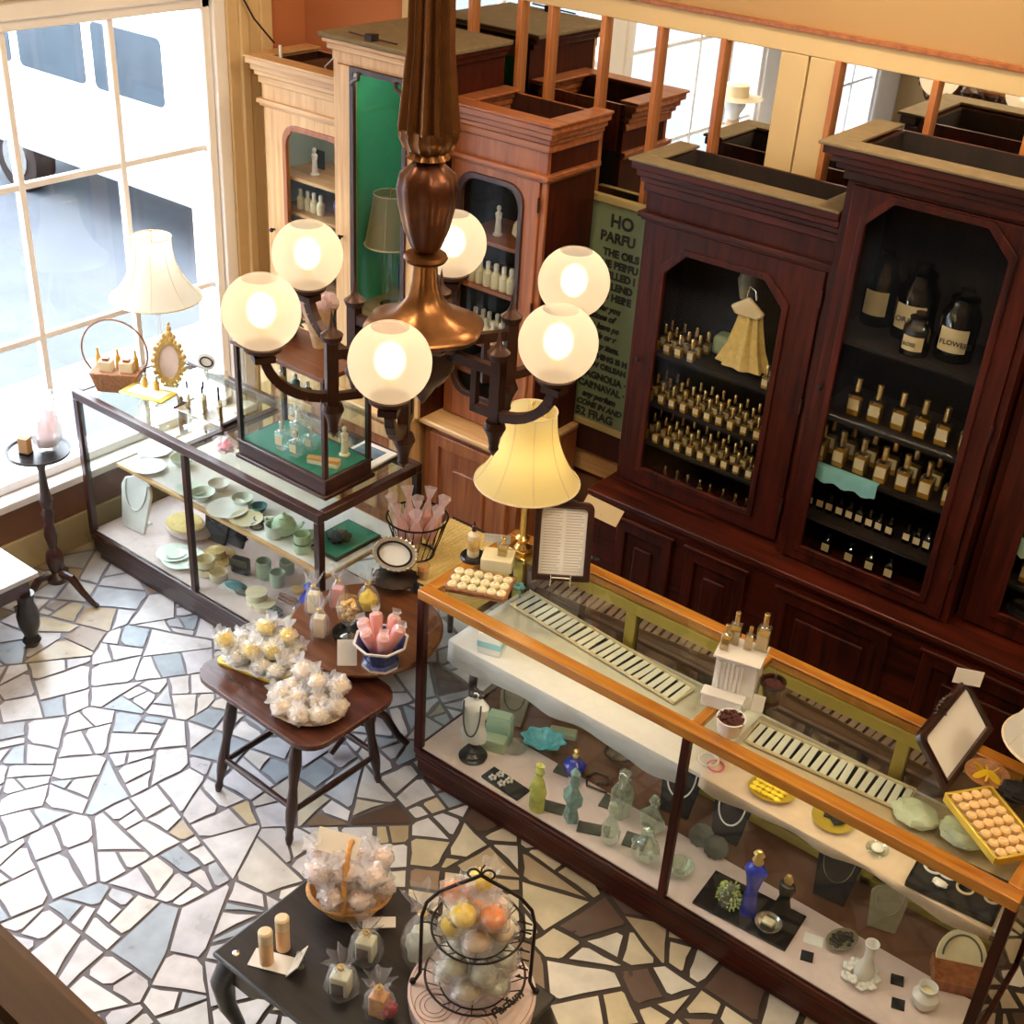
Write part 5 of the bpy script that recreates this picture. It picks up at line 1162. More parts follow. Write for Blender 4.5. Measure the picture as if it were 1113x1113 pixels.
fancy('squat cobalt blue atomiser with gold top in the left bay', tuple(P(624, 842, ND)), [(.02, 0), (.036, .02), (.04, .045), (.022, .065), (.01, .072)], 'cobalt', [(.01, 0), (.014, .01), (.008, .02), (.01, .03), (0, .036)], 'gold', sy=1)
fancy('twisted teal art glass bottle in the left bay', tuple(P(620, 892, ND)), [(.022, 0), (.026, .03), (.018, .06), (.032, .08), (.034, .11), (.014, .14)], 'swirl', [(.012, 0), (.02, .015), (.014, .04), (.02, .055), (0, .08)], 'swirl', 4, .18)
fancy('big square clear decanter in the left bay', tuple(P(674, 884, ND)), [(.034, 0), (.036, .01), (.036, .1), (.02, .125), (.014, .135)], 'palegr', [(.014, 0), (.022, .01), (.022, .035), (.008, .045), (0, .046)], 'palegr', 4, .12, .5, 1)
fancy('pale green flask at the front of the left bay', tuple(P(662, 916, ND)), [(.02, 0), (.034, .02), (.036, .06), (.016, .1), (.012, .12)], 'palegr', [(.012, 0), (.02, .01), (.016, .04), (0, .05)], 'palegr')
fancy('curled clear glass bottle beside the centre post', tuple(P(707, 903, ND)), [(.022, 0), (.045, .03), (.045, .06), (.015, .095), (.012, .105)], 'palegr', [(.012, 0), (.022, .014), (.01, .04), (0, .045)], 'palegr', 6, .1)
fancy('frosted knobbly glass bottle in the front corner beside the centre post', tuple(P(700, 934, ND)), [(.025, 0), (.048, .02), (.05, .05), (.04, .075), (.014, .09)], 'palegr', [(.014, 0), (.026, .012), (.018, .035), (0, .042)], 'palegr', 8, .14)
for px, py, w_, d_, r_, lb in ((600, 878, .1, .06, .35, 'slate tile behind the speckled yellow bottle'), (645, 902, .13, .06, .45, 'slate tile between teal bottle and pale green flask'), (690, 915, .09, .08, .3, 'slate tile right of the pale green flask'),
                               (612, 838, .07, .06, .2, 'small slate card behind the twisted teal bottle'), (660, 872, .05, .08, .2, 'small slate card left of the square decanter')):
    single('slate_tile', G().bx(0, 0, 0, w_, d_, .008), 'slate', lb, 'tile', tuple(P(px, py, ND)), r_, bevel=.002)
g = G(); q0 = P(648, 852, ND)
g.tube([(.0, 0, .006), (.04, .03, .006), (.02, .06, .006), (-.04, .05, .006), (-.05, .0, .006), (-.02, -.04, .006), (.03, -.03, .006), (.07, -.02, .006)], .0055, 7)
single('bead_necklace', g, 'walnut', 'dark bead necklace curled behind the twisted teal bottle', 'necklace', tuple(q0))
p = P(672, 828, ND); t = thing('lidded_bowl', 'small bowl with dark ring leaning at the back of the left bay', 'bowl', tuple(p))
G().lathe([(.03, 0), (.05, .03), (.056, .05), (.048, .05), (.03, .012), (0, .01)], 24).build('bowl', 'clearbot', t); G().ring(.06, .007, z=.052, n=26).build('rim', 'walnut', t)
p = P(733, 885, ND); bust('black velvet bib with white beads behind the centre post', (p.x, min(p.y + .1, 3.57), ND), .24, 'velvet', 'pearl', .2)
# right bay of the deck
bowl('glass_bowl', 'round olive glass bowl right of the centre post', tuple(P(738, 950, ND)), .055, .05, 'palegr')
for px, py, rz_, lb in ((762, 912, .2, 'round slate shell dish behind the olive bowl'), (777, 925, .5, 'fan shaped slate shell right of the round slate dish')):
    single('shell_dish', G().at(0, 0, .012, rx=.5).lathe([(.02, 0), (.045, .012), (.05, .02), (.045, .02), (0, .008)], 24, flute=12, fd=.04), 'slate', lb, 'dish', tuple(P(px, py, ND)), rz_)
p = P(800, 900, ND); bust('black velvet bib with pearl necklace behind the cobalt bottle', (p.x, min(p.y + .1, 3.58), ND), .22, 'velvet', 'pearl', .15)
a, b = P(752, 982, ND), P(853, 1035, ND); tr_a = a; rz = ang(a, b); L_ = (b - a).length
single('display_tray', G().box(0, L_, 0, .2, 0, .01), 'black', 'black lacquer tray under the cobalt and green bottles', 'tray', tuple(a), rz, bevel=.002)
TR = ND + .0105
p = P(790, 985, TR); g = G(); t = thing('moss_egg', 'clear bottle dressed in lime green moss on the black lacquer tray', 'ornament', tuple(p), .2)
G().lathe([(.028, 0), (.04, .02), (.042, .06), (.03, .1), (.012, .115)], 20, sy=.7).build('bottle', 'palegr', t)
for i in range(90):
    a_, z_ = rnd.uniform(0, 2 * PI), rnd.uniform(.02, .11); r_ = .04 * (1 - max(0, z_ - .06) * 7)
    c = Vector((r_ * math.cos(a_), r_ * .75 * math.sin(a_), z_)); g.tube([c, c + Vector((math.cos(a_) * .008, math.sin(a_) * .006, rnd.uniform(-.014, .014)))], .003, 4)
o = g.build('moss', 'lime', t); o['kind'] = 'stuff'
fancy('tall cobalt blue figural bottle on the black lacquer tray', tuple(P(812, 992, TR)), [(.03, 0), (.034, .01), (.024, .05), (.02, .1), (.028, .14), (.038, .17), (.03, .185), (.014, .195)], 'cobalt', [(.014, 0), (.02, .012), (.012, .03), (.02, .036), (.01, .05), (0, .052)], 'gold')
fancy('short black figural bottle with gold head on the black lacquer tray', tuple(P(850, 988, TR)), [(.026, 0), (.028, .01), (.018, .05), (.03, .085), (.026, .1), (.012, .105)], 'black', [(.012, 0), (.016, .012), (.008, .03), (0, .034)], 'gold')
p = P(834, 1008, TR); t = thing('soap_dish', 'pale round dish with a cream soap at the front of the lacquer tray', 'dish', tuple(p))
G().lathe([(.035, 0), (.05, .022), (.052, .03), (.047, .03), (.03, .008), (0, .006)], 26).build('dish', 'silver', t); G().bx(0, 0, .02, .045, .035, .018).build('soap', 'cream', t, bevel=.006)
p = P(905, 972, ND); bust('black velvet bib with fine silver chain at the back of the right bay', (p.x, min(p.y + .1, 3.58), ND), .24, 'velvet', 'chain', .12)
p = P(965, 1000, ND); bust('grey velvet neck stand behind the white bud vase', (p.x, min(p.y + .08, 3.58), ND), .2, 'greyvel', 'chain', .3)
single('price_card', G().bx(0, 0, 0, .07, .05, .003), 'paper', 'square white card on the peach deck in front of the black bib', 'card', tuple(P(884, 1022, ND)), .3)
for px, py, lb in ((877, 1040, 'black square below the square white card'), (975, 1066, 'black square right of the white flowers'), (976, 1092, 'black square left of the little white pot')):
    single('velvet_square', G().bx(0, 0, 0, .045, .045, .006), 'velvet', lb, 'card', tuple(P(px, py, ND)), .35)
p = P(914, 1026, ND); t = thing('shell_dish', 'oval dish full of dark glass pieces left of the white bud vase', 'dish', tuple(p), 1.2)
G().lathe([(.045, 0), (.065, .02), (.068, .026), (.06, .024), (0, .01)], 26, sy=.7).build('dish', 'greyvel', t); g = G()
for i in range(26): a_, r_ = rnd.uniform(0, 6.28), .05 * math.sqrt(rnd.random()); g.ball(r_ * math.cos(a_), r_ * .65 * math.sin(a_), .024, .01, 1, .8, .6, 7, 5)
o = g.build('glass_pieces', 'black', t); o['kind'] = 'stuff'
p = P(938, 1062, ND); t = thing('bud_vase', 'slender white ceramic bud vase wreathed in white flowers', 'vase', tuple(p), .3)
G().lathe([(.03, 0), (.038, .02), (.034, .05), (.018, .09), (.016, .14), (.026, .175), (.022, .175), (.012, .14)], 24, close=False).build('vase', 'white', t)
g = G()
for i in range(9):
    a_ = 2 * PI * i / 9; cx_, cy_, cz_ = .05 * math.cos(a_) - .01, .05 * math.sin(a_) - .01, .022 + .012 * math.sin(i * 2.3)
    for k in range(5): g.ball(cx_ + .012 * math.cos(1.257 * k), cy_ + .012 * math.sin(1.257 * k), cz_, .011, 1, 1, .6, 8, 5)
g.build('flowers', 'white', t)
p = P(1003, 1092, ND); t = thing('china_jug', 'little white china jug in the front corner of the right bay', 'jug', tuple(p))
G().lathe([(.03, 0), (.044, .02), (.046, .05), (.028, .075), (.034, .095), (.03, .095), (.022, .075), (.03, .05)], 22, close=False).build('body', 'white', t)
G().lathe([(.028, .068), (0, .068)], 16, close=False).build('filling', 'cream', t)
p = P(1040, 1070, ND); t = thing('jewel_box', 'open wooden jewel box with cream half-round necklace pad', 'box', (p.x, p.y + .02, ND), .45)
G().bx(0, 0, 0, .2, .13, .05).build('box', 'oakred', t, bevel=.004)
g = G().at(0, .05, .05, rx=-.7); g.prism([(-.09, -.02), (.09, -.02)] + [(.09 * math.cos(i * PI / 14), .0 + .11 * math.sin(i * PI / 14)) for i in range(15)], -.008, .008); g.build('pad', 'cream', t, bevel=.004)
g = G().at(0, .05, .05, rx=-.7); g.tube([(.068 * math.cos(i * PI / 16), -.011, .01 + .08 * math.sin(i * PI / 16)) for i in range(17)], .0035, 6); g.build('necklace', 'slate', t)
# ================================================================== tall counter by the window: on top
def zv(px, py, X, Y):
    r = ray(px, py); t = (r.x * X + r.y * Y) / (r.x ** 2 + r.y ** 2); return CAMH + r.z * t
# gift basket with hoop handle
t = thing('gift_basket', 'brown wicker basket with hoop handle and wrapped cream boxes by the window', 'basket', (-5.09, 3.47, TOP), .62)
g = G(); g.prism([(-.09, 0), (.09, 0), (.125, .1), (-.125, .1)], -.06, .06); g.build('basket', 'wicker', t, bevel=.008)
G().tube([(-.125, -.0, .1), (-.13, 0, .1)] + [(-.165 * math.cos(a_), 0, .2 + .17 * math.sin(a_)) for a_ in [(-.35 + i * (PI + .7) / 20) for i in range(21)]] + [(.125, 0, .1)], .0045, 8).build('handle', 'wicker', t)
for k, (x, y, w, h) in enumerate(((-.05, .0, .07, .15), (.055, .0, .07, .15))):
    o = G().bx(x, y, .04, w, .05, h - .04).build('cream_box', 'ivory', t, bevel=.004); G().bx(x, y, h, .03, .03, .015).build('bow', 'oakred', o)
for x in (-.1, .0, .09):
    G().lathe([(.013, .05), (.013, .15), (.006, .17), (.005, .2), (0, .2)], 12, x=x, y=.035).build('bottle', 'amber', t)
# gilt oval mirror
t = thing('oval_mirror', 'ornate gilt oval mirror frame standing on the counter by the window', 'mirror', (-4.93, 3.66, TOP), .6)
def ornate(t, rx_, rz_, cz_, lean, mat, glass, w=.022, knobs=22, crest=True):
    g = G().at(0, 0, 0, rx=-lean); o_ = oval(rx_ + w, rz_ + w, 36, 0, cz_); i_ = oval(rx_, rz_, 36, 0, cz_); g.prism(o_, -.008, .006, hole=i_)
    f = g.build('frame', mat, t, bevel=.003)
    g = G().at(0, 0, 0, rx=-lean)
    for i in range(knobs):
        a_ = 2 * PI * i / knobs; k = .010 + .005 * (i % 2); g.ball((rx_ + w * 1.25) * math.cos(a_), -.002, cz_ + (rz_ + w * 1.25) * math.sin(a_), k, 1, .6, 1, 8, 6)
    if crest:
        for i, (dx, dz, r_) in enumerate(((0, .03, .02), (0, .06, .014), (-.022, .02, .014), (.022, .02, .014), (0, .085, .008))): g.ball(dx, 0, cz_ + rz_ + w + dz, r_, 1, .6, 1.2, 8, 6)
    g.build('scrollwork', mat, f)
    G().at(0, 0, 0, rx=-lean).prism(oval(rx_ * 1.02, rz_ * 1.02, 32, 0, cz_), 0, .003).build('glass', glass, t)
    return f
ornate(t, .052, .085, .13, .2, 'gold', 'pinkcloth')
G().at(0, 0, 0).box(-.03, .03, -.005, .09, 0, .012).tube([(0, .08, .01), (0, .035, .16)], .005, 6).build('easel_leg', 'gold', t)
# gilt tray on clear stand with two bottles
t = thing('raised_tray', 'yellow gilt tray on a clear stand holding two little bottles', 'tray', (-4.84, 3.465, TOP), .25)
G().box(-.13, .13, -.065, .065, .055, .065).build('tray', 'goldtray', t, bevel=.006); G().box(-.1, .1, -.045, .045, .0655, .067).build('tray_lining', 'cream', t)
G().lathe([(.05, 0), (.04, .03), (.045, .055)], 18, flute=6, fd=.1).build('stand', 'clearbot', t)
pb2 = round_bottle('little amber bottle', .014, .05, .018, 'amber', 'silver'); used = False
for x, lb in ((-.05, 'left little amber bottle on the raised gilt tray'), (.02, 'right little amber bottle on the raised gilt tray')):
    put(pb2, used, (-4.84 + x * .97 - .04 * .25, 3.465 + x * .25 + .04, TOP + .0675), 0, lb); used = True
# tray of tall testers
t = thing('tester_tray', 'flat mirrored tray with dark ends holding slim glass testers', 'tray', (-4.56, 3.6, TOP), .1)
G().box(-.15, .15, -.07, .07, 0, .008).build('tray', 'silver', t); G().box(.15, .17, -.07, .075, 0, .014).box(-.165, -.15, -.07, .07, 0, .01).build('tray_end', 'iron', t)
sb = perfume('slim tester', .022, .022, .09, .035, 'amber', None, 'black', glass='clearbot'); used = False
for k, (x, y) in enumerate(((-.11, -.03), (-.05, .02), (-.01, -.02), (.05, .03), (.1, -.01))):
    put(sb, used, (-4.56 + x, 3.6 + y, TOP + .0085), .1, ['slim glass tester at the left front of the mirrored tray', 'slim glass tester second from the left on the mirrored tray', 'slim glass tester in the middle of the mirrored tray', 'slim glass tester at the rear of the mirrored tray', 'slim glass tester at the right end of the mirrored tray'][k]); used = True
# window lamp
LX, LY = -5.08, 3.74
z0_, z1_ = zv(172, 322, LX, LY), zv(163, 257, LX, LY)
def crystal_stem(t, zb, zt):
    G().lathe([(.06, 0), (.06, .012), (.025, .025), (.03, .06), (.018, .12), (.014, zb)], 20).build('base', 'clearbot', t)
    G().lathe([(.005, zb), (.005, zt - .02)], 8).build('stem', 'brass', t)
shade_lamp('table lamp with wide cream bell shade in front of the bright window', (LX, LY, TOP), z0_ - TOP, z1_ - TOP, .225, .095, 'shade_cream', crystal_stem, power=0, curve=.7)
# oval card on clear block
t = thing('card_holder', 'small white card with dark oval ring on a clear block', 'card', (-4.74, 3.78, TOP), .5)
G().bx(.02, .02, 0, .1, .05, .1).build('block', 'clearbot', t)
g = G(); g.prism(oval(.045, .045, 24, -.02, .16), -.006, 0); g.build('card', 'paper', t); G().at(-.02, -.008, .16, rx=PI / 2).ring(.032, .004, n=24, sx=1, sy=.8).build('oval_ring', 'iron', t)
G().tube([(-.02, 0, .12), (-.02, 0, .06)], .004, 6).build('stem', 'silver', t)
# pink wrapped parcel
g = G(); crumple(g, 0, 0, .035, .05, 1, 1, .7, 8, .4)
t = thing('wrapped_soap', 'bright pink tissue-wrapped soap beside the small glass display box', 'soap', (-4.2, 3.4, TOP)); g.build('wrap', 'cello', t)
g = G(); crumple(g, 0, 0, .028, .035, 1.1, .8, .7, 3, .3); g.build('soap', 'hotpink', t)
# small glass display box
x0, x1, y0, y1 = -4.115, -3.55, 3.41, 3.7
cx, cy = (x0 + x1) / 2, (y0 + y1) / 2
t = thing('display_box', 'small glass display box with dark wood frame standing on the counter by the window', 'display case', (cx, cy, TOP)); a, b = (x1 - x0) / 2, (y1 - y0) / 2
g = G(); g.box(-a - .012, a + .012, -b - .012, b + .012, 0, .02); g.box(-a, a, -b, b, .02, .085); g.box(-a - .006, a + .006, -b - .006, b + .006, .085, .097); g.build('plinth', 'walnut_x', t, bevel=.004)
G().box(-a + .012, a - .012, -b + .012, b - .012, .097, .1).build('felt', 'greenfelt', t)
for sx in (-1, 1):
    for sy in (-1, 1): G().bx(sx * (a - .011), sy * (b - .011), .097, .022, .022, .47).build('post', 'walnut', t, bevel=.002)
G().box(-a - .01, a + .01, -b - .01, b + .01, .567, .59).build('top_board', 'round_wood', t, bevel=.004)
for sy in (-1, 1): G().box(-a + .022, a - .022, sy * (b - .01) - .002, sy * (b - .01) + .002, .097, .567).build('pane', 'glass', t)
for sx in (-1, 1): G().box(sx * (a - .01) - .002, sx * (a - .01) + .002, -b + .022, b - .022, .097, .567).build('end_pane', 'glass', t)
G().box(-a + .014, a - .014, -b + .014, b - .014, .33, .336).build('glass_shelf', 'topglass', t)
jp = perfume('jar', .045, .045, .08, .03, None, 'label', 'silver', glass='clearbot'); used = False
for k, (px, py, s_, lb) in enumerate(((307, 487, 1.1, 'frosted jar at the left of the green felt in the small display box'), (325, 480, 1.3, 'tallest frosted jar at the back of the green felt'), (322, 495, 1.0, 'labelled jar at the front of the green felt'), (338, 488, .9, 'small jar beside the wooden fan'))):
    p = P(px, py, TOP + .1); put(jp, used, (min(max(p.x, x0 + .06), x1 - .06), min(max(p.y, y0 + .06), y1 - .05), TOP + .1005), .1, lb, None, s_); used = True
p = P(352, 505, TOP + .1); t2 = thing('wooden_fan', 'folded pale wooden fan lying on the green felt', 'fan', (p.x, max(p.y, y0 + .07), TOP + .1005), .35)
G().bx(0, 0, 0, .15, .04, .02).build('guard', 'ivory', t2, bevel=.004)
for k in range(4): G().at(0, 0, .021 + .003 * k, rz=.05 * k).bx(0, 0, 0, .15, .035, .002).build('stick', 'wicker_gold', t2)
figurine('little robed figurine behind the wooden fan in the small display box', (x1 - .1, y1 - .07, TOP + .1005), .15, 'ivory')
round_b = [(-.17, .03, 'yellow', 'lemon bottle on the glass shelf of the small display box'), (-.1, .05, 'teal', 'teal bottle on the glass shelf of the small display box'), (0, .03, 'black', 'squat black bottle on the glass shelf of the small display box'), (.12, .04, 'cream', 'cream bottle on the glass shelf of the small display box')]
for x, y, m_, lb in round_b:
    o = round_bottle(lb, .02, .06, .02, m_, 'silver'); o.location = (cx + x, cy + y, TOP + .3365)
# on the display box: tulle bouquet and a trailing plant basket
ZT = TOP + .5905
t = thing('tulle_bouquet', 'cone of printed paper and white tulle standing on the small display box', 'bouquet', (-3.79, 3.62, ZT))
G().lathe([(.028, 0), (.04, .06), (.07, .17), (.082, .2)], 24, close=False).build('paper_cone', 'floral', t)
g = G()
for i in range(9): a_ = i * 2.4; r_ = .012 * math.sqrt(i) * 1.6; g.ball(r_ * math.cos(a_), r_ * math.sin(a_), .21 + .018 * math.sin(i * 1.9), .036, 1, 1, 1.1, 12, 8, .5, i)
g.build('tulle', 'tulle', t)
t = thing('plant_basket', 'dark basket of trailing leaves behind the tulle bouquet', 'plant', (-3.98, 3.61, ZT))
G().lathe([(.04, 0), (.06, .06), (.055, .06), (.0, .05)], 20).build('basket', 'walnut', t)
g = G()
for i in range(50):
    a_, r_ = rnd.uniform(0, 6.28), .07 * math.sqrt(rnd.random()); g.at(r_ * math.cos(a_), r_ * math.sin(a_), .06 + rnd.uniform(0, .03) - r_ * .3, rx=rnd.uniform(-.7, .7), ry=rnd.uniform(-.7, .7), rz=a_); g.prism(oval(.02, .01, 8), -.0006, .0006, XYZ)
g.at(); o = g.build('leaves', 'leaf', t); o['kind'] = 'stuff'
# boxed picture set at the back corner
p = P(399, 497, TOP)
t = thing('boxed_print', 'shallow box with blue printed lid at the back corner of the counter', 'box', (min(p.x + .02, -3.58), 3.8, TOP), .05)
G().bx(0, 0, 0, .2, .2, .02).build('base', 'silver', t); G().bx(0, 0, .02, .2, .2, .012).build('lid', 'paper', t, bevel=.003); G().box(-.08, .06, -.07, .07, .0322, .0328).build('print', plain('blue_print', (.14, .2, .27), .5, var=.7, scale=25), t)

# ================================================================== tall counter: inside
def fp(px, py, z): p = P(px, py, z); return (min(max(p.x, -5.09), -3.61), min(max(p.y, 3.43), 3.8), z)
M['greenwhite'] = plain('pale_green_china', (.68, .74, .64), .3, var=.06)
W, GW = 'white', 'greenwhite'
for px, py, r_, m_, lb in ((158, 512, .085, W, 'white plate at the left end of the wooden shelf by the window'), (168, 492, .09, W, 'white plate at the back left of the wooden shelf'), (196, 540, .075, GW, 'pale green plate at the front edge of the wooden shelf'),
                           (243, 558, .1, W, 'wide white plate in the middle of the wooden shelf'), (262, 570, .08, 'yellow', 'yellow oval dish at the front of the wooden shelf')):
    plate('display_plate', lb, fp(px, py, FS), r_, m_ if m_ != 'yellow' else 'cream', .022)
for px, py, r_, h_, m_, lb in ((198, 505, .06, .045, GW, 'pale green bowl at the back of the wooden shelf'), (214, 545, .06, .04, GW, 'small pale green bowl beside the dividing post'), (238, 532, .055, .04, W, 'white bowl with grey inside at the back of the wooden shelf'),
                               (264, 548, .055, .04, GW, 'pale bowl behind the yellow oval dish'), (282, 556, .04, .035, 'teal', 'small teal bowl behind the dark bracelets')):
    bowl('china_bowl', lb, fp(px, py, FS), r_, h_, m_)
for px, py, lb in ((276, 575, 'dark bangle on the wooden shelf'), (283, 565, 'second dark bangle leaning behind the first')): ring_thing('bangle', lb, fp(px, py, FS), .03, .006, 'walnut', 'bracelet')
cup('pale green mug in front of the green teapot', fp(294, 585, FS), .045, .07, 'greenwhite', 2.5)
x, y, z = fp(309, 580, FS)
t = thing('teapot', 'celadon green teapot on the wooden shelf near the corner', 'teapot', (x, y, z), .4)
G().lathe([(.03, 0), (.055, .02), (.06, .05), (.045, .08), (.025, .09), (.028, .095), (.008, .105), (.01, .115), (0, .12)], 24).build('body', 'green', t)
G().tube([(.055, 0, .04), (.085, 0, .06), (.1, 0, .085)], [.012, .009, .007], 10).build('spout', 'green', t); G().tube([(-.055, 0, .075), (-.095, 0, .07), (-.095, 0, .035), (-.057, 0, .025)], .006, 8).build('handle', 'green', t)
for k in range(2): cup(('lower' if k == 0 else 'upper') + ' celadon cup of the pair stacked near the corner post', (fp(322, 603, FS)[0], fp(322, 603, FS)[1], FS + .048 * k), .042 - .003 * k, .05, 'green', 1.0)
bowl('china_bowl', 'celadon bowl behind the stacked cups', fp(338, 590, FS), .05, .045, 'green')
x, y, z = -3.66, 3.62, FS + .0015
t = thing('felt_tray', 'dark green felt tray with black beaded ornament at the right end of the wooden shelf', 'tray', (x, y, z), 0)
G().bx(0, 0, 0, .22, .3, .012).build('tray', 'walnut', t, bevel=.003); G().bx(0, 0, .012, .2, .28, .002).build('felt', 'greenfelt', t)
g = G()
for i in range(26): g.ball(.05 * math.cos(i * 2.4) * math.sqrt(i / 26), -.02 + .05 * math.sin(i * 2.4) * math.sqrt(i / 26), .03 + .02 * (1 - i / 26), .014, n=8, m=6)
g.build('beaded_ornament', 'black', t)
# deck
x, y, z = fp(143, 585, FD); bust('tall white necklace bust with pale chain in the left bay by the window', (-5.05, 3.44, FD), .32, 'white', 'silver', .1)
x, y, z = fp(185, 570, FD)
x, y = -4.8, min(y, 3.76)
t = thing('cushion', 'pink satin cushion holding a round straw fan behind the pale plates', 'cushion', (x, y, z), .3); g = G(); crumple(g, 0, 0, .04, .115, 1.1, .8, .35, 4, .12); g.build('pillow', 'pinkcloth', t)
single('straw_fan', G().at(0, 0, 0, rx=.25).lathe([(.1, 0), (.11, .005), (.1, .012), (0, .016)], 26, sy=.7), 'mat', 'round straw fan resting on the pink cushion', 'fan', (x, y - .02, z + .082), .3)
for px, py, r_, m_, lb in ((176, 610, .09, GW, 'pale green plate at the left of the lower deck'), (194, 612, .11, GW, 'wide pale green plate on the lower deck left of the dividing post'), (160, 620, .05, W, 'little white saucer at the front of the lower deck')): plate('display_plate', lb, fp(px, py, FD), r_, m_, .02)
for k, (px, py, dz) in enumerate(((196, 628, 0), (222, 625, 0), (222, 625, .045), (238, 630, 0))):
    x, y, z = fp(px, py, FD)
    cup(['pale cup left of the dividing post on the lower deck', 'lower cream cup of the pair right of the dividing post', 'upper cream cup of the pair right of the dividing post', 'cream cup beside the stacked pair on the lower deck'][k], (x, y, z + dz), .048, .05 if k != 1 else .045, GW if k == 0 else 'cream', .8 * k)
for px, lb in ((226, 'black velvet bib with pale chain hanging below the wooden shelf'), (252, 'second black velvet bib with fine chain below the wooden shelf')):
    x, y, z = fp(px, 585, FD); bust(lb, (x + .06, min(y, 3.7), z), .27, 'velvet', 'chain', .1)
single('straw_hat', G().lathe([(.1, .0), (.1, .006), (.05, .012), (.045, .05), (0, .06)], 26), 'mat', 'small straw hat behind the cream cups', 'hat', fp(236, 606, FD))
for px, py, h_, lb in ((287, 627, .1, 'tallest celadon tumbler on the lower deck'), (302, 636, .08, 'shorter celadon tumbler right of the tallest one'), (312, 622, .07, 'celadon tumbler at the back near the corner post')):
    single('tumbler', G().lathe([(.034, 0), (.038, .006), (.04, h_), (.035, h_), (.033, .01), (0, .01)], 22), 'green', lb, 'tumbler', fp(px, py, FD))
x, y, z = fp(262, 622, FD); t = thing('pouch', 'black pouch beside the celadon tumblers on the lower deck', 'pouch', (x, y, z), .3); G().bx(0, 0, 0, .1, .05, .09).build('bag', 'velvet', t, bevel=.015); G().bx(0, -.026, .05, .1, .004, .04).build('flap', 'slate', t)
for k, (px, py, dz) in enumerate(((279, 656, 0), (279, 656, .0365), (268, 672, 0))):
    x, y, z = fp(px, py, FD); single('soap_tin', G().lathe([(.05, 0), (.052, .004), (.052, .026), (.054, .027), (.054, .035), (0, .036)], 26), 'cream', ['lower round cream tin of the stacked pair on the lower deck', 'upper round cream tin of the stacked pair on the lower deck', 'single round cream tin at the front of the lower deck'][k], 'tin', (x, y, z + dz))
x, y, z = fp(240, 647, FD); t = thing('spectacle_case', 'teal open spectacle case on a white card on the lower deck', 'case', (x, y, z), .3); G().bx(0, 0, 0, .13, .05, .012).build('card', 'paper', t); g = G(); crumple(g, .02, 0, .03, .05, 1.2, .6, .4, 2, .1); g.build('case', 'teal', t)
for px, py, m_, lb in ((262, 645, 'slate', 'grey pebble-like soap left of the stacked tins'), (300, 668, 'slate', 'dark grey soap right of the stacked tins'), (325, 645, 'amber', 'amber soap near the corner post'), (296, 690, 'greenwhite', 'pale soap at the front corner of the lower deck')):
    g = G(); crumple(g, 0, 0, .018, .035, 1.2, .8, .55, px, .15); single('soap_bar', g, m_, lb, 'soap', fp(px, py, FD))
x, y, z = fp(312, 655, FD); single('cinnamon_bundle', G().at(0, 0, .012, rz=.2).tube([(-.05, 0, 0), (.05, 0, 0)], .009, 8).tube([(-.05, .02, 0), (.05, .02, 0)], .009, 8).tube([(-.05, .01, .016), (.05, .01, .016)], .009, 8), 'wicker', 'small bundle of brown sticks behind the dark grey soap', 'sticks', (x, y, z))
q = round_bottle('little amber glass bottle at the right front of the lower deck', .018, .09, .015, 'amber', 'silver'); q.location = fp(318, 682, FD)
x, y, z = fp(337, 662, FD); fancy('dark blue glass ornament next to the corner post', (x, y, z), [(.025, 0), (.045, .02), (.04, .05), (.02, .08)], 'cobalt', [(.02, 0), (.03, .02), (.0, .05)], 'cobalt', 5, .2)

# ================================================================== round table and straw mat table
RZ = .62
def pedestal(t, zt, r, wood_, spread=.2):
    G().lathe([(.045, .1), (.05, .14), (.03, .2), (.045, .3), (.028, zt - .12), (.05, zt - .05), (.08, zt - .02)], 20).build('column', wood_, t)
    for k in range(3):
        a_ = 2 * PI * k / 3 + .4; c_, s_ = math.cos(a_), math.sin(a_)
        G().tube([(.03 * c_, .03 * s_, .17), (.09 * c_, .09 * s_, .15), (spread * .75 * c_, spread * .75 * s_, .06), (spread * c_, spread * s_, .018)], [.022, .02, .016, .015], 10).build('leg', wood_, t)
t = thing('round_table', 'round brown pedestal table between the two glass showcases', 'table', (-3.13, 3.23, 0))
G().lathe([(.315, RZ - .03), (.33, RZ - .022), (.333, RZ - .008), (.325, RZ), (0, RZ)], 48).build('tabletop', 'round_wood', t)
pedestal(t, RZ - .02, .33, 'walnut')
MZ = .66
t = thing('side_table', 'small dark table covered by a straw mat against the pine base', 'table', (-3.12, 3.89, 0))
G().box(-.3, .3, -.28, .25, MZ - .035, MZ - .004).build('tabletop', 'walnut_x', t, bevel=.004)
for x in (-.26, .26):
    for y in (-.24, .21): G().lathe([(.014, 0), (.02, .2), (.024, .45), (.02, MZ - .035)], 12, x=x, y=y).build('leg', 'walnut', t)
g = G(); g.box(-.29, .29, -.3, .22, 0, .004)
for i in range(26): g.box(-.29 + i * .0225, -.285 + i * .0225, -.302, .222, .003, .0055)
single('straw_mat', g, 'mat', 'yellow woven straw mat on the small table by the pine base', 'mat', (-3.12, 3.89, MZ - .0035))
MT = MZ + .0025
q_ = P(434, 562, MT + .2); BX, BY = max(q_.x, -3.315), min(q_.y + .06, 3.98); p = Vector((BX, BY, MT))
t = thing('wire_basket', 'round dark wire basket heaped with pink tulle-wrapped soaps on the straw mat', 'basket', (BX, BY, MT))
g = G(); g.ring(.14, .005, z=.2, n=36); g.ring(.08, .005, z=.006, n=28)
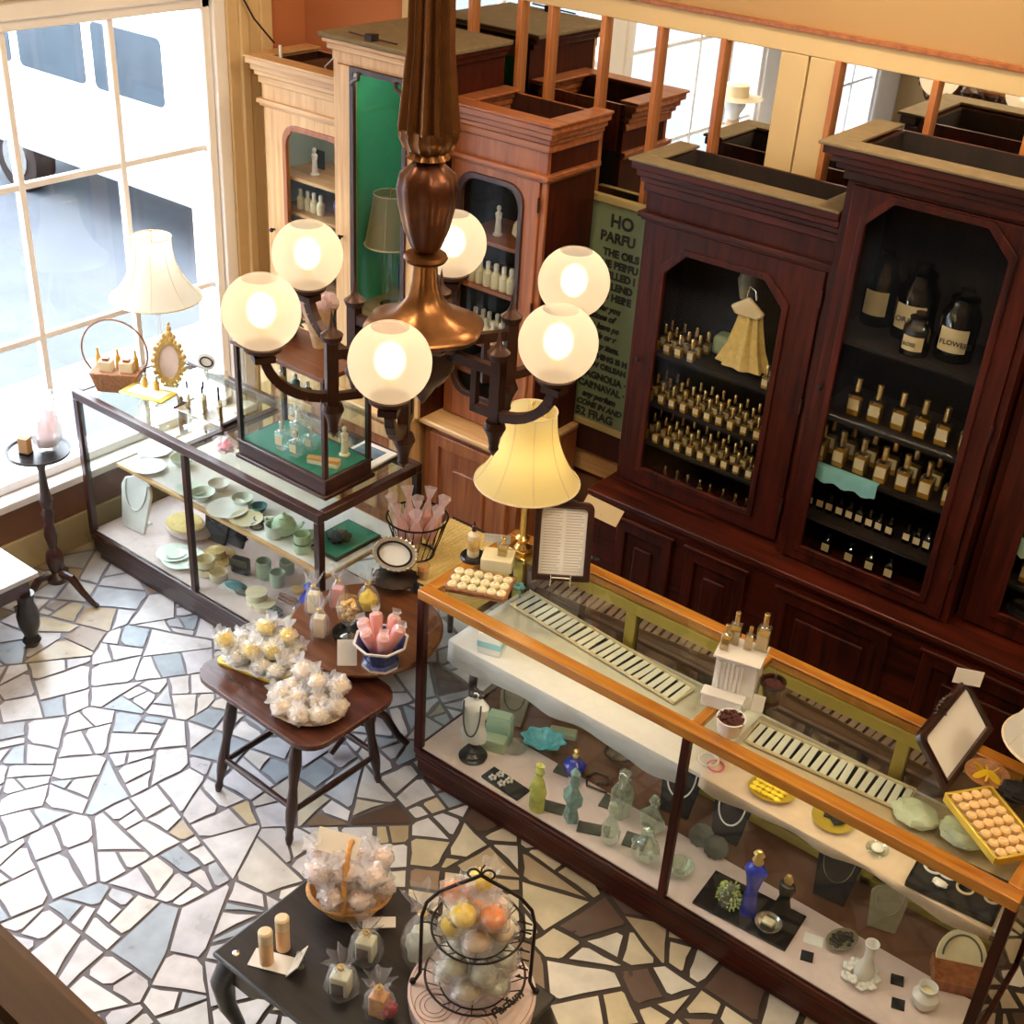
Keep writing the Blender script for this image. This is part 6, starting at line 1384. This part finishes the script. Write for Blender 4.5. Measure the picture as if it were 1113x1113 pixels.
for i in range(22): a_ = 2 * PI * i / 22; g.tube([(.08 * math.cos(a_), .08 * math.sin(a_), .006), (.11 * math.cos(a_ + .1), .11 * math.sin(a_ + .1), .1), (.14 * math.cos(a_ + .2), .14 * math.sin(a_ + .2), .2)], .0025, 5)
g.build('wire', 'iron', t)
bx_, by_ = BX, BY
def tulle_soap(label, loc, h, tilt, az, group):
    t = thing('wrapped_soap', label, 'soap', loc, group=group); t.rotation_euler = (tilt * math.cos(az), tilt * math.sin(az), az)
    G().lathe([(.012, 0), (.026, .02), (.03, .06), (.02, .1), (.009, h * .72), (.016, h * .8), (.03, h)], 14, flute=5, fd=.12, close=False).build('tulle', 'tulle', t)
    G().lathe([(.01, .005), (.022, .025), (.022, .07), (.0, .1)], 12).build('soap', 'pink', t); return t
proto = None
for k in range(8):
    a_ = 2 * PI * k / 7; r_ = .066 if k < 7 else 0
    loc = (bx_ + r_ * math.cos(a_), by_ + r_ * math.sin(a_), MT + .1)
    if proto is None: proto = o = tulle_soap('pink tulle-wrapped soap standing in the round wire basket', loc, .2, 0, 0, 'pink soaps in the wire basket')
    else: o = copy_tree(proto); o.location = loc
    o.rotation_euler = (-.3 * math.sin(a_) * (k < 7), .3 * math.cos(a_) * (k < 7), 0)
p = P(431, 626, MT); t = thing('oval_mirror', 'small oval mirror tilted on a dark fan-shaped base on the straw mat', 'mirror', (p.x + .01, p.y - .02, MT), .35)
G().lathe([(.1, 0), (.102, .008), (.06, .03), (.02, .04)], 30, flute=15, fd=.04).build('base', 'iron', t); G().lathe([(.012, .035), (.014, .06), (.008, .1)], 10).build('neck', 'iron', t)
g = G().at(0, -.0, .13, rx=.9 - PI / 2 + .1); g.prism(oval(.105, .075, 40), -.012, .008, hole=oval(.075, .05, 40)); f_ = g.build('frame', 'silver', t, bevel=.003)
g = G().at(0, 0, .13, rx=.9 - PI / 2 + .1)
for i in range(26): a_ = 2 * PI * i / 26; g.ball(.1 * math.cos(a_), -.004, .072 * math.sin(a_), .009, n=8, m=5)
g.build('beading', 'silver', f_); G().at(0, 0, .13, rx=.9 - PI / 2 + .1).prism(oval(.084, .058, 40), -.014, -.009, hole=oval(.074, .049, 40)).build('inner_ring', 'black', f_)
G().at(0, 0, .13, rx=.9 - PI / 2 + .1).prism(oval(.077, .052, 40), 0, .004).build('mirror_glass', 'white', t)
p = P(460, 628, MT); t = thing('votive_glass', 'small glass of orange wax on the straw mat', 'candle', (min(p.x, -2.86), p.y, MT)); G().lathe([(.024, 0), (.03, .07), (.028, .07), (.023, .004)], 18, close=False).build('glass', 'clearbot', t); G().lathe([(.022, .004), (.025, .045), (0, .046)], 16).build('wax', 'orange', t)
# on the round table
RT = RZ + .0005
p = Vector((-2.905, 3.085, RT)); px_, py_ = p.x, p.y
t = thing('china_pot', 'octagonal blue and white china pot on the round table', 'pot', (p.x, p.y, RT), .2)
G().lathe([(.075, 0), (.078, .012), (.062, .02), (.085, .085), (.112, .11), (.115, .118), (.105, .116), (.075, .08), (.06, .03), (0, .028)], 8).build('body', 'bluepot', t, sharp=.5)
G().lathe([(.113, .109), (.117, .12), (.106, .118)], 8, close=False).build('rim', 'white', t); G().lathe([(.079, -.0), (.08, .013)], 8, close=False).build('foot_ring', 'white', t)
def cone_soap(label, group):
    t = thing('soap_cone', label, 'soap', (0, 0, 0), group=group)
    G().lathe([(.006, 0), (.014, .03), (.028, .15), (.026, .165), (.0, .172)], 14).build('cone', 'pink', t)
    G().lathe([(.026, .16), (.012, .178), (.022, .195)], 12, flute=4, fd=.25, close=False).build('twist', 'cello', t); return t
pc = cone_soap('pink cone of bath salts standing in the blue and white pot', 'pink cones in the china pot'); used = False
for k, (a_, r_, tl) in enumerate(((2.6, .022, .36), (3.6, .022, .34), (4.6, .022, .36), (5.6, .022, .38), (.4, .022, .36), (1.5, .022, .34))):
    o = put(pc, used, (px_ + r_ * math.cos(a_), py_ + r_ * math.sin(a_), RT + .04)); used = True; o.rotation_euler = (-tl * math.sin(a_), tl * math.cos(a_), 0)
p = P(379, 693, RT); t = thing('trinket_dish', 'round black dish with raised rim under the stemmed glass', 'dish', (p.x, p.y, RT)); G().lathe([(.06, 0), (.065, .01), (.07, .035), (.062, .035), (.05, .012), (0, .012)], 26).build('dish', 'black', t)
t = thing('stemmed_glass', 'stemmed glass full of golden petals standing in the black dish', 'glass', (p.x, p.y, RT + .0125))
G().lathe([(.035, 0), (.008, .012), (.007, .05), (.03, .07), (.05, .11), (.052, .15), (.042, .185)], 24, close=False).build('glass', 'clearbot', t)
g = G()
for i in range(60): a_, z_ = rnd.uniform(0, 6.28), rnd.uniform(.085, .17); r_ = .04 * math.sqrt(rnd.random()) * min(1, (z_ - .06) / .05); g.ball(r_ * math.cos(a_), r_ * math.sin(a_), z_, .011, 1.2, .8, .6, 7, 5)
o = g.build('petals', plain('golden_petals', (.7, .42, .12), .6, var=.4, scale=60), t); o['kind'] = 'stuff'
p = Vector((-2.99, 2.975, RT)); t = thing('price_card', 'white card on a clear easel at the front edge of the round table', 'card', (p.x, p.y, RT), .75)
G().at(0, 0, .004, rx=-.35).prism(rect(-.04, .04, 0, .11), 0, .002).build('card', 'paper', t); G().tube([(-.03, 0, .003), (.03, .05, .003), (0, .02, .06)], .003, 6).build('easel', 'clearbot', t)
def gift_bag(label, loc, r, h, seed, mat, inner='box', group=None, cat='gift bag', rz=0):
    t = thing('gift_bag', label, cat, loc, rz, group); bundle(G(), 0, 0, 0, r, h, seed).build('cellophane', 'cello_thin', t)
    g = G()
    if inner == 'box': g.bx(0, 0, .006, r * 1.1, r * .9, h * .5)
    elif inner == 'ball': crumple(g, 0, 0, h * .27, r * .8, 1, 1, h * .3 / r, seed, .25)
    else:
        rr = random.Random(seed)
        for i in range(9): g.ball(rr.uniform(-.5, .5) * r, rr.uniform(-.5, .5) * r, h * (.12 + .35 * rr.random()), r * .34, 1, 1, .8, 10, 7)
    g.build('contents', mat, t, bevel=.004 if inner == 'box' else 0); G().ring(r * .2, .004, z=h * .71, n=14).build('tie', 'gold', t); return t
for px, py, r_, h_, m_, lb in ((348, 692, .042, .2, 'ivory', 'cellophane bag with a cream box at the left of the round table'), (368, 660, .042, .2, 'pink', 'cellophane bag with a pink bar behind the cream one'),
                               (400, 664, .05, .2, 'yellow', 'cellophane bag of lemon soap behind the stemmed glass'), (338, 664, .042, .2, 'cream', 'cellophane bag near the corner of the far showcase')):
    p = P(px, py, RT); gift_bag(lb, (max(p.x, -3.36), p.y, RT), r_, h_, px, m_, 'box' if px < 370 else 'ball', rz=.5)

# ================================================================== small table with two dishes
SZ = .55
t = thing('stool_table', 'low dark wooden table with rounded corners and turned splayed legs', 'table', (-3.13, 2.84, 0), -.03)
g = G(); g.prism([(u, v) for u, v in rrect(-.37, .36, -.27, .24, .1)], SZ - .028, SZ, XYZ); g.build('tabletop', 'table_wood', t, bevel=.008)
G().box(-.2, .2, -.19, .19, SZ - .06, SZ - .027).build('apron', 'walnut_x', t)
legs = []
for sx, sy in ((-1, -1), (1, -1), (1, 1), (-1, 1)):
    top = Vector((.19 * sx, .0 + .18 * sy, SZ - .028)); bot = Vector((.225 * sx + .01, -.03 + .255 * sy, .0))
    pts = [top.lerp(bot, u) for u in (0, .08, .16, .3, .42, .5, .6, .72, .8, .9, .95, 1)]
    G().tube(pts, [.018, .02, .023, .028, .022, .018, .021, .024, .022, .014, .018, .012], 12).build('leg', 'walnut', t); legs.append((top, bot))
for i in range(4):
    a_, b_ = legs[i], legs[(i + 1) % 4]; u = .72 if i % 2 else .68
    p0_, p1_ = a_[0].lerp(a_[1], u), b_[0].lerp(b_[1], u); G().tube([p0_, p0_.lerp(p1_, .5), p1_], [.012, .016, .012], 10).build('stretcher', 'walnut', t)
ST = SZ + .0005
p = P(285, 718, ST); c1 = p
t = thing('serving_tray', 'gilt tray lined with doily paper heaped with wrapped lemon soaps on the low table', 'tray', (p.x, p.y, ST), .22)
G().prism([(u, v) for u, v in rrect(-.16, .16, -.11, .11, .03)], 0, .012, XYZ).build('tray', 'goldtray', t, bevel=.003)
g = G(); n = 40; o_ = [((.17 if k % 2 else .155) * math.copysign(abs(math.cos(2 * PI * k / n)) ** .6, math.cos(2 * PI * k / n)), (.118 if k % 2 else .106) * math.copysign(abs(math.sin(2 * PI * k / n)) ** .6, math.sin(2 * PI * k / n))) for k in range(n)]
g.prism(o_, .012, .015, XYZ); g.build('doily', 'paper', t)
def soap_pack(label, group, mats, film='cello'):
    t = thing('wrapped_soap', label, 'soap', (0, 0, 0), group=group)
    g = G(); crumple(g, 0, 0, 0, .040, 1.08, 1, .88, 6, .42); g.build('cellophane', film, t)
    g = G(); crumple(g, 0, 0, 0, .0335, 1.05, .97, .88, 2, .12); g.build('soap', mats, t)
    g = G().at(.012, 0, .024, ry=.5); g.lathe([(.004, 0), (.012, .012), (.026, .03), (.03, .042)], 14, flute=5, fd=.35, close=False); g.build('twist', film, t); return t
def settle(n, r, R, seed, base=0.0, sy=1.0, rectxy=None, dome=0.0):
    """drop n balls of radius r into a round (or rectangular) tray and let them push apart"""
    q = random.Random(seed); ps = [Vector((q.uniform(-R, R) * .7, q.uniform(-R, R) * .7 * sy, base + r + q.uniform(0, .12))) for _ in range(n)]
    for it in range(500):
        for p in ps: p.z -= .0012 if it < 420 else 0
        for i in range(n):
            for j in range(i):
                d = ps[i] - ps[j]; l = d.length
                if l < 2 * r:
                    if l < 1e-5: d = Vector((1, 0, 0)); l = 1
                    m = d * ((2 * r - l) / l * .5); ps[i] += m; ps[j] -= m
        for p in ps:
            if p.z < base + r * .85: p.z = base + r * .85
            if rectxy:
                p.x = max(-rectxy[0], min(rectxy[0], p.x)); p.y = max(-rectxy[1], min(rectxy[1], p.y))
            else:
                l = math.hypot(p.x, p.y / sy); lim = R - r
                if l > lim: p.x *= lim / l; p.y *= lim / l
    return ps
M['palesoap'] = plain('pale_cream_soap', (.9, .86, .74), .5, var=.08); M['peach'] = plain('pale_peach_soap', (.92, .76, .58), .5, var=.1)
tray_pts = sorted(settle(17, .037, .13, 4, .016, rectxy=(.125, .078)), key=lambda v: v.z)
for mat_, cnt, lb, gp in (('palesoap', 12, 'pale cream soap wrapped in cellophane on the doily tray', 'cream soaps on the doily tray'), ('yellow', 5, 'lemon yellow soap wrapped in cellophane on the doily tray', 'lemon soaps on the doily tray')):
    pk = soap_pack(lb, gp, mat_); used = False
    for k in range(cnt):
        q = tray_pts[k + (12 if mat_ == 'yellow' else 0)]
        o = put(pk, used, (c1.x + q.x * math.cos(.22) - q.y * math.sin(.22), c1.y + q.x * math.sin(.22) + q.y * math.cos(.22), ST + q.z), rnd.uniform(0, 6.28)); used = True
p = P(336, 772, ST); c2 = p
t = thing('oval_platter', 'oval cream platter heaped with peach soaps in cellophane on the low table', 'platter', (p.x, p.y, ST), .5)
G().lathe([(.09, 0), (.1, .004), (.15, .02), (.155, .026), (.148, .026), (.1, .01), (0, .008)], 40, sy=.8).build('platter', plain('cream_china', (.74, .6, .44), .35, var=.1), t)
pk = soap_pack('pale peach soap wrapped in cellophane on the oval cream platter', 'peach soaps on the oval platter', 'peach'); used = False
for q in settle(13, .041, .165, 5, .02, sy=.8):
    put(pk, used, (c2.x + q.x * math.cos(.5) - q.y * math.sin(.5), c2.y + q.x * math.sin(.5) + q.y * math.cos(.5), ST + q.z), rnd.uniform(0, 6.28), None, None, 1.05); used = True

# ================================================================== black cabriole table
BZ = .5; bx0, bx1, by0, by1 = -2.365, -1.42, 1.73, 2.33
t = thing('cabriole_table', 'black painted low table with curved cabriole legs in the foreground', 'table', ((bx0 + bx1) / 2, (by0 + by1) / 2, 0)); a, b = (bx1 - bx0) / 2, (by1 - by0) / 2
G().box(-a, a, -b, b, BZ - .022, BZ).build('tabletop', 'black_wood', t, bevel=.008)
def apron(L): return [(-L, .115), (L, .115), (L, 0), (L * .8, .0), (L * .62, .05), (L * .3, .07), (0, .05), (-L * .3, .07), (-L * .62, .05), (-L * .8, 0), (-L, 0)]
for s_ in (-1, 1):
    G().at(0, s_ * (b - .04), BZ - .137).prism(apron(a - .05), -.01, .01).build('apron', 'black_wood', t, bevel=.003)
    G().at(s_ * (a - .04), 0, BZ - .137, rz=PI / 2).prism(apron(b - .05), -.01, .01).build('end_apron', 'black_wood', t, bevel=.003)
    for q_ in (-1, 1):
        d = Vector((s_ * .7, q_ * .7, 0)); c_ = Vector((s_ * (a - .05), q_ * (b - .05), 0))
        pts = [c_ + d * k + Vector((0, 0, z)) for k, z in ((0, BZ - .025), (.02, BZ - .07), (.045, BZ - .14), (.035, .24), (.0, .14), (-.005, .07), (.03, .025), (.045, .015))]
        G().tube(pts, [.035, .04, .04, .03, .02, .017, .024, .014], 12).build('leg', 'black_wood', t)
g = G()
for x, y in ((-a + .06, -b + .05), (-a + .05, b - .12)): g.lathe([(.014, 0), (.01, .003), (0, .004)], 12, x=x, y=y, z=BZ - .001)
g.build('stud', 'silver', t)
BT = BZ + .0005
# lip-balm tubes on a bent card
p = P(292, 1046, BT); t = thing('display_card', 'bent white card holding two cream tubes on the black table', 'card', (p.x, p.y, BT), .42)
G().prism([(-.06, -.03), (.075, -.03), (.075, .04), (-.06, .04)], 0, .003, XYZ).build('base', 'paper', t); G().at(.078, .0, .003, ry=.6).prism(rect(-.004, .0, 0, .07), -.04, .05).build('back_flap', 'paper', t)
tp = thing('cream_tube', 'tube', 'tube'); G().lathe([(.023, 0), (.023, .09), (.021, .094), (.021, .132), (.016, .138), (0, .138)], 20).build('body', plain('kraft_tube', (.72, .45, .24), .5), tp); G().lathe([(.0235, .096), (.0235, .136), (.018, .142), (0, .142)], 20).build('cap', 'ivory', tp)
for k, (px, py, lb) in enumerate(((290, 1045, 'front cream tube with tan body on the bent white card'), (308, 1030, 'rear cream tube with tan body on the bent white card'))):
    q = P(px, py, BT + .0035); put(tp, k > 0, (q.x, q.y, BT + .0035), 0, lb)
p = P(326, 1050, BT); t = thing('glass_stopper', 'little clear glass figurine beside the tubes on the black table', 'ornament', tuple(p)); G().lathe([(.016, 0), (.008, .012), (.014, .03), (.006, .05), (.01, .06), (0, .07)], 14).build('body', 'clearbot', t); G().ball(0, 0, .025, .006).build('bead', 'iron', t)
# wrapped green-white soaps
M['sagesoap'] = plain('sage_soap', (.76, .78, .58), .5, var=.1)
for px, py, rz_, lb in ((371, 1078, .4, 'front cellophane bag of sage soap with dark seal on the black table'), (398, 1040, .4, 'rear cellophane bag of sage soap with dark seal on the black table')):
    p = P(px, py, BT); t = gift_bag(lb, tuple(p), .055, .16, px, 'sagesoap', 'box', rz=rz_); G().box(-.02, .02, -.0345, -.033, .02, .07).build('seal', 'walnut', t)
p = P(412, 1102, BT); t = gift_bag('small cellophane bag with a tan box and red petals on the black table', tuple(p), .05, .17, 12, 'wicker_gold', 'box', rz=.3)
g = G(); crumple(g, .03, 0, .04, .028, 1, 1, 1, 3, .3); g.build('petals', plain('rose_petals', (.45, .1, .12), .6, var=.4, scale=50), t)
p = P(452, 1060, BT); gift_bag('tall cellophane bag of pale soap behind the wire stand', (p.x - .02, p.y + .05, BT), .065, .32, 44, 'greenwhite', 'ball')
# handled basket with pink parcels
p = P(380, 985, BT); t = thing('handled_basket', 'golden wicker basket with hoop handle full of pink wrapped soaps on the black table', 'basket', (p.x, p.y, BT), .6); hb = p
G().lathe([(.09, 0), (.11, .03), (.135, .075), (.14, .085), (.13, .083), (.1, .03), (0, .012)], 30, sy=.8).build('basket', 'wicker_gold', t)
G().ring(.137, .009, z=.083, n=34, sy=.8).build('rim', 'wicker_gold', t)
G().tube([(0, -.108 * math.cos(i * PI / 18), .08 + .19 * math.sin(i * PI / 18)) for i in range(19)], .011, 8).build('handle', 'wicker_gold', t)
M['blush'] = plain('blush_soap', (.93, .72, .66), .5, var=.1)
pk = soap_pack('blush pink soap in cellophane heaped in the golden handled basket', 'pink soaps in the handled basket', 'blush'); used = False
for q in settle(12, .044, .155, 6, .1, sy=.85):
    put(pk, used, (hb.x + q.x * math.cos(.6) - q.y * math.sin(.6), hb.y + q.x * math.sin(.6) + q.y * math.cos(.6), BT + q.z), rnd.uniform(0, 6.28), None, None, 1.08); used = True
p2 = Vector((hb.x - .02, hb.y + .02, BT + .2)); o = single('price_card', G().prism(rect(-.075, .07, 0, .075), 0, .002), 'paper', 'white card tied to the handle of the golden basket', 'card', (hb.x - .045, hb.y - .02, BT + .225), .6); o.rotation_euler = (-.9, .25, .6)
o = single('gift_tag', G().bx(0, 0, 0, .11, .045, .003), 'paper', 'white tag lying in front of the golden handled basket', 'card', (P(412, 1003, BT).x, P(412, 1003, BT).y, BT), .75)
# round box with wire stand
p = P(513, 1078, BT + .06); c3 = p; R3 = .2
t = thing('hat_box', 'round white box with brown script and swirl print under the wire stand', 'box', (p.x, p.y, BT), 0)
G().lathe([(R3 - .005, 0), (R3 - .005, .05), (R3, .05), (R3, .066), (R3 - .006, .07), (0, .07)], 48).build('box', 'pinkcloth', t)
g = G()
for rr_ in (.03, .045, .06): g.ring(rr_, .0012, x=-.05, y=-.12, z=.0705, n=30, m=4)
for rr_ in (.03, .045, .06): g.ring(rr_, .0012, x=.1, y=-.09, z=.0705, n=30, m=4)
g.ring(.19, .0012, z=.0705, n=48, m=4); g.build('swirl_print', 'wicker', t)
g = G(); q1, q2 = P(538, 1108, BT + .07), P(575, 1078, BT + .07); text_mesh(g, 'Parfum', .045, q1.x - p.x, q1.y - p.y, .0706, rx=0, rz=ang(q1, q2), shear=.35); g.build('lettering', 'ink', t, flat=True)
HT = BT + .0705
SX, SY = c3.x + .0, c3.y + .01; az = .62
t = thing('wire_stand', 'two-tier dark wire stand with arched handle holding fruit-coloured soaps', 'stand', (SX, SY, HT), az)
hw, hh = .17, .43
arc = [(-hw - .02, 0, .008), (-hw - .012, 0, .02), (-hw, 0, .05), (-hw, 0, .3), (-hw * .92, 0, .36), (-hw * .7, 0, .41), (-hw * .4, 0, .445), (-.02, 0, .475), (0, 0, .49)]
g = G(); g.tube(arc, .006, 8); g.tube([(-x, y, z) for x, y, z in arc], .006, 8)
for s_ in (-1, 1):
    g.ball(s_ * (hw + .022), 0, .008, .011); g.tube([(0, 0, .49)] + [(s_ * (.022 - .018 * math.cos(b_)), 0, .49 + .018 * math.sin(b_) + .004) for b_ in [i * PI / 6 for i in range(9)]], .0035, 6)
g.tube([(0, 0, .49), (.0, 0, .515), (.008, 0, .53)], .003, 6); g.build('arch', 'iron', t)
for z_, r_, nm in ((.245, .14, 'upper_tier'), (.035, .155, 'lower_tier')):
    g = G(); g.ring(r_, .004, z=z_ + .03, n=40); g.ring(r_ * .7, .003, z=z_, n=30)
    for i in range(20): a_ = 2 * PI * i / 20; g.tube([(r_ * .7 * math.cos(a_), r_ * .7 * math.sin(a_), z_), (r_ * math.cos(a_), r_ * math.sin(a_), z_ + .03)], .002, 5)
    for s_ in (-1, 1): g.tube([(s_ * r_, 0, z_ + .03), (s_ * hw, 0, z_ + .03)], .003, 5)
    g.tube([(-r_ * .7, 0, z_), (r_ * .7, 0, z_)], .003, 5); g.tube([(0, -r_ * .7, z_), (0, r_ * .7, z_)], .003, 5); tier = g.build(nm, 'iron', t)
    G().lathe([(r_ * .7, z_ + .002), (0, z_ + .003)], 30, close=False).build('liner', 'cello', tier)
g = G()
for i in range(7):
    z_ = .06 + i * .04; g.tube([(hw - .01, 0, z_), (hw - .03, -.012, z_ + .02), (hw - .045, -.004, z_ + .012)], .003, 5); g.ball(hw - .035, -.01, z_ + .022, .006, n=7, m=5)
g.build('vine', 'iron', t)
def heap(specs, label_of, zz, rr_, cnt, seed):
    r2 = random.Random(seed); protos = {}
    for k, q in enumerate(settle(cnt, .044, rr_, seed, zz)):
        mt, lb, gp = specs[k % len(specs)]
        u = mt in protos
        if not u: protos[mt] = soap_pack(lb, gp, mt, 'cello_mid')
        put(protos[mt], u, (SX + q.x, SY + q.y, HT + q.z), r2.uniform(0, 6.28), None, None, 1.12)
heap([('yellow', 'yellow soap in cellophane on the upper tier of the wire stand', 'yellow soaps on the upper tier'), ('orange', 'orange soap in cellophane on the upper tier of the wire stand', 'orange soaps on the upper tier'), ('peach', 'peach soap in cellophane on the upper tier of the wire stand', 'peach soaps on the upper tier'),
      ('blush', 'pink soap in cellophane on the upper tier of the wire stand', 'pink soaps on the upper tier')], None, .262, .12, 10, 1)
heap([('palesoap', 'cream soap in cellophane on the lower tier of the wire stand', 'cream soaps on the lower tier'), ('sagesoap', 'sage soap in cellophane on the lower tier of the wire stand', 'sage soaps on the lower tier'), ('greenwhite', 'pale green soap in cellophane on the lower tier of the wire stand', 'pale green soaps on the lower tier')], None, .058, .13, 12, 2)

# ================================================================== by the window: pedestal table and low table
t = thing('pedestal_table', 'slim dark turned pedestal table with tripod feet under the window', 'table', (-5.05, 2.96, 0), .5)
G().lathe([(.14, .838), (.148, .842), (.148, .85), (.152, .858), (.145, .856), (.14, .85), (0, .849)], 36).build('tabletop', 'black_wood', t)
G().lathe([(.05, .1), (.055, .13), (.03, .16), (.045, .22), (.04, .27), (.02, .3), (.035, .38), (.028, .42), (.02, .44), (.032, .5), (.02, .53), (.034, .58), (.024, .62), (.016, .74), (.03, .8), (.06, .838)], 20).build('column', 'walnut', t)
for k in range(3):
    a_ = 2 * PI * k / 3 - .2; c_, s_ = math.cos(a_), math.sin(a_); G().tube([(.03 * c_, .03 * s_, .15), (.09 * c_, .09 * s_, .14), (.15 * c_, .15 * s_, .07), (.21 * c_, .21 * s_, .018), (.235 * c_, .235 * s_, .014)], [.024, .022, .017, .014, .012], 10).build('leg', 'walnut', t)
PT = .8505
t = thing('kraft_box', 'small brown box on the slim pedestal table', 'box', (-5.06, 2.9, PT), .4); G().bx(0, 0, 0, .05, .04, .09).build('box', plain('kraft', (.45, .25, .1), .6), t, bevel=.002); G().bx(0, 0, .0, .052, .042, .014).build('band', 'black', t)
t = thing('pink_bundle', 'tall pink cellophane-wrapped sachets in a brown pot on the slim pedestal table', 'sachets', (-5.03, 3.0, PT))
G().lathe([(.04, 0), (.045, .07), (.04, .07), (.0, .06)], 18).build('pot', 'clearbot', t); G().lathe([(.0455, .03), (.046, .06)], 18, close=False).build('label', 'wicker', t)
for k in range(5):
    a_ = 2 * PI * k / 5; G().tube([(.015 * math.cos(a_), .015 * math.sin(a_), .02), (.03 * math.cos(a_), .03 * math.sin(a_), .12), (.06 * math.cos(a_), .06 * math.sin(a_), .24)], [.012, .016, .02], 9).build('sachet', 'tulle', t)
g = bundle(G(), 0, 0, .03, .07, .27, 9); g.build('cellophane', 'cello', t)
t = thing('low_table', 'low dark table with pale top and bulbous legs cut off by the left edge', 'table', (-4.98, 2.2, 0))
x1_, y1_ = P(43, 622, .42).x + 4.98, P(43, 622, .42).y - 2.2
G().box(-.38, x1_, -.55, y1_, .395, .42).build('tabletop', plain('pale_top', (.4, .39, .4), .2, var=.08), t, bevel=.006); G().box(-.34, x1_ - .04, -.5, y1_ - .04, .3, .395).build('apron', 'walnut_x', t)
for x in (-.32, x1_ - .06):
    for y in (-.48, y1_ - .06): G().lathe([(.03, 0), (.045, .03), (.03, .06), (.05, .12), (.055, .18), (.035, .25), (.045, .3)], 16, x=x, y=y).build('leg', 'black_wood', t)

# dress form farther along the window wall (seen in the mirrored panels)
t = thing('dress_form', 'dress form in a floral bodice and pale hat seen in the mirrored panel', 'mannequin', (-4.85, 1.1, 0))
G().lathe([(.16, 0), (.16, .02), (.03, .05), (.025, .8), (.04, .85)], 24).build('stand', 'walnut', t)
G().lathe([(.17, .85), (.18, .95), (.13, 1.1), (.15, 1.22), (.18, 1.32), (.16, 1.42), (.06, 1.47), (.05, 1.53)], 28, sy=.7).build('bodice', 'floral', t)
G().lathe([(.045, 1.52), (.05, 1.56), (.085, 1.62), (.085, 1.7), (.05, 1.76), (0, 1.77)], 20).build('head', 'white', t)
G().lathe([(.2, 1.68), (.21, 1.685), (.1, 1.7), (.095, 1.78), (0, 1.8)], 30).build('hat', 'ivory', t)
